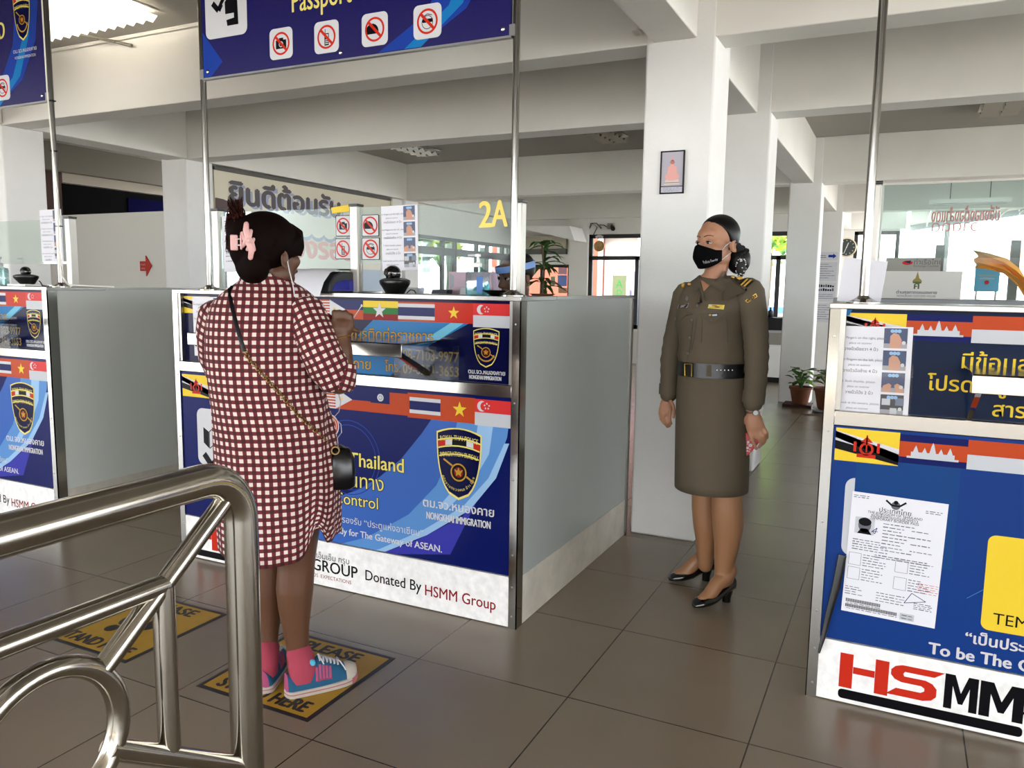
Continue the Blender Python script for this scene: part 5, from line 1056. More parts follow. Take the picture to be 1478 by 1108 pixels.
# ================================================================= seen through the right-hand glass
t = thing('customs_sign', 'white light-box customs house sign with a gilded shrine emblem', 'sign', (.1, 6, 1.3)); Y = 6.0
a, c = onY(1272, 391, Y), onY(1386, 434, Y); m = MB(); m.box(a.x-.25, c.x, Y, Y+.18, 1.3, a.z, mat('signbox_white', '#c9c7c3', .4)); pr = Print(m, (a.x, Y, 1.3), (1, 0, 0), (0, 0, 1), step=.0008)
W, H = c.x-a.x, a.z-1.3; cx = W*.46
pr.poly([(cx-.03, H*.62), (cx+.03, H*.62), (cx+.022, H*.7), (cx+.012, H*.74), (cx+.007, H*.84), (cx, H*1.0), (cx-.007, H*.84), (cx-.012, H*.74), (cx-.022, H*.7)], mat('emblem_olive', '#8a7c32', .5), 1); pr.rect(cx-.026, cx+.026, H*.56, H*.62, mat('emblem_green', '#4c5a34', .5), 1)
pr.text('ศ', cx, H*.36, mat('emblem_green', '#4c5a34', .5), h=.065, L=2, al='CENTER', bold=.002)
pr.text('ด่านศุลกากรหนองคาย', cx, H*.18, INK, w=W*.5, L=1, al='CENTER', bold=.0008); pr.text('NONGKHAI CUSTOMS HOUSE', cx, H*.06, INK, w=W*.48, h=.02, L=1, al='CENTER')
build('box', m, t, smooth=0)
Y = 6.6; a, c = onY(1279, 372, Y), onY(1357, 391, Y); m = MB(); m.box(a.x, c.x, Y, Y+.05, 1.3, a.z, mat('board_grey', '#8d8b84', .5)); pr = Print(m, (a.x, Y, c.z), (1, 0, 0), (0, 0, 1), step=.0008); W, H = c.x-a.x, a.z-c.z
pr.disc(W*.4, H*.62, .035, RED, 1, 20, .016); pr.poly([(W*.33, H*.7), (W*.45, H*.55), (W*.46, H*.8)], NAVY, 2); pr.text('ท่าเรือไทย', W*.52, H*.5, INK, h=.05, L=1); pr.text('Exchange Counter', W*.52, H*.3, INK, h=.022, L=1); tag(build('sign_board', m, smooth=0), 'grey sign board with a red and navy oval logo behind the customs sign', 'sign')
t = thing('customs_counter', 'grey-topped customs counter carrying the white customs house sign', 'counter', (1, 6.3, 0)); m = MB(); m.box(-.42, 2.6, 5.9, 6.8, 1.225, 1.298, mat('counter_grey', '#83858a', .4)); build('counter_top', m, t, bevel=.003); m = MB(); m.box(-.38, 2.56, 5.95, 6.75, .004, 1.225, GREYMAT); build('body', m, t)
# mirrored red lettering on the customs glass, posts
Y = 7.2; a, c = onY(1345, 311, Y), onY(1443, 303, Y); m = MB(); m.box(-.2, 2.6, Y-.003, Y+.003, 1.28, 2.2, GLASS); pr = Print(m, (0, Y-.003, 0), (1, 0, 0), (0, 0, 1), step=.001); RT = mat('faded_red_vinyl', '#b8605a', .5)
pr.text('มีสิ่งของต้องสำแดง', a.x, a.z-.05, RT, w=c.x-a.x, h=.14, flip=True, bold=.002); e = onY(1345, 325, Y); pr.text('วาดดด', e.x, e.z-.05, RT, h=.12, flip=True); 
t = tag(build('glass_pane', m, smooth=0), 'customs glass pane with mirrored red Thai lettering', 'glass pane')
for x in (-.2, 2.6): build('post', MB().box(x-.02, x+.02, Y-.02, Y+.02, 1.3, 2.22, ALU), t)
build('top_edge', MB().box(-.2, 2.6, Y-.012, Y+.012, 2.2, 2.215, ALU), t)
build('plinth', MB().box(-.2, 2.6, Y-.03, Y+.03, 0.0, 1.28, GREYMAT), t)
# blue poster stand and orange cloth outside
Y = 12; a, c = onY(1409, 376, Y), onY(1441, 421, Y); t = thing('poster_stand', 'light blue poster on a stand beyond the customs sign', 'poster', ((a.x+c.x)/2, Y, 0)); m = MB(); m.box(a.x, c.x, Y, Y+.02, c.z, a.z, mat('poster_sky', '#62b0d8', .5)); pr = Print(m, (a.x, Y, c.z), (1, 0, 0), (0, 0, 1), step=.001); W, H = c.x-a.x, a.z-c.z
pr.text('ขอเชิญร่วมงาน', W*.5, H*.5, YEL, w=W*.7, L=1, al='CENTER'); pr.rect(W*.4, W*.6, H*.8, H*.95, PGREY, 1); pr.disc(W*.5, H*.3, W*.1, SGRED, 1, 14); scribble(pr, W*.2, W*.8, H*.4, PWHITE, .02, rd); build('print', m, t, smooth=0)
for x in (a.x+.03, c.x-.03): build('leg', MB().box(x-.012, x+.012, Y+.005, Y+.03, 0.002, c.z, ALU), t)
ORG = mat('orange_cloth', '#f2a53e', .8); Y = 11; P0 = [onY(x, y, Y) for x, y in ((1408, 374), (1428, 378), (1450, 385), (1466, 398), (1478, 412), (1492, 432))]; m = MB()
rs = []
for i, p in enumerate(P0): w_ = .1-.006*i; rs.append([p+Vector((.03*sin(j*1.9+i), .05*sin(j*2.3), w_*(j/6-.5)*2)) for j in range(7)])
m.rings(rs, ORG, cap=False, close=False); o = tag(build('orange_cloth', m, smooth=80), 'orange cloth tied across beyond the blue poster', 'cloth'); md = o.modifiers.new('t', 'SOLIDIFY'); md.thickness = .01
for px, lab in ((1463, 'grey post beside the orange cloth'), (1354, 'dark post behind the customs sign')):
    p = onY(px, 400, 11.6); tag(build('post', MB().box(p.x-.05, p.x+.05, 11.6, 11.7, .0, 2.0 if px > 1400 else 1.95, mat('post_dark_grey', '#6b6c6a', .6))), lab, 'post', 'posts beyond the customs counter')
# ================================================================= people
from mathutils.bvhtree import BVHTree
class Pl:
    """upright frame standing at a floor point: r = sideways, aw = away from the camera"""
    def __init__(s, base):
        s.b = Vector(base); s.b.z = 0; s.aw = Vector((s.b.x, s.b.y, 0)).normalized(); s.r = Vector((s.aw.y, -s.aw.x, 0))
    def G(s, px, py, d=0.):
        dr = ray(px, py); t = ((s.b-CAM).dot(s.aw)+d)/dr.dot(s.aw); return CAM+dr*t
    def lvl(s, py, xl, xr, b, d=0., n=36, pw=1., fold=None):
        A, B_ = s.G(xl, py, d), s.G(xr, py, d); c = (A+B_)/2; a = (B_-A).length/2; q = []
        for j in range(n):
            t = 2*pi*j/n-pi/2; co, si = cos(t), sin(t); tf = t+pi/2      # j = 0 faces the camera
            if pw != 1: co = math.copysign(abs(co)**pw, co); si = math.copysign(abs(si)**pw, si)
            k = 1+(fold(tf) if fold else 0); q.append(c+s.r*(a*co*k)+s.aw*(b*si*k))
        return q
    def path(s, L): return [s.G(*p[:3]) for p in L], [p[3] for p in L]
def bvh_of(mb): return BVHTree.FromPolygons([tuple(v) for v in mb.v], [tuple(f) for f in mb.f])
def hit(bv, px, py, lift=.003):
    d = ray(px, py).normalized(); h = bv.ray_cast(CAM, d)
    if h[0] is None: h = bv.find_nearest(CAM+d*3.2); return h[0]-d*lift
    return h[0]-d*lift
def patch(m, bv, poly, mm, lift=.003, th=.002):
    """small flat piece laid on a surface, outline given in photo points"""
    P_ = [hit(bv, x, y, lift) for x, y in poly]; n = len(P_); c = sum(P_, Vector())/n; d = (c-CAM).normalized()
    m.add(P_+[p+d*th for p in P_], [tuple(range(n)), tuple(range(2*n-1, n-1, -1))]+[(i, i+n, (i+1) % n+n, (i+1) % n) for i in range(n)], mm)
def gridpatch(m, bv, c4, mm, nu=8, nv=8, lift=.004, th=.0025):
    """larger cloth piece following a surface; c4 = photo points TL TR BR BL"""
    P_ = []
    for j in range(nv+1):
        for i in range(nu+1):
            u, v = i/nu, j/nv; x = (c4[0][0]*(1-u)+c4[1][0]*u)*(1-v)+(c4[3][0]*(1-u)+c4[2][0]*u)*v; y = (c4[0][1]*(1-u)+c4[1][1]*u)*(1-v)+(c4[3][1]*(1-u)+c4[2][1]*u)*v
            P_.append(hit(bv, x, y, lift))
    N_ = (nu+1)*(nv+1); c = sum(P_, Vector())/N_; d = (c-CAM).normalized(); Q = P_+[p+d*th for p in P_]; fs = []
    for j in range(nv):
        for i in range(nu): a = j*(nu+1)+i; fs.append((a, a+1, a+nu+2, a+nu+1)); fs.append((a+N_, a+nu+1+N_, a+nu+2+N_, a+1+N_))
    rim = list(range(nu+1))+[j*(nu+1)+nu for j in range(1, nv+1)]+[nv*(nu+1)+i for i in range(nu-1, -1, -1)]+[j*(nu+1) for j in range(nv-1, 0, -1)]
    for a, b_ in zip(rim, rim[1:]+rim[:1]): fs.append((a, a+N_, b_+N_, b_))
    m.add(Q, fs, mm)
class Head:
    def __init__(s, o, ang, fr, scale=1., tilt=0.):
        """o = point between the eyes; ang: facing in the (r, away) frame of fr, degrees from +r towards +away"""
        a = radians(ang); s.o = Vector(o); s.f = fr.r*cos(a)+fr.aw*sin(a); s.l = Vector((0, 0, 1)).cross(s.f).normalized(); s.u = Vector((0, 0, 1)); s.k = scale
        if tilt: q = Quaternion(s.l, radians(tilt)); s.f = q @ s.f; s.u = q @ s.u
    def P(s, x, y, z): return s.o+(s.l*x+s.f*y+s.u*z)*s.k
    def ell(s, m, c, rad, mm, nu=24, nv=16):
        rot = Matrix((s.l, s.f, s.u)).transposed(); m.ell(s.P(*c), rad[0]*s.k, rad[1]*s.k, rad[2]*s.k, mm, nu, nv, rot)
    def skull(s, m, mm):
        s.ell(m, (0, -.013, .035), (.073, .09, .082), mm); s.ell(m, (0, .022, -.028), (.061, .066, .078), mm); s.ell(m, (0, .05, -.083), (.03, .03, .026), mm)
        s.ell(m, (0, .052, .028), (.055, .034, .045), mm)
        for x in (-1, 1): s.ell(m, (x*.038, .05, -.03), (.024, .028, .026), mm); s.ell(m, (x*.043, .0, -.065), (.02, .04, .03), mm)
        m.sweep([s.P(0, .083, .012), s.P(0, .098, -.02), s.P(0, .104, -.034)], [.0075*s.k, .01*s.k, .0125*s.k], mm, 10, dome=True)
        for x in (-1, 1): s.ell(m, (x*.012, .093, -.037), (.009, .01, .008), mm, 12, 8)
        s.ell(m, (0, .083, -.064), (.022, .012, .009), mm, 14, 8)
    def ears(s, m, mm):
        for x in (-1, 1):
            rs = []
            for i in range(9):
                t = i/8; r = .5+.5*t; q = [s.P(x*(.07+.02*t+(.004 if j in (3, 4, 5) else 0)), -.006-.014*t+.017*r*cos(2*pi*j/16), -.02+.031*r*sin(2*pi*j/16)+.004*cos(2*pi*j/16)) for j in range(16)]; rs.append(q)
            q = [s.P(x*.089, -.02+.0105*cos(2*pi*j/16), -.019+.021*sin(2*pi*j/16)) for j in range(16)]; rs.append(q)
            q = [s.P(x*.082, -.016+.006*cos(2*pi*j/16), -.02+.012*sin(2*pi*j/16)) for j in range(16)]; rs.append(q); m.rings(rs, mm)
    def eyes(s, par, lids):
        WH = mat('eye_white', '#a79d96', .15); IR = mat('eye_iris', '#1a0e0a', .08)
        for x in (-1, 1):
            m = MB(); s.ell(m, (x*.0305, .0735, -.001), (.0125, .0115, .0075), WH, 18, 12); e = build('eye', m, par); m = MB(); s.ell(m, (x*.0305, .0828, -.0005), (.0062, .0044, .0062), IR, 16, 10); build('iris', m, e)
            m = MB(); m.sweep([s.P(x*.0305+q, .0862-q*q*26, .0062-q*q*26) for q in (-.0155, -.01, -.004, .004, .01, .0155)], [.0008*s.k, .0017*s.k, .002*s.k, .002*s.k, .0017*s.k, .0008*s.k], IR, 8); build('eyelash', m, e)
            m = MB(); m.sweep([s.P(x*.0305+q, .0832-q*q*26, .0095-q*q*22) for q in (-.015, -.007, 0, .007, .015)], [.001*s.k, .0038*s.k, .0046*s.k, .0038*s.k, .001*s.k], lids, 8); build('eyelid', m, par)
            m = MB(); m.sweep([s.P(x*(.012+.036*t), .0865-.019*t*t, .0245+.008*sin(pi*t*.8)-.003*t) for t in (0, .2, .45, .7, 1)], [.003*s.k, .0046*s.k, .0046*s.k, .0034*s.k, .001*s.k], mat('eyebrow', '#26160f', .8), 8, flat=[.0012]*5); build('eyebrow', m, par)
    def hair(s, m, mm, drop=-.085, c=(0, -.022, .035), rad=(.0785, .097, .087), line=.042, slope=.6):
        rot = Matrix((s.l, s.f, s.u)).transposed(); t = MB(); t.ell((0, 0, 0), *rad, mm, 56, 40); loc = [Vector(c)+v for v in t.v]
        for p in loc:
            p.z = max(p.z, drop); lim = line-slope*(.085-p.z)+.012*cos(p.x*30)
            if p.y > lim: p.y = lim
        m.add([s.P(*p) for p in loc], t.f, mm)
def finger(m, fr, pts, r, mm):
    P_ = [fr.G(*p) for p in pts]; n = len(P_); m.sweep(P_, [r*(1-.22*i/(n-1)) for i in range(n)], mm, 10, dome=True)
HAIRB = mat('black_hair', '#080708', .45, spec=.25); HAIRR = mat('dark_red_brown_hair', '#0d0403', .7, noise=(60, .5), spec=.06); HAIRT = mat('reddish_hair_tips', '#32100a', .6, spec=.1)
# ------------------------------------------------------------------ the uniformed woman
O = Pl(onZ(1025, 860)); SK1 = mat('skin_fair_tan', '#a2745a', .5, noise=(14, .04)); KH = mat('khaki_uniform', '#544a3b', .8, noise=(9, .06), bump=(260, .06)); FL = mat('khaki_flap', '#4f4537', .8, bump=(260, .06)); STOCK = mat('stocking', '#93694a', .42)
po = thing('person', 'woman in olive khaki uniform and black face mask, standing and holding a red phone', 'person', O.b)
H1 = Head(O.G(1034, 350, .0), 227, O, .955, 3)
m = MB(); H1.skull(m, SK1); H1.ears(m, SK1)
m.sweep([H1.P(0, -.02, -.04), O.G(1032, 398, .0), O.G(1030, 418, .0)], [.048, .047, .06], SK1, 18, dome=True)
m.sweep([O.G(1030, 412, 0), O.G(1028, 460, 0), O.G(1029, 520, 0), O.G(1029, 570, 0)], [.07, .1, .095, .1], SK1, 18, flat=[.05, .085, .085, .09], up=O.aw, dome=True)
def limb(m, fr, L, mm, n=14): P_, R = fr.path(L); m.sweep(P_, R, mm, n, dome=True)
limb(m, O, [(1046, 570, -.04, .075), (1049, 660, -.05, .068), (1049, 705, -.06, .062), (1049.5, 735, -.06, .066), (1050.5, 757, -.055, .0655), (1049, 785, -.05, .053), (1045, 815, -.045, .041), (1043, 838, -.045, .035)], STOCK, 20)
limb(m, O, [(1016, 570, .05, .07), (1016, 660, .07, .06), (1016, 700, .08, .054), (1017, 730, .08, .057), (1018.5, 755, .08, .056), (1019, 780, .085, .046), (1018, 803, .09, .036), (1018, 815, .09, .033)], STOCK, 20)
def foot(m, heel, toe, hh, mm):
    d = (toe-heel); L = d.length; d.normalize(); up = Vector((0, 0, 1)); w = d.cross(up)
    m.sweep([heel+d*.02+up*(hh+.09), heel+d*.045+up*(hh+.062), heel+d*L*.42+up*(hh*.75+.05), heel+d*L*.62+up*(.042), heel+d*L*.76+up*(.03)], [.033, .037, .032, .03, .026], mm, 14, dome=True)
    m.sweep([heel+d*.028+up*(hh+.06), heel+d*.026+up*(hh+.028)], .028, mm, 12, dome=True)
F1h, F1t = onZ(1056, 866), onZ(1001, 878); F2h, F2t = onZ(1028, 837), onZ(965, 838.5)
foot(m, F1h, F1t, .05, STOCK); foot(m, F2h, F2t, .05, STOCK)
ARM_N = [(1080, 424, -.05, .043), (1088, 455, -.07, .043), (1091, 485, -.09, .039), (1092, 515, -.09, .037), (1091, 550, -.09, .033), (1087, 580, -.09, .026), (1086, 594, -.09, .024)]
ARM_F = [(992, 428, .06, .04), (982, 455, .08, .039), (973, 490, .09, .035), (968, 520, .09, .033), (966, 550, .085, .027), (965, 568, .08, .023), (964.5, 574, .08, .022)]
limb(m, O, ARM_N, SK1); limb(m, O, ARM_F, SK1)
# her left hand closed on the phone
def palm(m, fr, pts, W, T, up, mm=SK1): P_ = [fr.G(*p) for p in pts]; m.sweep(P_, W, mm, 14, flat=T, up=up, dome=True)
palm(m, O, [(1086, 592, -.09), (1088, 604, -.092), (1090, 615, -.093), (1091, 622, -.09)], [.023, .034, .039, .036], [.018, .018, .017, .014], O.aw)
for pts in ([(1080.5, 620, -.092), (1084, 631, -.098), (1088, 640, -.094), (1091.5, 648, -.088)], [(1088, 623, -.094), (1094.5, 632, -.104), (1098.5, 639, -.09), (1096, 645, -.075)], [(1096, 621, -.094), (1102, 630, -.104), (1104, 637, -.088), (1100, 641, -.07)], [(1101.5, 616, -.092), (1106.5, 624, -.098), (1107, 631, -.082), (1102, 635, -.068)]): finger(m, O, pts, .0088, SK1)
finger(m, O, [(1078, 602, -.085), (1072, 611, -.08), (1069.5, 619, -.072), (1070.5, 627, -.064)], .0098, SK1)
# her right hand hanging relaxed
palm(m, O, [(964.5, 572, .08), (962, 583, .08), (960.5, 592, .08)], [.021, .03, .029], [.017, .016, .014], O.aw)
for pts in ([(968, 590, .07), (967, 599, .06), (967, 607, .062), (969, 611, .07)], [(963, 593, .075), (961, 603, .062), (963, 611, .062), (966.5, 615, .072)], [(957.5, 592, .082), (956.5, 602, .072), (959, 610, .07), (963.5, 616, .078)], [(953.5, 588, .09), (952.5, 597, .084), (954, 605, .08), (958.5, 611, .085)]): finger(m, O, pts, .0082, SK1)
finger(m, O, [(967.5, 578, .06), (972, 586, .045), (973, 594, .04), (972, 602, .045)], .0092, SK1)
skin1 = remesh(m, .0042, SK1, 5)
k_st = skin1.mid(STOCK); zk = O.G(1030, 690).z
for i, f in enumerate(skin1.f):
    if skin1.v[f[0]].z < zk: skin1.mi[i] = k_st
build('body', skin1, po, smooth=180)
H1.eyes(po, SK1)
# hair, bun, bow
m = MB(); H1.hair(m, HAIRB); o = build('hair', m, po, smooth=180); m = MB(); m.ell(O.G(1066, 375, .05), .05, .045, .06, HAIRB, 20, 14); build('bun', m, po)
m = MB()
for i in range(11):
    a = i*1.1; c = O.G(1069+5*cos(a), 362+6*sin(a*1.3), .03+.02*sin(a)); d1 = Vector((cos(a*2), sin(a), sin(a*1.7))).normalized()*.022; d2 = d1.orthogonal().normalized()*.017; m.rings([[c+d1*cos(t)*1.0+d2*sin(t)+d1.cross(d2)*s_*8 for t in [2*pi*j/10 for j in range(10)]] for s_ in (-.6, .6)], MATTEB)
build('bow', m, po)
NETW = mat('white_lace', '#d0d0d2', .6); m = MB(); m.ell(O.G(1069.5, 386, .0), .02, .02, .042, MATTEB, 14, 10)
rd = random.Random(5)
for i in range(46): a = rd.uniform(0, 2*pi); z = rd.uniform(-.9, .9); q = sqrt(1-z*z); c = O.G(1069.5, 386, .0); m.ell(c+Vector((.0205*q*cos(a), .0205*q*sin(a), .042*z)), .0028, .0028, .0028, NETW, 6, 4)
build('hair_net', m, po)
# face mask
m = MB(); rs = []; NU, NV = 22, 12; MASKM = mat('mask_black', '#030304', .9, spec=.1)
def mp(u, v, off=0.):
    th = radians(-80+160*u); e = abs(2*u-1); zt = -.006-.024*min(1, e*1.35)**1.2-.004*e; zb = -.112+.034*e**2; z = zt+(zb-zt)*v
    bul = .014*sin(pi*min(1, v*1.05))*(1-e**2)+.012*(1-e**1.6)*(1 if v < .5 else 1-(v-.5)*.8); rx, ry = .069+off, .078+off
    tight = -.016*max(0, v-.55)/.45
    return H1.P(rx*sin(th)*(1+tight*6*.6), .022+(ry+bul+tight)*cos(th), z)
m.rings([[mp(i/NU, j/NV) for i in range(NU+1)] for j in range(NV+1)], MASKM, cap=False, close=False)
o = build('face_mask', m, po, smooth=180); md = o.modifiers.new('t', 'SOLIDIFY'); md.thickness = .0025; md.offset = 1
# lettering on the mask follows its surface
vs, fs = text_mesh('Police Family'); x1 = max(x for x, y in vs); tm = MB(); ub, ue, vb = .64, .9, .8
tm.add([mp(ub+(ue-ub)*x/x1, vb-y*.2-(x/x1)*.06, .0045) for x, y in vs], fs, PWHITE); build('lettering', tm, o, smooth=0)
m = MB()
for u0_ in (1., 0.):
    sg = 1 if u0_ == 1. else -1
    m.sweep([mp(u0_, .04), H1.P(sg*.07, .02, -.018), H1.P(sg*.078, -.005, -.0)], .0016, PWHITE, 6); m.sweep([mp(u0_, .93), H1.P(sg*.066, .012, -.062), H1.P(sg*.076, -.012, -.045)], .0016, PWHITE, 6)
build('ear_loop', m, o)
# shirt
m = MB()
SH = [(531, 982, 1077, .125), (522, 979, 1078.5, .135), (512, 977.5, 1079, .14), (500, 980, 1077.5, .135), (485, 979, 1075, .132), (468, 977, 1076, .137), (452, 977, 1078, .143), (440, 979, 1082, .14), (430, 981, 1086, .125), (421, 984.5, 1089, .105), (414, 988, 1088, .09), (408, 995, 1082, .075), (402, 1003, 1068, .062), (397, 1009, 1058, .055)]
def fsh(py):
    bst = .075*math.exp(-((py-462)/17)**2)
    return lambda t: .005*sin(5*t+py*.3)+(.016*sin(9*t+py*.5) if 490 < py < 525 else .003*sin(11*t+py*.2))+bst*(math.exp(-(((t if t < pi else t-2*pi)+.15)/.42)**2)+.8*math.exp(-(((t if t < pi else t-2*pi)+1.25)/.42)**2))
SR = [O.lvl(py, a, b_, dd, 0, 64, .92, fsh(py)) for py, a, b_, dd in SH]
for r, kk in zip(SR[-7:], (.03, .07, .12, .17, .22, .27, .3)):
    for p in r: q = -((p-O.b).dot(O.aw)); p.z -= kk*max(0, q)
m.rings(SR, KH)
shirt_bv = bvh_of(m); sh_o = build('shirt', m, po, smooth=180)
for L, nm in ((ARM_N, 0), (ARM_F, 1)):
    m = MB(); P_, R = O.path(L[:-1]); R2 = [q+.012 for q in R]; R2[0] += .012; R2[-1] += .004; 
    # creases at the elbow
    PP, RR = [], []
    for i in range(len(P_)-1):
        for t in (0, .25, .5, .75): PP.append(P_[i].lerp(P_[i+1], t)); RR.append((R2[i]*(1-t)+R2[i+1]*t)*(1+.035*sin((i+t)*13)*(1 if 1.5 < i+t < 4.2 else .3)))
    PP.append(P_[-1]); RR.append(R2[-1]); m.sweep(PP, RR, KH, 24, dome=True); s_ = build('sleeve', m, sh_o, smooth=180)
    if nm == 0: slv_bv = bvh_of(m)
    m = MB(); d = (P_[-1]-P_[-2]).normalized(); m.sweep([P_[-1]-d*.045, P_[-1]+d*.003], R2[-1]+.004, KH, 24); build('cuff', m, s_)
# collar, placket, pockets, buttons
am = MB()
for o_ in (sh_o, *sh_o.children):
    b0 = len(am.v); am.add([v.co+O.b for v in o_.data.vertices], [tuple(p.vertices) for p in o_.data.polygons], KH)
am.add(skin1.v, skin1.f, SK1); all_bv = bvh_of(am)
m = MB(); gridpatch(m, all_bv, [(1046, 391), (1056, 398), (1046, 421), (1025, 412)], FL, 8, 8, .014, .009); build('collar', m, sh_o, smooth=60)
m = MB(); gridpatch(m, all_bv, [(1010, 395), (1011.5, 413), (1001, 424), (997, 408)], FL, 8, 8, .014, .009); build('collar', m, sh_o, smooth=60)
m = MB(); m.add([hit(shirt_bv, x, y, .006) for x, y in ((1009, 400), (1034, 400), (1023, 413), (1011.5, 425))], [(0, 3, 2, 1)], SK1); build('neckline', m, sh_o, smooth=0)
m = MB(); m.sweep([hit(shirt_bv, x, y, .003) for x, y in ((1008, 424), (1004, 440), (1000, 465), (997, 490), (994, 512), (993, 519))], .0018, KH, 6); m.sweep([hit(shirt_bv, x, y, .003) for x, y in ((1011, 424), (1009, 440), (1005, 465), (1001, 490), (998, 505))], .0018, KH, 6); build('placket', m, sh_o)
for x, y in ((1006, 441), (998.5, 462), (996, 487), (993, 510)):
    m = MB(); c = hit(shirt_bv, x, y, .0015); d = (CAM-c).normalized(); m.lathe([(.006, 0), (.006, .003), (.0015, .0035)], c, mat('brown_button', '#3c3021', .4), 12, axis=d); build('button', m, sh_o)
for poly, bt in ([[(1012, 452), (1050, 449), (1048, 460), (1027, 468), (1013, 459)], (1027, 462)], [[(974.5, 446), (992, 449), (990, 455), (982, 462), (975, 464), (973, 456)], (975.5, 460)]):
    m = MB(); patch(m, shirt_bv, poly, FL, .007, .005); f_ = build('pocket_flap', m, sh_o, smooth=0); c = hit(shirt_bv, bt[0], bt[1], .0075); m = MB(); m.lathe([(.005, 0), (.005, .003), (.001, .0035)], c, mat('brown_button', '#3c3021', .4), 12, axis=(CAM-c).normalized()); build('button', m, f_)
m = MB(); m.sweep([hit(shirt_bv, x, y, .002) for x, y in ((1014, 460), (1013, 480), (1012, 495))], .0012, FL, 6); m.sweep([hit(shirt_bv, x, y, .002) for x, y in ((1049, 460), (1050, 480), (1051, 494))], .0012, FL, 6); build('pocket_seam', m, sh_o)
GOLDM = mat('gold_braid', '#d0a648', .4, .3); BADGE = mat('badge_black', '#0b0c10', .4)
def badge(nm, rim, body, marks):
    m = MB(); patch(m, shirt_bv, rim[0], rim[1], .005, .003); o = build(nm, m, po, smooth=0)
    if body: m = MB(); patch(m, shirt_bv, body[0], body[1], .0065, .001); build('plate', m, o, smooth=0)
    if marks:
        m = MB()
        for pl, mm in marks: patch(m, shirt_bv, pl, mm, .0078, .0008)
        build('mark', m, o, smooth=0)
badge('name_badge', ([(979.5, 439), (995, 437.5), (992, 444), (977.5, 445.5)], PGREY), ([(980.5, 440), (993.5, 438.5), (991, 443.2), (979, 444.6)], BADGE), [([(983, 440.6), (990, 439.8), (989.5, 440.8), (983, 441.6)], PGREY), ([(982, 442.4), (988, 441.8), (987.5, 442.8), (982, 443.5)], PGREY)])
badge('number_badge', ([(1021, 452), (1037, 451.5), (1036, 457), (1020.5, 457.5)], BADGE), None, [([(1023, 453.2), (1026.5, 453), (1026.5, 456), (1023, 456)], GOLD), ([(1028, 453.6), (1035, 453.2), (1035, 455.6), (1028, 456)], PGREY)])
badge('ribbon_bar', ([(1023, 439), (1046, 440), (1044.5, 446.5), (1021.5, 444.5)], PYEL), None, [([(1028, 439.6), (1035, 440), (1034.5, 442.4), (1027.5, 442)], GOLD), ([(1037, 440), (1043, 440.4), (1042.6, 442.6), (1036.6, 442.4)], YEL), ([(1023, 442.8), (1043.5, 444.2), (1043.3, 444.7), (1023, 443.4)], GOLD), ([(1023.6, 439.6), (1027, 439.8), (1026.5, 441.8), (1023.2, 441.5)], PWHITE)])
m = MB(); patch(m, shirt_bv, [(991, 426), (994, 429), (993, 433), (990.5, 434.5), (989, 431)], mat('pin_silver', '#9a9ca6', .3, .7), .006, .004); build('lapel_pin', m, po, smooth=0)
# epaulettes
m = MB()
def lerp2(a, b_, t): return (a[0]+(b_[0]-a[0])*t, a[1]+(b_[1]-a[1])*t)
def epaulette(Q, stripes):
    m = MB(); gridpatch(m, all_bv, Q, BADGE, 10, 5, .006, .008); e_ = build('epaulette', m, po, smooth=50)
    for t0, t1 in stripes:
        m = MB(); gridpatch(m, all_bv, [lerp2(Q[0], Q[1], t0), lerp2(Q[0], Q[1], t1), lerp2(Q[3], Q[2], t1), lerp2(Q[3], Q[2], t0)], GOLDM, 2, 5, .0085, .003); build('gold_stripe', m, e_, smooth=50)
    return e_
e_ = epaulette([(1060, 395), (1089, 405), (1078, 415), (1053, 404)], ((.62, .71), (.79, .88)))
m = MB(); m.ell(hit(all_bv, 1067, 402, .008), .015, .013, .01, GOLDM, 14, 8); build('crown_badge', m, e_); m = MB(); m.ell(hit(all_bv, 1057.5, 400, .008), .008, .008, .006, GOLDM, 12, 8); build('button', m, e_)
e_ = epaulette([(982, 413), (991, 403.5), (1001, 404), (994, 413)], ())
m = MB(); m.ell(hit(all_bv, 986, 411.5, .008), .008, .008, .011, GOLDM, 12, 8); build('gold_stripe', m, e_); m = MB(); m.ell(hit(all_bv, 995, 410, .008), .008, .006, .006, GOLDM, 12, 8); build('button', m, e_)
m = MB(); patch(m, slv_bv, [(1075, 434), (1091, 423), (1093.5, 428), (1079, 437)], GOLDM, .004, .002); a_ = build('shoulder_title', m, po, smooth=0); m = MB(); patch(m, slv_bv, [(1077, 434.2), (1090.5, 425), (1092, 427.6), (1079.5, 435.6)], BADGE, .0052, .001); build('plate', m, a_, smooth=0)
m = MB(); [patch(m, slv_bv, [(1080+2.6*i, 433.2-1.75*i), (1081.6+2.6*i, 432.2-1.75*i), (1082.2+2.6*i, 433.4-1.75*i), (1080.6+2.6*i, 434.4-1.75*i)], GOLD, .006, .0006) for i in range(4)]; build('mark', m, a_, smooth=0)
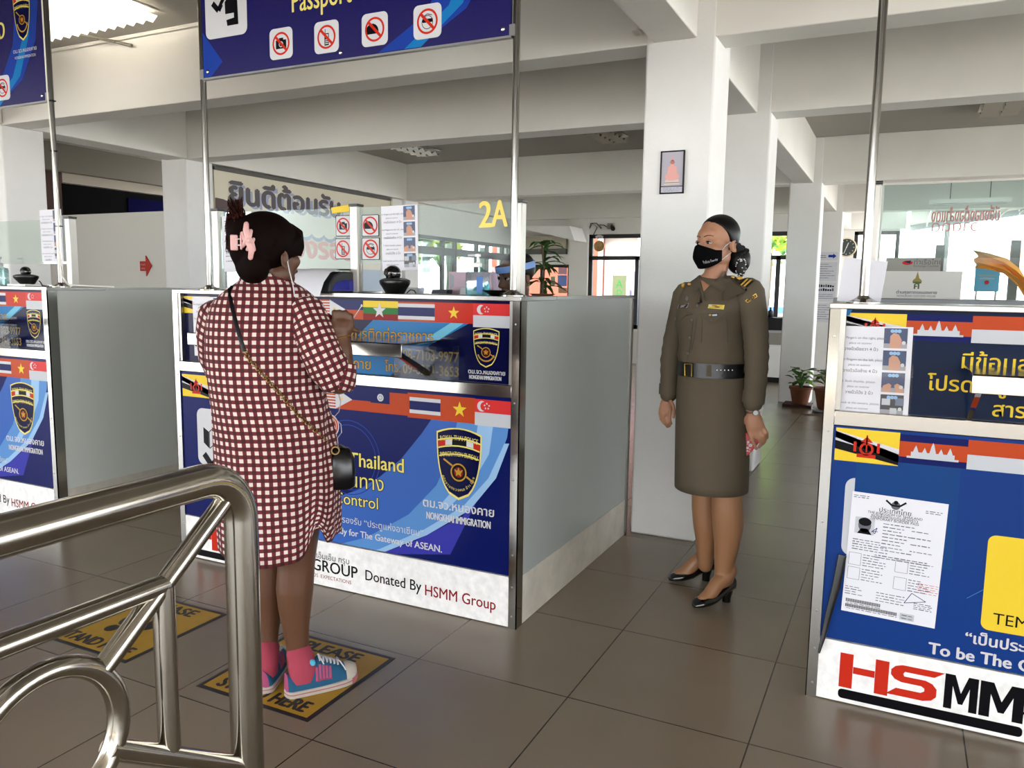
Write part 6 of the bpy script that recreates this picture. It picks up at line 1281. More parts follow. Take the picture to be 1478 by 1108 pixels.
# skirt and belt
m = MB(); SKT = [(529, 982, 1077, .127), (545, 979, 1076.5, .14), (565, 977.5, 1077.5, .15), (590, 976.5, 1078.5, .158), (620, 976, 1079.5, .163), (660, 975.5, 1080.5, .167), (690, 975, 1079.5, .168), (703, 975, 1079, .168)]
m.rings([O.lvl(py, a, b_, dd, 0, 48, .92, lambda t, py=py: .003*sin(4*t+py*.03)) for py, a, b_, dd in SKT], KH, cap=False); skirt_bv = bvh_of(m); o = build('skirt', m, po, smooth=180); md = o.modifiers.new('t', 'SOLIDIFY'); md.thickness = .004
LEA = mat('black_leather', '#0c0c10', .3, bump=(120, .1))
m = MB(); m.rings([O.lvl(py, a, b_, dd, 0, 48, .92) for py, a, b_, dd in ((541, 978, 1078, .142), (541, 977, 1079, .146), (521, 978.5, 1079.5, .14), (521, 980, 1078, .135))], LEA, cap=False); belt_bv = bvh_of(m); bo = build('belt', m, po, smooth=60)
m = MB(); P_ = [hit(belt_bv, x, y, .007) for x, y in ((988.5, 525), (998.5, 525.5), (998.5, 543), (988.5, 542.5))]; m.sweep(P_+[P_[0], P_[1]], .0035, mat('buckle_gold', '#b0975a', .25, .9), 8); build('buckle', m, bo)
m = MB(); patch(m, belt_bv, [(1019.5, 527), (1027, 527), (1027, 543), (1019.5, 543)], FL, .004, .003); build('belt_loop', m, bo, smooth=0)
m = MB(); patch(m, belt_bv, [(1072, 526), (1075, 525.5), (1074.5, 539), (1071.5, 539.5)], STEEL, .005, .003); build('keeper', m, bo, smooth=0)
for i in range(5): m = MB(); c = hit(belt_bv, 1035+5.5*i, 534, .001); m.lathe([(.0022, 0), (.0022, .001), (.001, .0012)], c, STEELB, 8, axis=(CAM-c).normalized()); build('stud', m, bo)
# pumps
def pump(heel, toe, lab):
    d = toe-heel; L = d.length; d.normalize(); up = Vector((0, 0, 1)); w = d.cross(up); hh = .05
    prof = [(0, .026, hh, .06), (.06, .031, hh, .064), (.2, .033, hh*.9, .036), (.36, .033, hh*.6, .03), (.5, .036, hh*.28, .034), (.62, .041, .01, .036), (.74, .042, .005, .042), (.86, .036, .004, .035), (.95, .026, .004, .026), (1., .012, .005, .012)]
    m = MB(); rs = []
    for s_, ww, zb, ht in prof:
        q = []
        for j in range(16): a = 2*pi*j/16; q.append(heel+d*(L*s_)+w*(ww*cos(a))+up*(zb+ht/2+ht/2*math.copysign(abs(sin(a))**.7, sin(a))))
        rs.append(q)
    m.rings(rs, GLOSSB); o = build('shoe', m, po, smooth=60)
    m = MB(); m.rings([[heel+d*(.004+.026+.025*k*cos(a))+w*(.025*k*sin(a))+up*z for a in [2*pi*j/14 for j in range(14)]] for z, k in ((0.001, .72), (.02, .74), (hh+.005, 1.05))], BLACK); build('heel', m, o); return o
pump(F1h, F1t, ''); pump(F2h, F2t, '')
# watch and phone
P_, R = O.path(ARM_N); d = (P_[-1]-P_[-2]).normalized(); c = O.G(1086, 594, -.09)
wt = thing('wristwatch', 'silver bracelet watch on the wrist of the uniformed woman above the red phone', 'watch', c); m = MB(); m.torus(c, .0285, .0038, mat('watch_steel', '#b9b4b0', .25, .9), axis=d, n=32, k=8); build('bracelet', m, wt)
cc = O.G(1090, 595.5, -.121); ax = (O.r*.25-O.aw).normalized(); m = MB(); m.cyl(cc, cc+ax*.007, .0125, mat('watch_steel', '#b9b4b0', .25, .9), 24); wc = build('case', m, wt); m = MB(); m.cyl(cc+ax*.0071, cc+ax*.0078, .0098, PWHITE, 24); build('dial', m, wc)
pc = O.G(1081.5, 637, -.072); ax = (O.G(1091, 624, -.072)-O.G(1072, 646.5, -.072)); ay = (O.G(1095, 640, -.072)-O.G(1069.5, 630, -.072)); ax = ax.normalized(); ay = (ay-ax*ay.dot(ax)).normalized()
m = MB(); m.obox(pc, ax*.055, ay*.033, ax.cross(ay).normalized()*.0045, mat('red_phone_case', '#a81f28', .25)); ph = tag(build('phone', m, bevel=.004), 'red flower-patterned phone held by the uniformed woman', 'phone')
m = MB(); rd = random.Random(8); nr = ax.cross(ay).normalized(); nr = nr if nr.dot(O.aw) < 0 else -nr
for i in range(16): u, v = rd.uniform(-.048, .02), rd.uniform(-.028, .028); pr = Print(m, pc+ax*u+ay*v+nr*.0048, ax, ax.cross(nr)*-1 if True else ay, step=.0001); pr.N = nr; r0 = rd.uniform(.003, .008); m.poly([pc+ax*(u+r0*cos(a))+ay*(v+r0*sin(a))+nr*.0049 for a in [2*pi*j/10 for j in range(10)]], PWHITE if rd.random() < .7 else PINK)
build('pattern', m, ph, smooth=0)
# ------------------------------------------------------------------ the woman in the checked dress
W = Pl(onZ(428, 985)); SK2 = mat('skin_brown', '#52331f', .5, noise=(14, .05))
def gingham():
    m = bpy.data.materials.new('gingham_check'); m.use_nodes = True; nt = m.node_tree; b = nt.nodes['Principled BSDF']; N = nt.nodes.new; L = nt.links.new
    uv = N('ShaderNodeUVMap'); uv.uv_map = 'UVMap'; sp = N('ShaderNodeSeparateXYZ'); L(uv.outputs[0], sp.inputs[0]); st = []
    for k in (0, 1):
        d = N('ShaderNodeMath'); d.operation = 'DIVIDE'; L(sp.outputs[k], d.inputs[0]); d.inputs[1].default_value = .0242
        f = N('ShaderNodeMath'); f.operation = 'FRACT'; L(d.outputs[0], f.inputs[0]); g = N('ShaderNodeMath'); g.operation = 'GREATER_THAN'; L(f.outputs[0], g.inputs[0]); g.inputs[1].default_value = .5; st.append(g)
    a = N('ShaderNodeMath'); a.operation = 'ADD'; L(st[0].outputs[0], a.inputs[0]); L(st[1].outputs[0], a.inputs[1])
    h = N('ShaderNodeMath'); h.operation = 'MULTIPLY'; L(a.outputs[0], h.inputs[0]); h.inputs[1].default_value = .5
    cr = N('ShaderNodeValToRGB'); cr.color_ramp.interpolation = 'CONSTANT'; e = cr.color_ramp.elements; e[0].position = 0; e[0].color = hexc('#33060c'); e[1].position = .25; e[1].color = hexc('#5e121b'); n = e.new(.75); n.color = hexc('#c9bcb4')
    L(h.outputs[0], cr.inputs[0]); L(cr.outputs[0], b.inputs['Base Color']); b.inputs['Roughness'].default_value = .85; b.inputs['Sheen Weight'].default_value = .0
    return m
GING = gingham()
def uvrings(rs, j0=0, wrap=None):
    """cloth coordinates in metres: around from point j0, and down along the surface"""
    n = len(rs[0]); out = []; v = 0
    for i, r in enumerate(rs):
        if i: v += (rs[i][j0]-rs[i-1][j0]).length
        acc = [0.]
        for j in range(n): acc.append(acc[-1]+(r[(j+1) % n]-r[j]).length)
        # measure both ways from j0 (= first point) so that the back stays straight
        out.append([(acc[j] if j <= n//2 else acc[j]-acc[n], -v) for j in range(n)]+[(acc[n] if False else 0., -v)])
    return out
def cloth(m, rs, mm):
    n = len(rs[0]); us = uvrings(rs); vs = [p for r in rs for p in r]; fs = []; uu = []
    for i in range(len(rs)-1):
        for j in range(n):
            k = (j+1) % n; fs.append((i*n+j, i*n+k, (i+1)*n+k, (i+1)*n+j)); a, b_ = us[i], us[i+1]
            q = [a[j], a[k], b_[k], b_[j]]
            if j == n//2: q[1] = (q[0][0]+(rs[i][k]-rs[i][j]).length, q[1][1]); q[2] = (q[3][0]+(rs[i+1][k]-rs[i+1][j]).length, q[2][1])
            uu.append(q)
    m.add(vs, fs, mm, uu)
pw = thing('person', 'woman in red and white checked shirt dress, seen from behind at the middle counter', 'person', W.b)
H2 = Head(W.G(390, 365, 0), 40, W, 1., -6)
m = MB(); H2.skull(m, SK2); H2.ears(m, SK2)
m.sweep([H2.P(0, -.02, -.04), W.G(384, 408, 0), W.G(382, 425, 0)], [.05, .052, .065], SK2, 18, dome=True)
m.sweep([W.G(382, 420, 0), W.G(384, 500, 0), W.G(392, 600, 0), W.G(400, 700, 0), W.G(408, 745, 0)], [.08, .13, .13, .14, .12], SK2, 20, flat=[.06, .09, .1, .11, .1], up=W.aw, dome=True)
limb(m, W, [(392, 720, .05, .08), (390, 790, .06, .062), (388, 815, .06, .056), (386.5, 850, .06, .056), (386, 880, .06, .048), (386, 910, .055, .038), (386, 935, .05, .034), (385, 962, .045, .034)], SK2, 20)
limb(m, W, [(428, 720, -.03, .09), (428, 790, -.03, .066), (427.5, 815, -.03, .06), (425.5, 850, -.03, .0605), (425.5, 875, -.03, .054), (427, 905, -.03, .0435), (429.5, 932, -.03, .0365), (430, 960, -.03, .0365)], SK2, 20)
ARM_R = [(446, 452, -.05, .05), (462, 485, -.09, .052), (477, 518, -.11, .048), (487, 548, -.11, .042)]
limb(m, W, ARM_R, SK2); limb(m, W, [(489, 551, -.11, .04), (493.5, 525, -.1, .036), (494.5, 503, -.095, .031), (493, 488, -.09, .0255), (493, 482, -.09, .026)], SK2)
ARM_L = [(313, 458, .06, .05), (310, 492, .1, .05), (318, 530, .16, .046)]
limb(m, W, ARM_L, SK2); limb(m, W, [(319, 533, .16, .044), (360, 520, .26, .036), (405, 505, .33, .028)], SK2)
# right fist raised, back of the hand towards us
palm(m, W, [(493, 484, -.09), (494, 474, -.092), (495, 466, -.088), (495, 462, -.08)], [.027, .035, .037, .032], [.02, .022, .02, .016], W.aw, SK2)
for i, (x, y) in enumerate(((481.5, 454), (489, 451), (498, 451.5), (506, 456))):
    finger(m, W, [(x+1.5, y+11, -.092), (x, y-1-(3 if i == 0 else 0), -.094), (x+1, y-2-(3 if i == 0 else 0), -.066), (x+2.5, y+7, -.05), (x+3, y+12, -.06)], .0086, SK2)
finger(m, W, [(501, 478, -.085), (507, 475, -.088), (512.5, 476.5, -.085), (517.5, 478.5, -.078)], .0095, SK2)
# left hand under it, reaching the counter
palm(m, W, [(405, 505, .33), (416, 500, .36), (426, 498, .38)], [.026, .036, .034], [.018, .018, .015], Vector((0, 0, 1)), SK2)
for i in range(4): finger(m, W, [(424, 493+3.4*i, .375), (434, 491+3.6*i, .4), (440, 494+3.6*i, .41), (441, 499+3*i, .4)], .0088, SK2)
finger(m, W, [(412, 494, .345), (420, 488, .35), (427, 487, .365)], .0098, SK2)
skin2 = remesh(m, .0042, SK2, 4); build('body', skin2, pw, smooth=180)
H2.eyes(pw, SK2)
# hair drawn back and up into a claw clip
m = MB(); H2.hair(m, HAIRR, drop=-.075, rad=(.089, .108, .096), c=(0, -.016, .034), line=.07, slope=.42)
H2.ell(m, (-.01, -.08, -.03), (.062, .045, .062), HAIRR); m.ell(W.G(352, 350, -.05), .045, .05, .085, HAIRR, 20, 14); m.ell(W.G(345, 333, -.04), .035, .04, .05, HAIRR, 16, 12); m.ell(W.G(364, 379, -.04), .055, .05, .045, HAIRR, 16, 12)
for i in range(46):
    t = i/45; st = H2.P(-.07+.14*t, .045-.03*abs(2*t-1), .1-.05*abs(2*t-1)); en = W.G(348+4*sin(i*2.1), 342+10*sin(i*1.3), -.06+.02*sin(i)); mid = H2.P(-.088+.176*t, -.05, .1-.07*abs(2*t-1)**1.5); m.sweep([st, st.lerp(mid, .5)+H2.u*.012, mid, en], .006, HAIRR, 6)
for k in range(7): m.sweep([H2.P(-.03-.007*k, .066, .084-.006*k), H2.P(-.05-.004*k, .088-.006*k, .06-.004*k), H2.P(-.066-.002*k, .075-.009*k, .012+.004*sin(k*2)), H2.P(-.073, .06-.009*k, -.02)], [.008, .009, .008, .002], HAIRR, 8)
hair_o = build('hair', remesh(m, .0045, HAIRR, 12), pw, smooth=180)
m = MB(); rd = random.Random(12)
for i in range(240):
    a = rd.uniform(0, 1); s0 = W.G(rd.uniform(338, 354), rd.uniform(312, 342), rd.uniform(-.08, .02)); k = rd.random()
    if k < .6: e = W.G(rd.uniform(328, 352), rd.uniform(283, 304), rd.uniform(-.06, .04)); mid = s0.lerp(e, .55)+W.r*rd.uniform(-.012, .008)
    else: e = W.G(rd.uniform(324, 337), rd.uniform(318, 368), rd.uniform(-.06, .02)); mid = W.G(rd.uniform(326, 338), rd.uniform(308, 324), rd.uniform(-.06, .02))
    m.sweep([s0, s0.lerp(mid, .5)+Vector((0, 0, .004)), mid, mid.lerp(e, .6), e], [.0026, .0026, .0022, .0015, .0005], HAIRT if rd.random() < .6 else HAIRR, 5)
build('loose_strands', m, hair_o, smooth=180)
CLIP = mat('clip_pink', '#c99c98', .45)
t = thing('claw_clip', 'large dusty pink lattice claw clip in the hair of the checked-dress woman', 'hair clip', W.G(355, 348, -.12)); D = -.112
def band(P0, w, m, d=D): P_ = [W.G(x, y, d-.012*sin(pi*i/(len(P0)-1))) for i, (x, y) in enumerate(P0)]; m.sweep(P_, [w*.8]+[w]*(len(P0)-2)+[w*.8], CLIP, 12, flat=[.0045]*len(P0), up=-W.aw, dome=True)
m = MB(); band([(355.5, 323), (355, 332), (358, 342), (363, 352), (366, 360)], .0088, m); band([(362, 333), (360, 340), (355, 348), (350, 355)], .0075, m); band([(350, 337), (354, 345), (360, 353), (363, 362), (361.5, 372)], .0088, m); band([(366, 345), (362, 352), (357, 360)], .0065, m); m.ell(W.G(359, 347, D-.018), .0075, .006, .0075, CLIP, 14, 10)
build('jaw', m, t)
m = MB(); m.obox(W.G(338, 350, D+.01), W.r*.011, W.aw*.005, (0, 0, .023), CLIP); m.obox(W.G(348, 349.5, D), W.r*.003, W.aw*.008, (0, 0, .022), CLIP); build('grip', m, t, bevel=.003)
m = MB()
for y in (345, 354): m.sweep([W.G(340, y, D+.004), W.G(348, y-.5, D-.002)], .002, PWHITE, 6)
build('spring', m, t)
# dress
m = MB()
LV = [(399, 353, 409, .05), (404, 348, 419, .06), (410, 341, 428, .072), (417, 331, 440, .086), (425, 320, 450, .098), (434, 311, 459, .108), (446, 303, 465, .118), (462, 299, 467, .126), (485, 297, 467, .132), (510, 297, 467, .134), (535, 299, 467, .136), (560, 302, 468, .138), (590, 307, 473, .142), (620, 309.5, 480, .148), (650, 310.5, 485, .153), (680, 312, 487, .156), (710, 313, 488, .158), (735, 314.5, 489, .16), (755, 316, 489, .16), (770, 317, 489, .16), (781, 318, 489, .16)]
NR = 96
def dfold(py):
    k = max(0, min(1, (py-455)/330)); 
    def f(t): return k*(.022*sin(9*t+.6)+.014*sin(15*t+1.3+py*.004)+.008*sin(23*t+2+py*.01))+(.012*sin(3*t+py*.06)*math.exp(-((py-575)/50)**2))
    return f
rs = [W.lvl(py, a, b_, dd, .0, NR, .94, dfold(py)) for py, a, b_, dd in LV]
# diagonal drag folds from the waist, shirt-tail hem with side slit
for i, (py, *_x) in enumerate(LV):
    for j in range(NR):
        t = 2*pi*j/NR; d = rs[i][j]-(sum(rs[i], Vector())/NR); d.z = 0; d.normalize()
        if 480 < py < 720: rs[i][j] += d*(.009*sin(t*7+py*.045)*math.exp(-((t-1.1)/.7)**2)*sin(pi*(py-480)/240))
for i in range(len(LV)-6, len(LV)):
    q = (i-(len(LV)-7))/6
    for j in range(NR):
        t = 2*pi*j/NR; t = t if t < pi else t-2*pi          # 0 faces the camera, + is right
        notch = math.exp(-((t-.62)/.16)**2)*.085; tail = -.035*math.exp(-((t+.35)/.75)**2); fr_ = .028*max(0, min(1, (t-.7)/.35)) if t > 0 else 0
        rs[i][j].z += (notch+tail+fr_)*q**1.6
cloth(m, rs, GING); dress_bv = bvh_of(m); dr_o = build('dress', m, pw, smooth=180); md = dr_o.modifiers.new('t', 'SOLIDIFY'); md.thickness = .003; md.offset = -1
def sleeve(fr, L, rr, end, nm):
    m = MB(); P_ = [fr.G(*p) for p in L]; PP, RR = [], []
    for i in range(len(P_)-1):
        for q in range(5): t = q/5; PP.append(P_[i].lerp(P_[i+1], t)); RR.append(rr[i]*(1-t)+rr[i+1]*t)
    PP.append(P_[-1]); RR.append(rr[-1]); n = len(PP); u = -fr.aw; rings = []
    for i in range(n):
        T = (PP[min(i+1, n-1)]-PP[max(i-1, 0)]).normalized(); u = (u-T*u.dot(T)).normalized(); w = T.cross(u); rg = []
        for j in range(48): a = 2*pi*j/48; k = RR[i]*(1+.025*sin(5*a+i*.5)+.02*sin(3*a-i*.9)*(i/n)); rg.append(PP[i]+u*(k*cos(a))+w*(k*sin(a)))
        rings.append(rg)
    c = PP[0]; r0 = rings[0]; rings = [[c-(PP[1]-PP[0]).normalized()*RR[0]*.5+(p-c)*.35 for p in r0], [c-(PP[1]-PP[0]).normalized()*RR[0]*.3+(p-c)*.8 for p in r0]]+rings
    if end:
        c = PP[-1]; r1 = rings[-1]; dd = (PP[-1]-PP[-2]).normalized(); rings += [[c+dd*RR[-1]*.35+(p-c)*.86 for p in r1], [c+dd*RR[-1]*.55+(p-c)*.5 for p in r1], [c+dd*RR[-1]*.6+(p-c)*.05 for p in r1]]
    cloth(m, rings, GING); o = build('sleeve', m, dr_o, smooth=180); return o
sleeve(W, [(438, 449, -.05), (449, 474, -.085), (461, 503, -.105), (474, 530, -.11), (483, 550, -.108)], [.066, .064, .066, .064, .052], True, 'R')
sleeve(W, [(489, 553, -.108), (494, 537, -.104), (495.5, 524, -.1)], [.052, .046, .041], False, 'R')
sleeve(W, [(318, 452, .05), (312, 480, .085), (313, 515, .14), (320, 538, .16)], [.064, .062, .058, .05], True, 'L'); sleeve(W, [(320, 536, .16), (345, 526, .22), (360, 520, .26)], [.05, .048, .044], False, 'L')
m = MB(); cr = [W.lvl(py, a, b_, dd, 0., NR, 1.) for py, a, b_, dd in ((409, 342, 426, .074), (405, 344, 423, .072), (398, 348, 415, .064), (393, 351, 408, .058), (394, 353, 405, .053), (402, 353, 409, .055))]
for r in cr:
    for p in r: dx = (p-W.b).dot(W.r); p.z -= .18*max(0, dx+.02)
cloth(m, cr, GING); build('collar', m, dr_o, smooth=180)
m = MB(); lw = [hit(dress_bv, x, y, .0015) for x, y in ((302, 470), (330, 474), (360, 476), (390, 477), (420, 476), (434, 474))]
# shoulder bag: strap, chain, bag
bg_ = thing('shoulder_bag', 'small black bucket bag on a gold chain strap, at the hip of the checked-dress woman', 'bag', W.G(494, 705, -.03))
am = MB(); am.add(dr_o.data.vertices and [v.co+W.b for v in dr_o.data.vertices], [tuple(p.vertices) for p in dr_o.data.polygons], GING)
for o_ in dr_o.children: am.add([v.co+W.b for v in o_.data.vertices], [tuple(p.vertices) for p in o_.data.polygons], GING)
dr_all = bvh_of(am)
m = MB(); P_ = [hit(dr_all, x, y, .005) for x, y in ((337, 414), (333, 420), (334.5, 432), (337, 447), (341, 463), (345.5, 480), (350, 495), (353.5, 507))]; m.sweep(P_, .0095, LEA, 10, flat=[.0022]*len(P_), up=-W.aw); build('strap', m, bg_)
CH = mat('antique_gold', '#8f7448', .3, .9); m = MB(); CP = [(353.5, 507), (358, 517), (372, 532), (390, 552), (410, 575), (432, 600), (452, 618), (468, 634), (478, 645)]
tot = []
for (x0, y0), (x1, y1) in zip(CP, CP[1:]):
    n = max(2, int(math.hypot(x1-x0, y1-y0)/3.6))
    for q in range(n): tot.append((x0+(x1-x0)*q/n, y0+(y1-y0)*q/n))
for i, (x, y) in enumerate(tot[:-1]):
    c = hit(dr_all, x, y, .006); d = hit(dr_all, *tot[i+1], .006)-c; ax = d.normalized().cross(-W.aw) if i % 2 else -W.aw; m.torus(c, .0062, .0016, CH, axis=ax, n=10, k=5)
build('chain', m, bg_)
m = MB(); rs = []
for z, a, b_ in ((0, .036, .028), (.008, .044, .034), (.06, .046, .036), (.1, .042, .03), (.128, .03, .018), (.134, .024, .012)):
    c = W.G(493, 704, -.05)+Vector((0, 0, z)); rs.append([c+W.r*(a*math.copysign(abs(cos(t))**.7, cos(t)))+W.aw*(b_*math.copysign(abs(sin(t))**.7, sin(t))) for t in [2*pi*j/28 for j in range(28)]])
m.rings(rs, mat('bag_black', '#07070a', .25)); build('bag_body', m, bg_, smooth=60)
m = MB(); m.torus(W.G(484, 650, -.075), .012, .0025, CH, axis=-W.aw, n=18, k=6); build('ring', m, bg_); m = MB(); m.sweep([W.G(490, 642, -.06), W.G(500, 648, -.05), W.G(508, 668, -.05), W.G(512, 688, -.055)], [.006, .007, .006, .003], LEA, 8, flat=[.002]*4, up=-W.aw); build('tassel', m, bg_)
# earphone lead
m = MB(); m.sweep([W.G(415, 377, -.07), W.G(418, 392, -.1), W.G(422, 407, -.11), W.G(424, 418, -.12), W.G(425, 428, -.115)], .0016, PWHITE, 6); m.ell(W.G(414, 376, -.065), .006, .006, .007, PWHITE, 10, 8); m.sweep([W.G(488, 566, -.06), W.G(492, 580, .05), W.G(489, 594, .05), W.G(482, 602, .0), W.G(492, 612, .03), W.G(493, 624, .03), W.G(487, 632, -.04), W.G(488, 645, -.05)], .0014, PWHITE, 6)
tag(build('earphone_lead', m), 'thin white earphone lead worn by the checked-dress woman', 'earphones')
# held things
m = MB(); q = [W.G(474, 452, -.05), W.G(481, 456, -.045), W.G(481, 484, -.045), W.G(468, 483, -.05), W.G(469, 462, -.05)]; m.prism(q, W.aw*.006, mat('passport_crimson', '#7c1830', .4)); tag(build('booklet', m, smooth=0, fix=True), 'crimson booklet held by the raised fist of the checked-dress woman', 'booklet')
m = MB(); a, c = W.G(508, 462, -.06), W.G(522, 441, -.05); m.sweep([a, c], .0014, PWHITE, 8); m.ell(c, .0035, .0035, .0045, PWHITE, 10, 8); tag(build('pin_stick', m), 'thin white stick poking from the raised fist', 'stick')
c0 = W.G(493, 487, -.09); dd = (W.G(494.5, 503, -.095)-W.G(493, 484, -.09)).normalized(); m = MB(); m.torus(c0, .0275, .0024, mat('bracelet_gold', '#b98a3c', .3, .9), axis=dd+W.r*.15, n=32, k=8); tag(build('bracelet', m), 'gold bracelet on the raised wrist of the checked-dress woman', 'bracelet')
# socks and sneakers
SOCK = mat('sock_pink', '#913445', .9, bump=(300, .15)); SB = mat('canvas_blue', '#104866', .85, bump=(400, .15)); RUB = mat('rubber_white', '#a0978d', .55, noise=(18, .12)); RPK = mat('rubber_pink', '#9c545c', .6); STP = mat('stripe_magenta', '#8f3a5e', .7)
def sneaker(heel, toe, ankle, lab):
    d = toe-heel; d.z = 0; L = d.length; d.normalize(); up = Vector((0, 0, 1)); w = d.cross(up)
    o_ = thing('sneaker', lab, 'shoe', heel, 'blue canvas sneakers')
    def wid(s_): return .036*(1+.18*sin(pi*min(1, s_*1.1)-.6))*(1 if .08 < s_ < .86 else sqrt(max(.02, 1-((s_-.86)/.14)**2)) if s_ >= .86 else sqrt(max(.02, 1-((.08-s_)/.08)**2)))
    S_ = [0, .015, .04, .08, .16, .28, .4, .52, .64, .74, .82, .88, .93, .97, .99, 1.]
    # rubber sole
    outl = [heel+d*(L*s_)+w*wid(s_) for s_ in S_]+[heel+d*(L*s_)-w*wid(s_) for s_ in S_[::-1]]
    m = MB(); rise = lambda p: .012*max(0, ((p-heel).dot(d)/L-.72)/.28)**2
    m.rings([[p+up*(z+rise(p)) for p in outl] for z in (.003, .026)], RUB); so = build('sole', m, o_, smooth=50, bevel=.002)
    m = MB(); m.sweep([p+up*(.016+rise(p))+(p-heel-d*((p-heel).dot(d))).normalized()*.0007 for p in outl]+[outl[0]+up*.016], .0016, RPK, 6); build('sole_stripe', m, so)
    m = MB(); k = [i for i, s_ in enumerate(S_) if s_ >= .86]; q = [outl[i] for i in k]+[outl[2*len(S_)-1-i] for i in k[::-1]]; q = [p+(p-heel-d*L*.8).normalized()*.0018 for p in q]; m.rings([[p+up*(z+rise(p)) for p in q] for z in (.004, .024)], RPK); build('toe_bumper', m, so, smooth=50)
    # canvas upper
    def top(s_): return (.062-.02*sin(pi*min(1, s_/.3))) if s_ < .3 else (.042+.052*((s_-.3)/.14) if s_ < .44 else .094-.046*((s_-.44)/.36) if s_ < .8 else .048-.03*((s_-.8)/.2)**2)
    def sec(s_, ex=0.):
        q = []; W_ = (wid(s_)-.003+ex)
        for j in range(17): a = pi*j/16; q.append(heel+d*(L*s_)+w*(W_*cos(a)*(1 if a in (0, pi) else 1-.18*sin(a)))+up*(.024+(top(s_)+ex)*sin(a)**.75+.012*max(0, (s_-.72)/.28)**2))
        return q
    def rngs(a, b_, n, mm, ex, m): m.rings([sec(a+(b_-a)*i/n, ex) for i in range(n+1)], mm, cap=True, close=True)
    m = MB(); rngs(.012, .82, 26, SB, 0, m); up_o = build('upper', m, o_, smooth=60)
    m = MB(); rngs(.81, .985, 10, RUB, .0012, m); build('toe_cap', m, o_, smooth=60)
    m = MB(); rngs(.008, .028, 3, STP, .0012, m); build('heel_strip', m, up_o, smooth=60)
    for jj in ((1, 4), (12, 15)):
        m = MB()
        for i in range(5):
            s0 = .4+.045*i; A = [sec(s0+.02*(j-2)/6 if jj[0] < 8 else s0, .0018)[j] for j in range(jj[0], jj[1]+1)]; m.sweep(A, .0042, STP, 6, flat=[.0012]*len(A), up=up)
        m.sweep([sec(q_, .0012)[jj[0] if jj[0] < 8 else jj[1]] for q_ in (.39, .5, .6)], .003, STP, 6); build('side_stripes', m, up_o, smooth=60)
    m = MB()
    for i in range(6):
        s0 = .46+.05*i; A = [sec(s0+.012*math.sin(pi*(j-5)/6)*0, .0035)[j] for j in range(5, 12)]; m.sweep(A, .003, PWHITE, 6); B_ = [sec(s0+.05*(j-5)/6, .005)[j] for j in range(5, 12)]; m.sweep(B_, .0026, PWHITE, 6)
    e = sec(.48, .006)[6]; 
    for sg in (-1, 1): m.sweep([sec(.72, .006)[8], sec(.74, .012)[8+2*sg], sec(.78, .01)[8+4*sg], sec(.8, .006)[8+5*sg]], .0024, PWHITE, 6)
    m.sweep([sec(.46, .006)[8], sec(.47, .014)[5], sec(.5, .008)[4]], .0024, PWHITE, 6)
    build('laces', m, up_o)
    m = MB(); c = heel+d*(L*.25); m.sweep([c+up*.045, c+up*.085, (c+up*.11).lerp(ankle, .5), ankle], [.034, .037, .039, .0405], SOCK, 20, flat=[.05, .046, .042, .0405], up=d); sk = build('sock', m, pw, smooth=60)
    m = MB(); cc = (c+up*.105)+d*.03-W.aw*.018; m.ell(cc, .012, .012, .012, mat('sock_blue_print', '#4aa3c4', .9), 12, 8); build('sock_print', m, sk)
    return o_
hR, tR = onZ(411, 1006), onZ(505, 982); hL, tL = onZ(378, 1003), onZ(407, 955)
tL = hL+(tL-hL).normalized()*.24; tR = hR+(tR-hR).normalized()*.245
sneaker(hR, tR, W.G(430.5, 940, -.03), 'blue canvas sneaker with pink stripes, fully seen on the yellow mat'); sneaker(hL, tL, W.G(386, 935, .05), 'blue canvas sneaker half hidden behind the railing post')
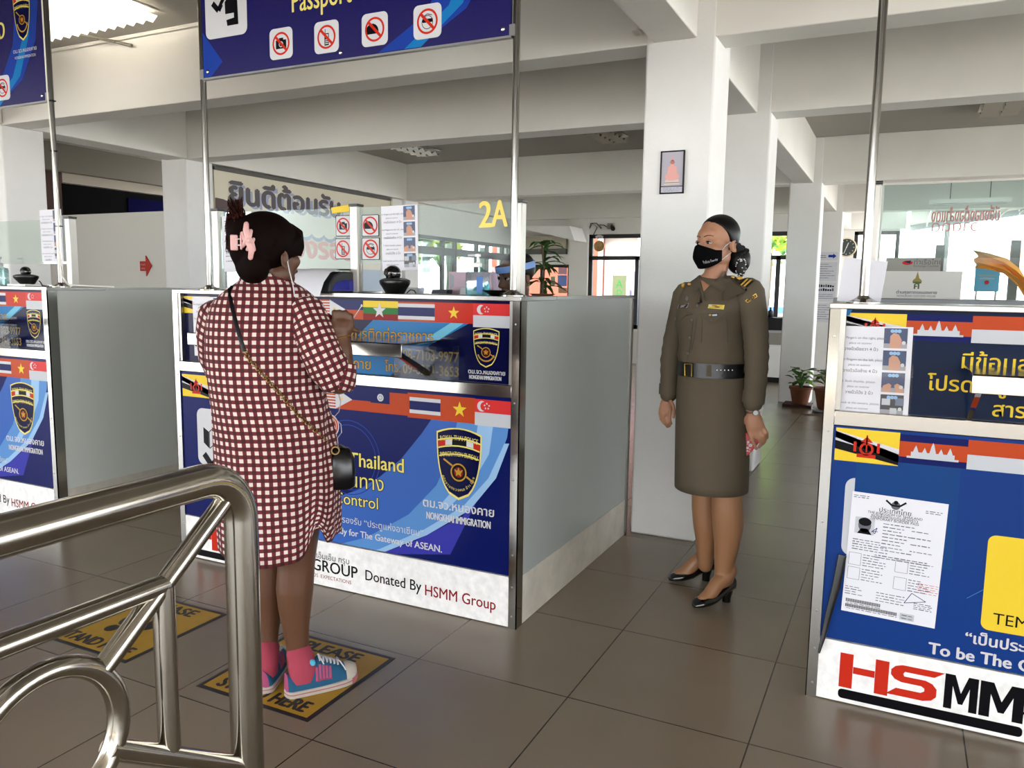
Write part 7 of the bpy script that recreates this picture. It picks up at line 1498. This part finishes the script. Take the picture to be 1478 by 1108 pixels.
# ------------------------------------------------------------------ the seated person behind the counter
Sb = onY(748, 425, 3.62); Sb.z = 0; SP = Pl(Sb); KH2 = mat('khaki_shirt_seated', '#6b5c44', .8); SK3 = mat('skin_dark_tan', '#5d3c2b', .5)
ps = thing('person', 'seated person in a blue-banded face shield behind the steel pole, head just above the counter', 'person', SP.b)
H3 = Head(SP.G(744, 398, 0), 215, SP, .98, 12); m = MB(); H3.skull(m, SK3); H3.ears(m, SK3); cN = SP.b+Vector((0, 0, 1.2)); m.sweep([H3.P(0, -.02, -.05), cN, SP.b+Vector((0, 0, 1.12))], [.05, .05, .07], SK3, 14, dome=True)
m.sweep([SP.b+Vector((0, 0, z)) for z in (1.12, .95, .75, .58)], [.1, .15, .14, .16], SK3, 16, flat=[.07, .1, .1, .13], up=SP.aw, dome=True)
ff = -SP.aw
for sg in (-1, 1):
    sh = SP.b+SP.r*(.17*sg)+Vector((0, 0, 1.1)); el = sh+SP.r*.05*sg+ff*.1-Vector((0, 0, .27)); wr = el+ff*.2-SP.r*.06*sg+Vector((0, 0, .015)); m.sweep([sh, el], [.045, .038], SK3, 12, dome=True); m.sweep([el, wr], [.036, .026], SK3, 12, dome=True)
    m.sweep([wr, wr+ff*.05, wr+ff*.085], [.026, .037, .034], SK3, 12, flat=[.017, .016, .013], up=(0, 0, 1), dome=True)
    for i in range(4): b0 = wr+ff*.085+SP.r*(.024-.016*i)*sg; m.sweep([b0, b0+ff*.035+Vector((0, 0, .004)), b0+ff*.06-Vector((0, 0, .006))], [.0088, .0082, .007], SK3, 8, dome=True)
    b0 = wr+ff*.02-SP.r*.03*sg; m.sweep([b0, b0+ff*.03-SP.r*.018*sg, b0+ff*.055-SP.r*.016*sg], [.011, .0095, .008], SK3, 8, dome=True)
    hp = SP.b+SP.r*(.09*sg)+Vector((0, 0, .53)); kn = hp+ff*.4+Vector((0, 0, -.02)); an = kn-Vector((0, 0, .43))+ff*.02; m.sweep([hp, kn], [.085, .06], SK3, 14, dome=True); m.sweep([kn, an], [.055, .036], SK3, 14, dome=True); m.sweep([an+Vector((0, 0, -.02)), an+ff*.14-Vector((0, 0, .03))], [.038, .03], SK3, 12, dome=True)
build('body', remesh(m, .007, SK3, 4), ps, smooth=180); H3.eyes(ps, SK3)
m = MB(); H3.hair(m, HAIRB, drop=-.09); build('hair', m, ps, smooth=180)
m = MB(); m.rings([[SP.b+SP.r*(a*cos(t))+SP.aw*(b_*sin(t))+Vector((0, 0, z)) for t in [2*pi*j/28 for j in range(28)]] for z, a, b_ in ((.5, .19, .16), (.62, .175, .145), (.8, .17, .135), (.98, .19, .14), (1.08, .2, .12), (1.14, .16, .09), (1.18, .08, .07))], KH2); so = build('shirt', m, ps, smooth=180)
for sg in (-1, 1): sh = SP.b+SP.r*(.165*sg)+Vector((0, 0, 1.1)); el = sh+SP.r*.05*sg+ff*.09-Vector((0, 0, .24)); m = MB(); m.sweep([sh, el], [.065, .055], KH2, 16, dome=True); build('sleeve', m, so, smooth=180)
for sg in (-1, 1): hp = SP.b+SP.r*(.09*sg)+Vector((0, 0, .535)); kn = hp+ff*.41+Vector((0, 0, -.02)); m = MB(); m.sweep([hp, kn, kn+ff*.01-Vector((0, 0, .05)), kn-Vector((0, 0, .42))+ff*.02], [.1, .078, .07, .06], KH2, 16, dome=True); build('trouser_leg', m, so, smooth=180)
BND = mat('shield_band_blue', '#6f93cf', .5); m = MB(); rs = []
for k, (z, ex) in enumerate(((.03, .004), (.03, .009), (.062, .009), (.062, .004))): rs.append([H3.P((.08+ex)*sin(t), -.008+(.102+ex)*cos(t), z) for t in [2*pi*j/36 for j in range(36)]])
m.rings(rs+[rs[0]], BND, cap=False); fs_ = thing('face_shield', 'clear face shield on a pale blue band, worn behind the steel pole', 'face shield', H3.P(0, .1, .04)); build('band', m, fs_)
m = MB(); m.rings([[H3.P(.094*sin(t), .02+.118*cos(t), z) for t in [-1.35+2.7*j/20 for j in range(21)]] for z in (.06, -.13)], ACRYL, cap=False, close=False); vz = build('visor', m, fs_, smooth=180)
for e in (-1.35, 1.35): m = MB(); m.sweep([H3.P(.095*sin(e), .02+.118*cos(e), .06), H3.P(.095*sin(e), .02+.118*cos(e), -.13)], .0022, PWHITE, 6); build('visor_edge', m, vz)
st = thing('stool', 'padded black stool under the seated person behind the middle counter', 'stool', SP.b)
m = MB(); m.lathe([(.0, .39), (.18, .39), (.19, .4), (.19, .43), (.17, .445), (.0, .445)], SP.b, BLACK, 28); build('seat', m, st)
for i in range(4): a = pi/4+pi/2*i; build('leg', MB().sweep([SP.b+Vector((.1*cos(a), .1*sin(a), .39)), SP.b+Vector((.19*cos(a), .19*sin(a), .004))], .012, STEELB, 10), st)
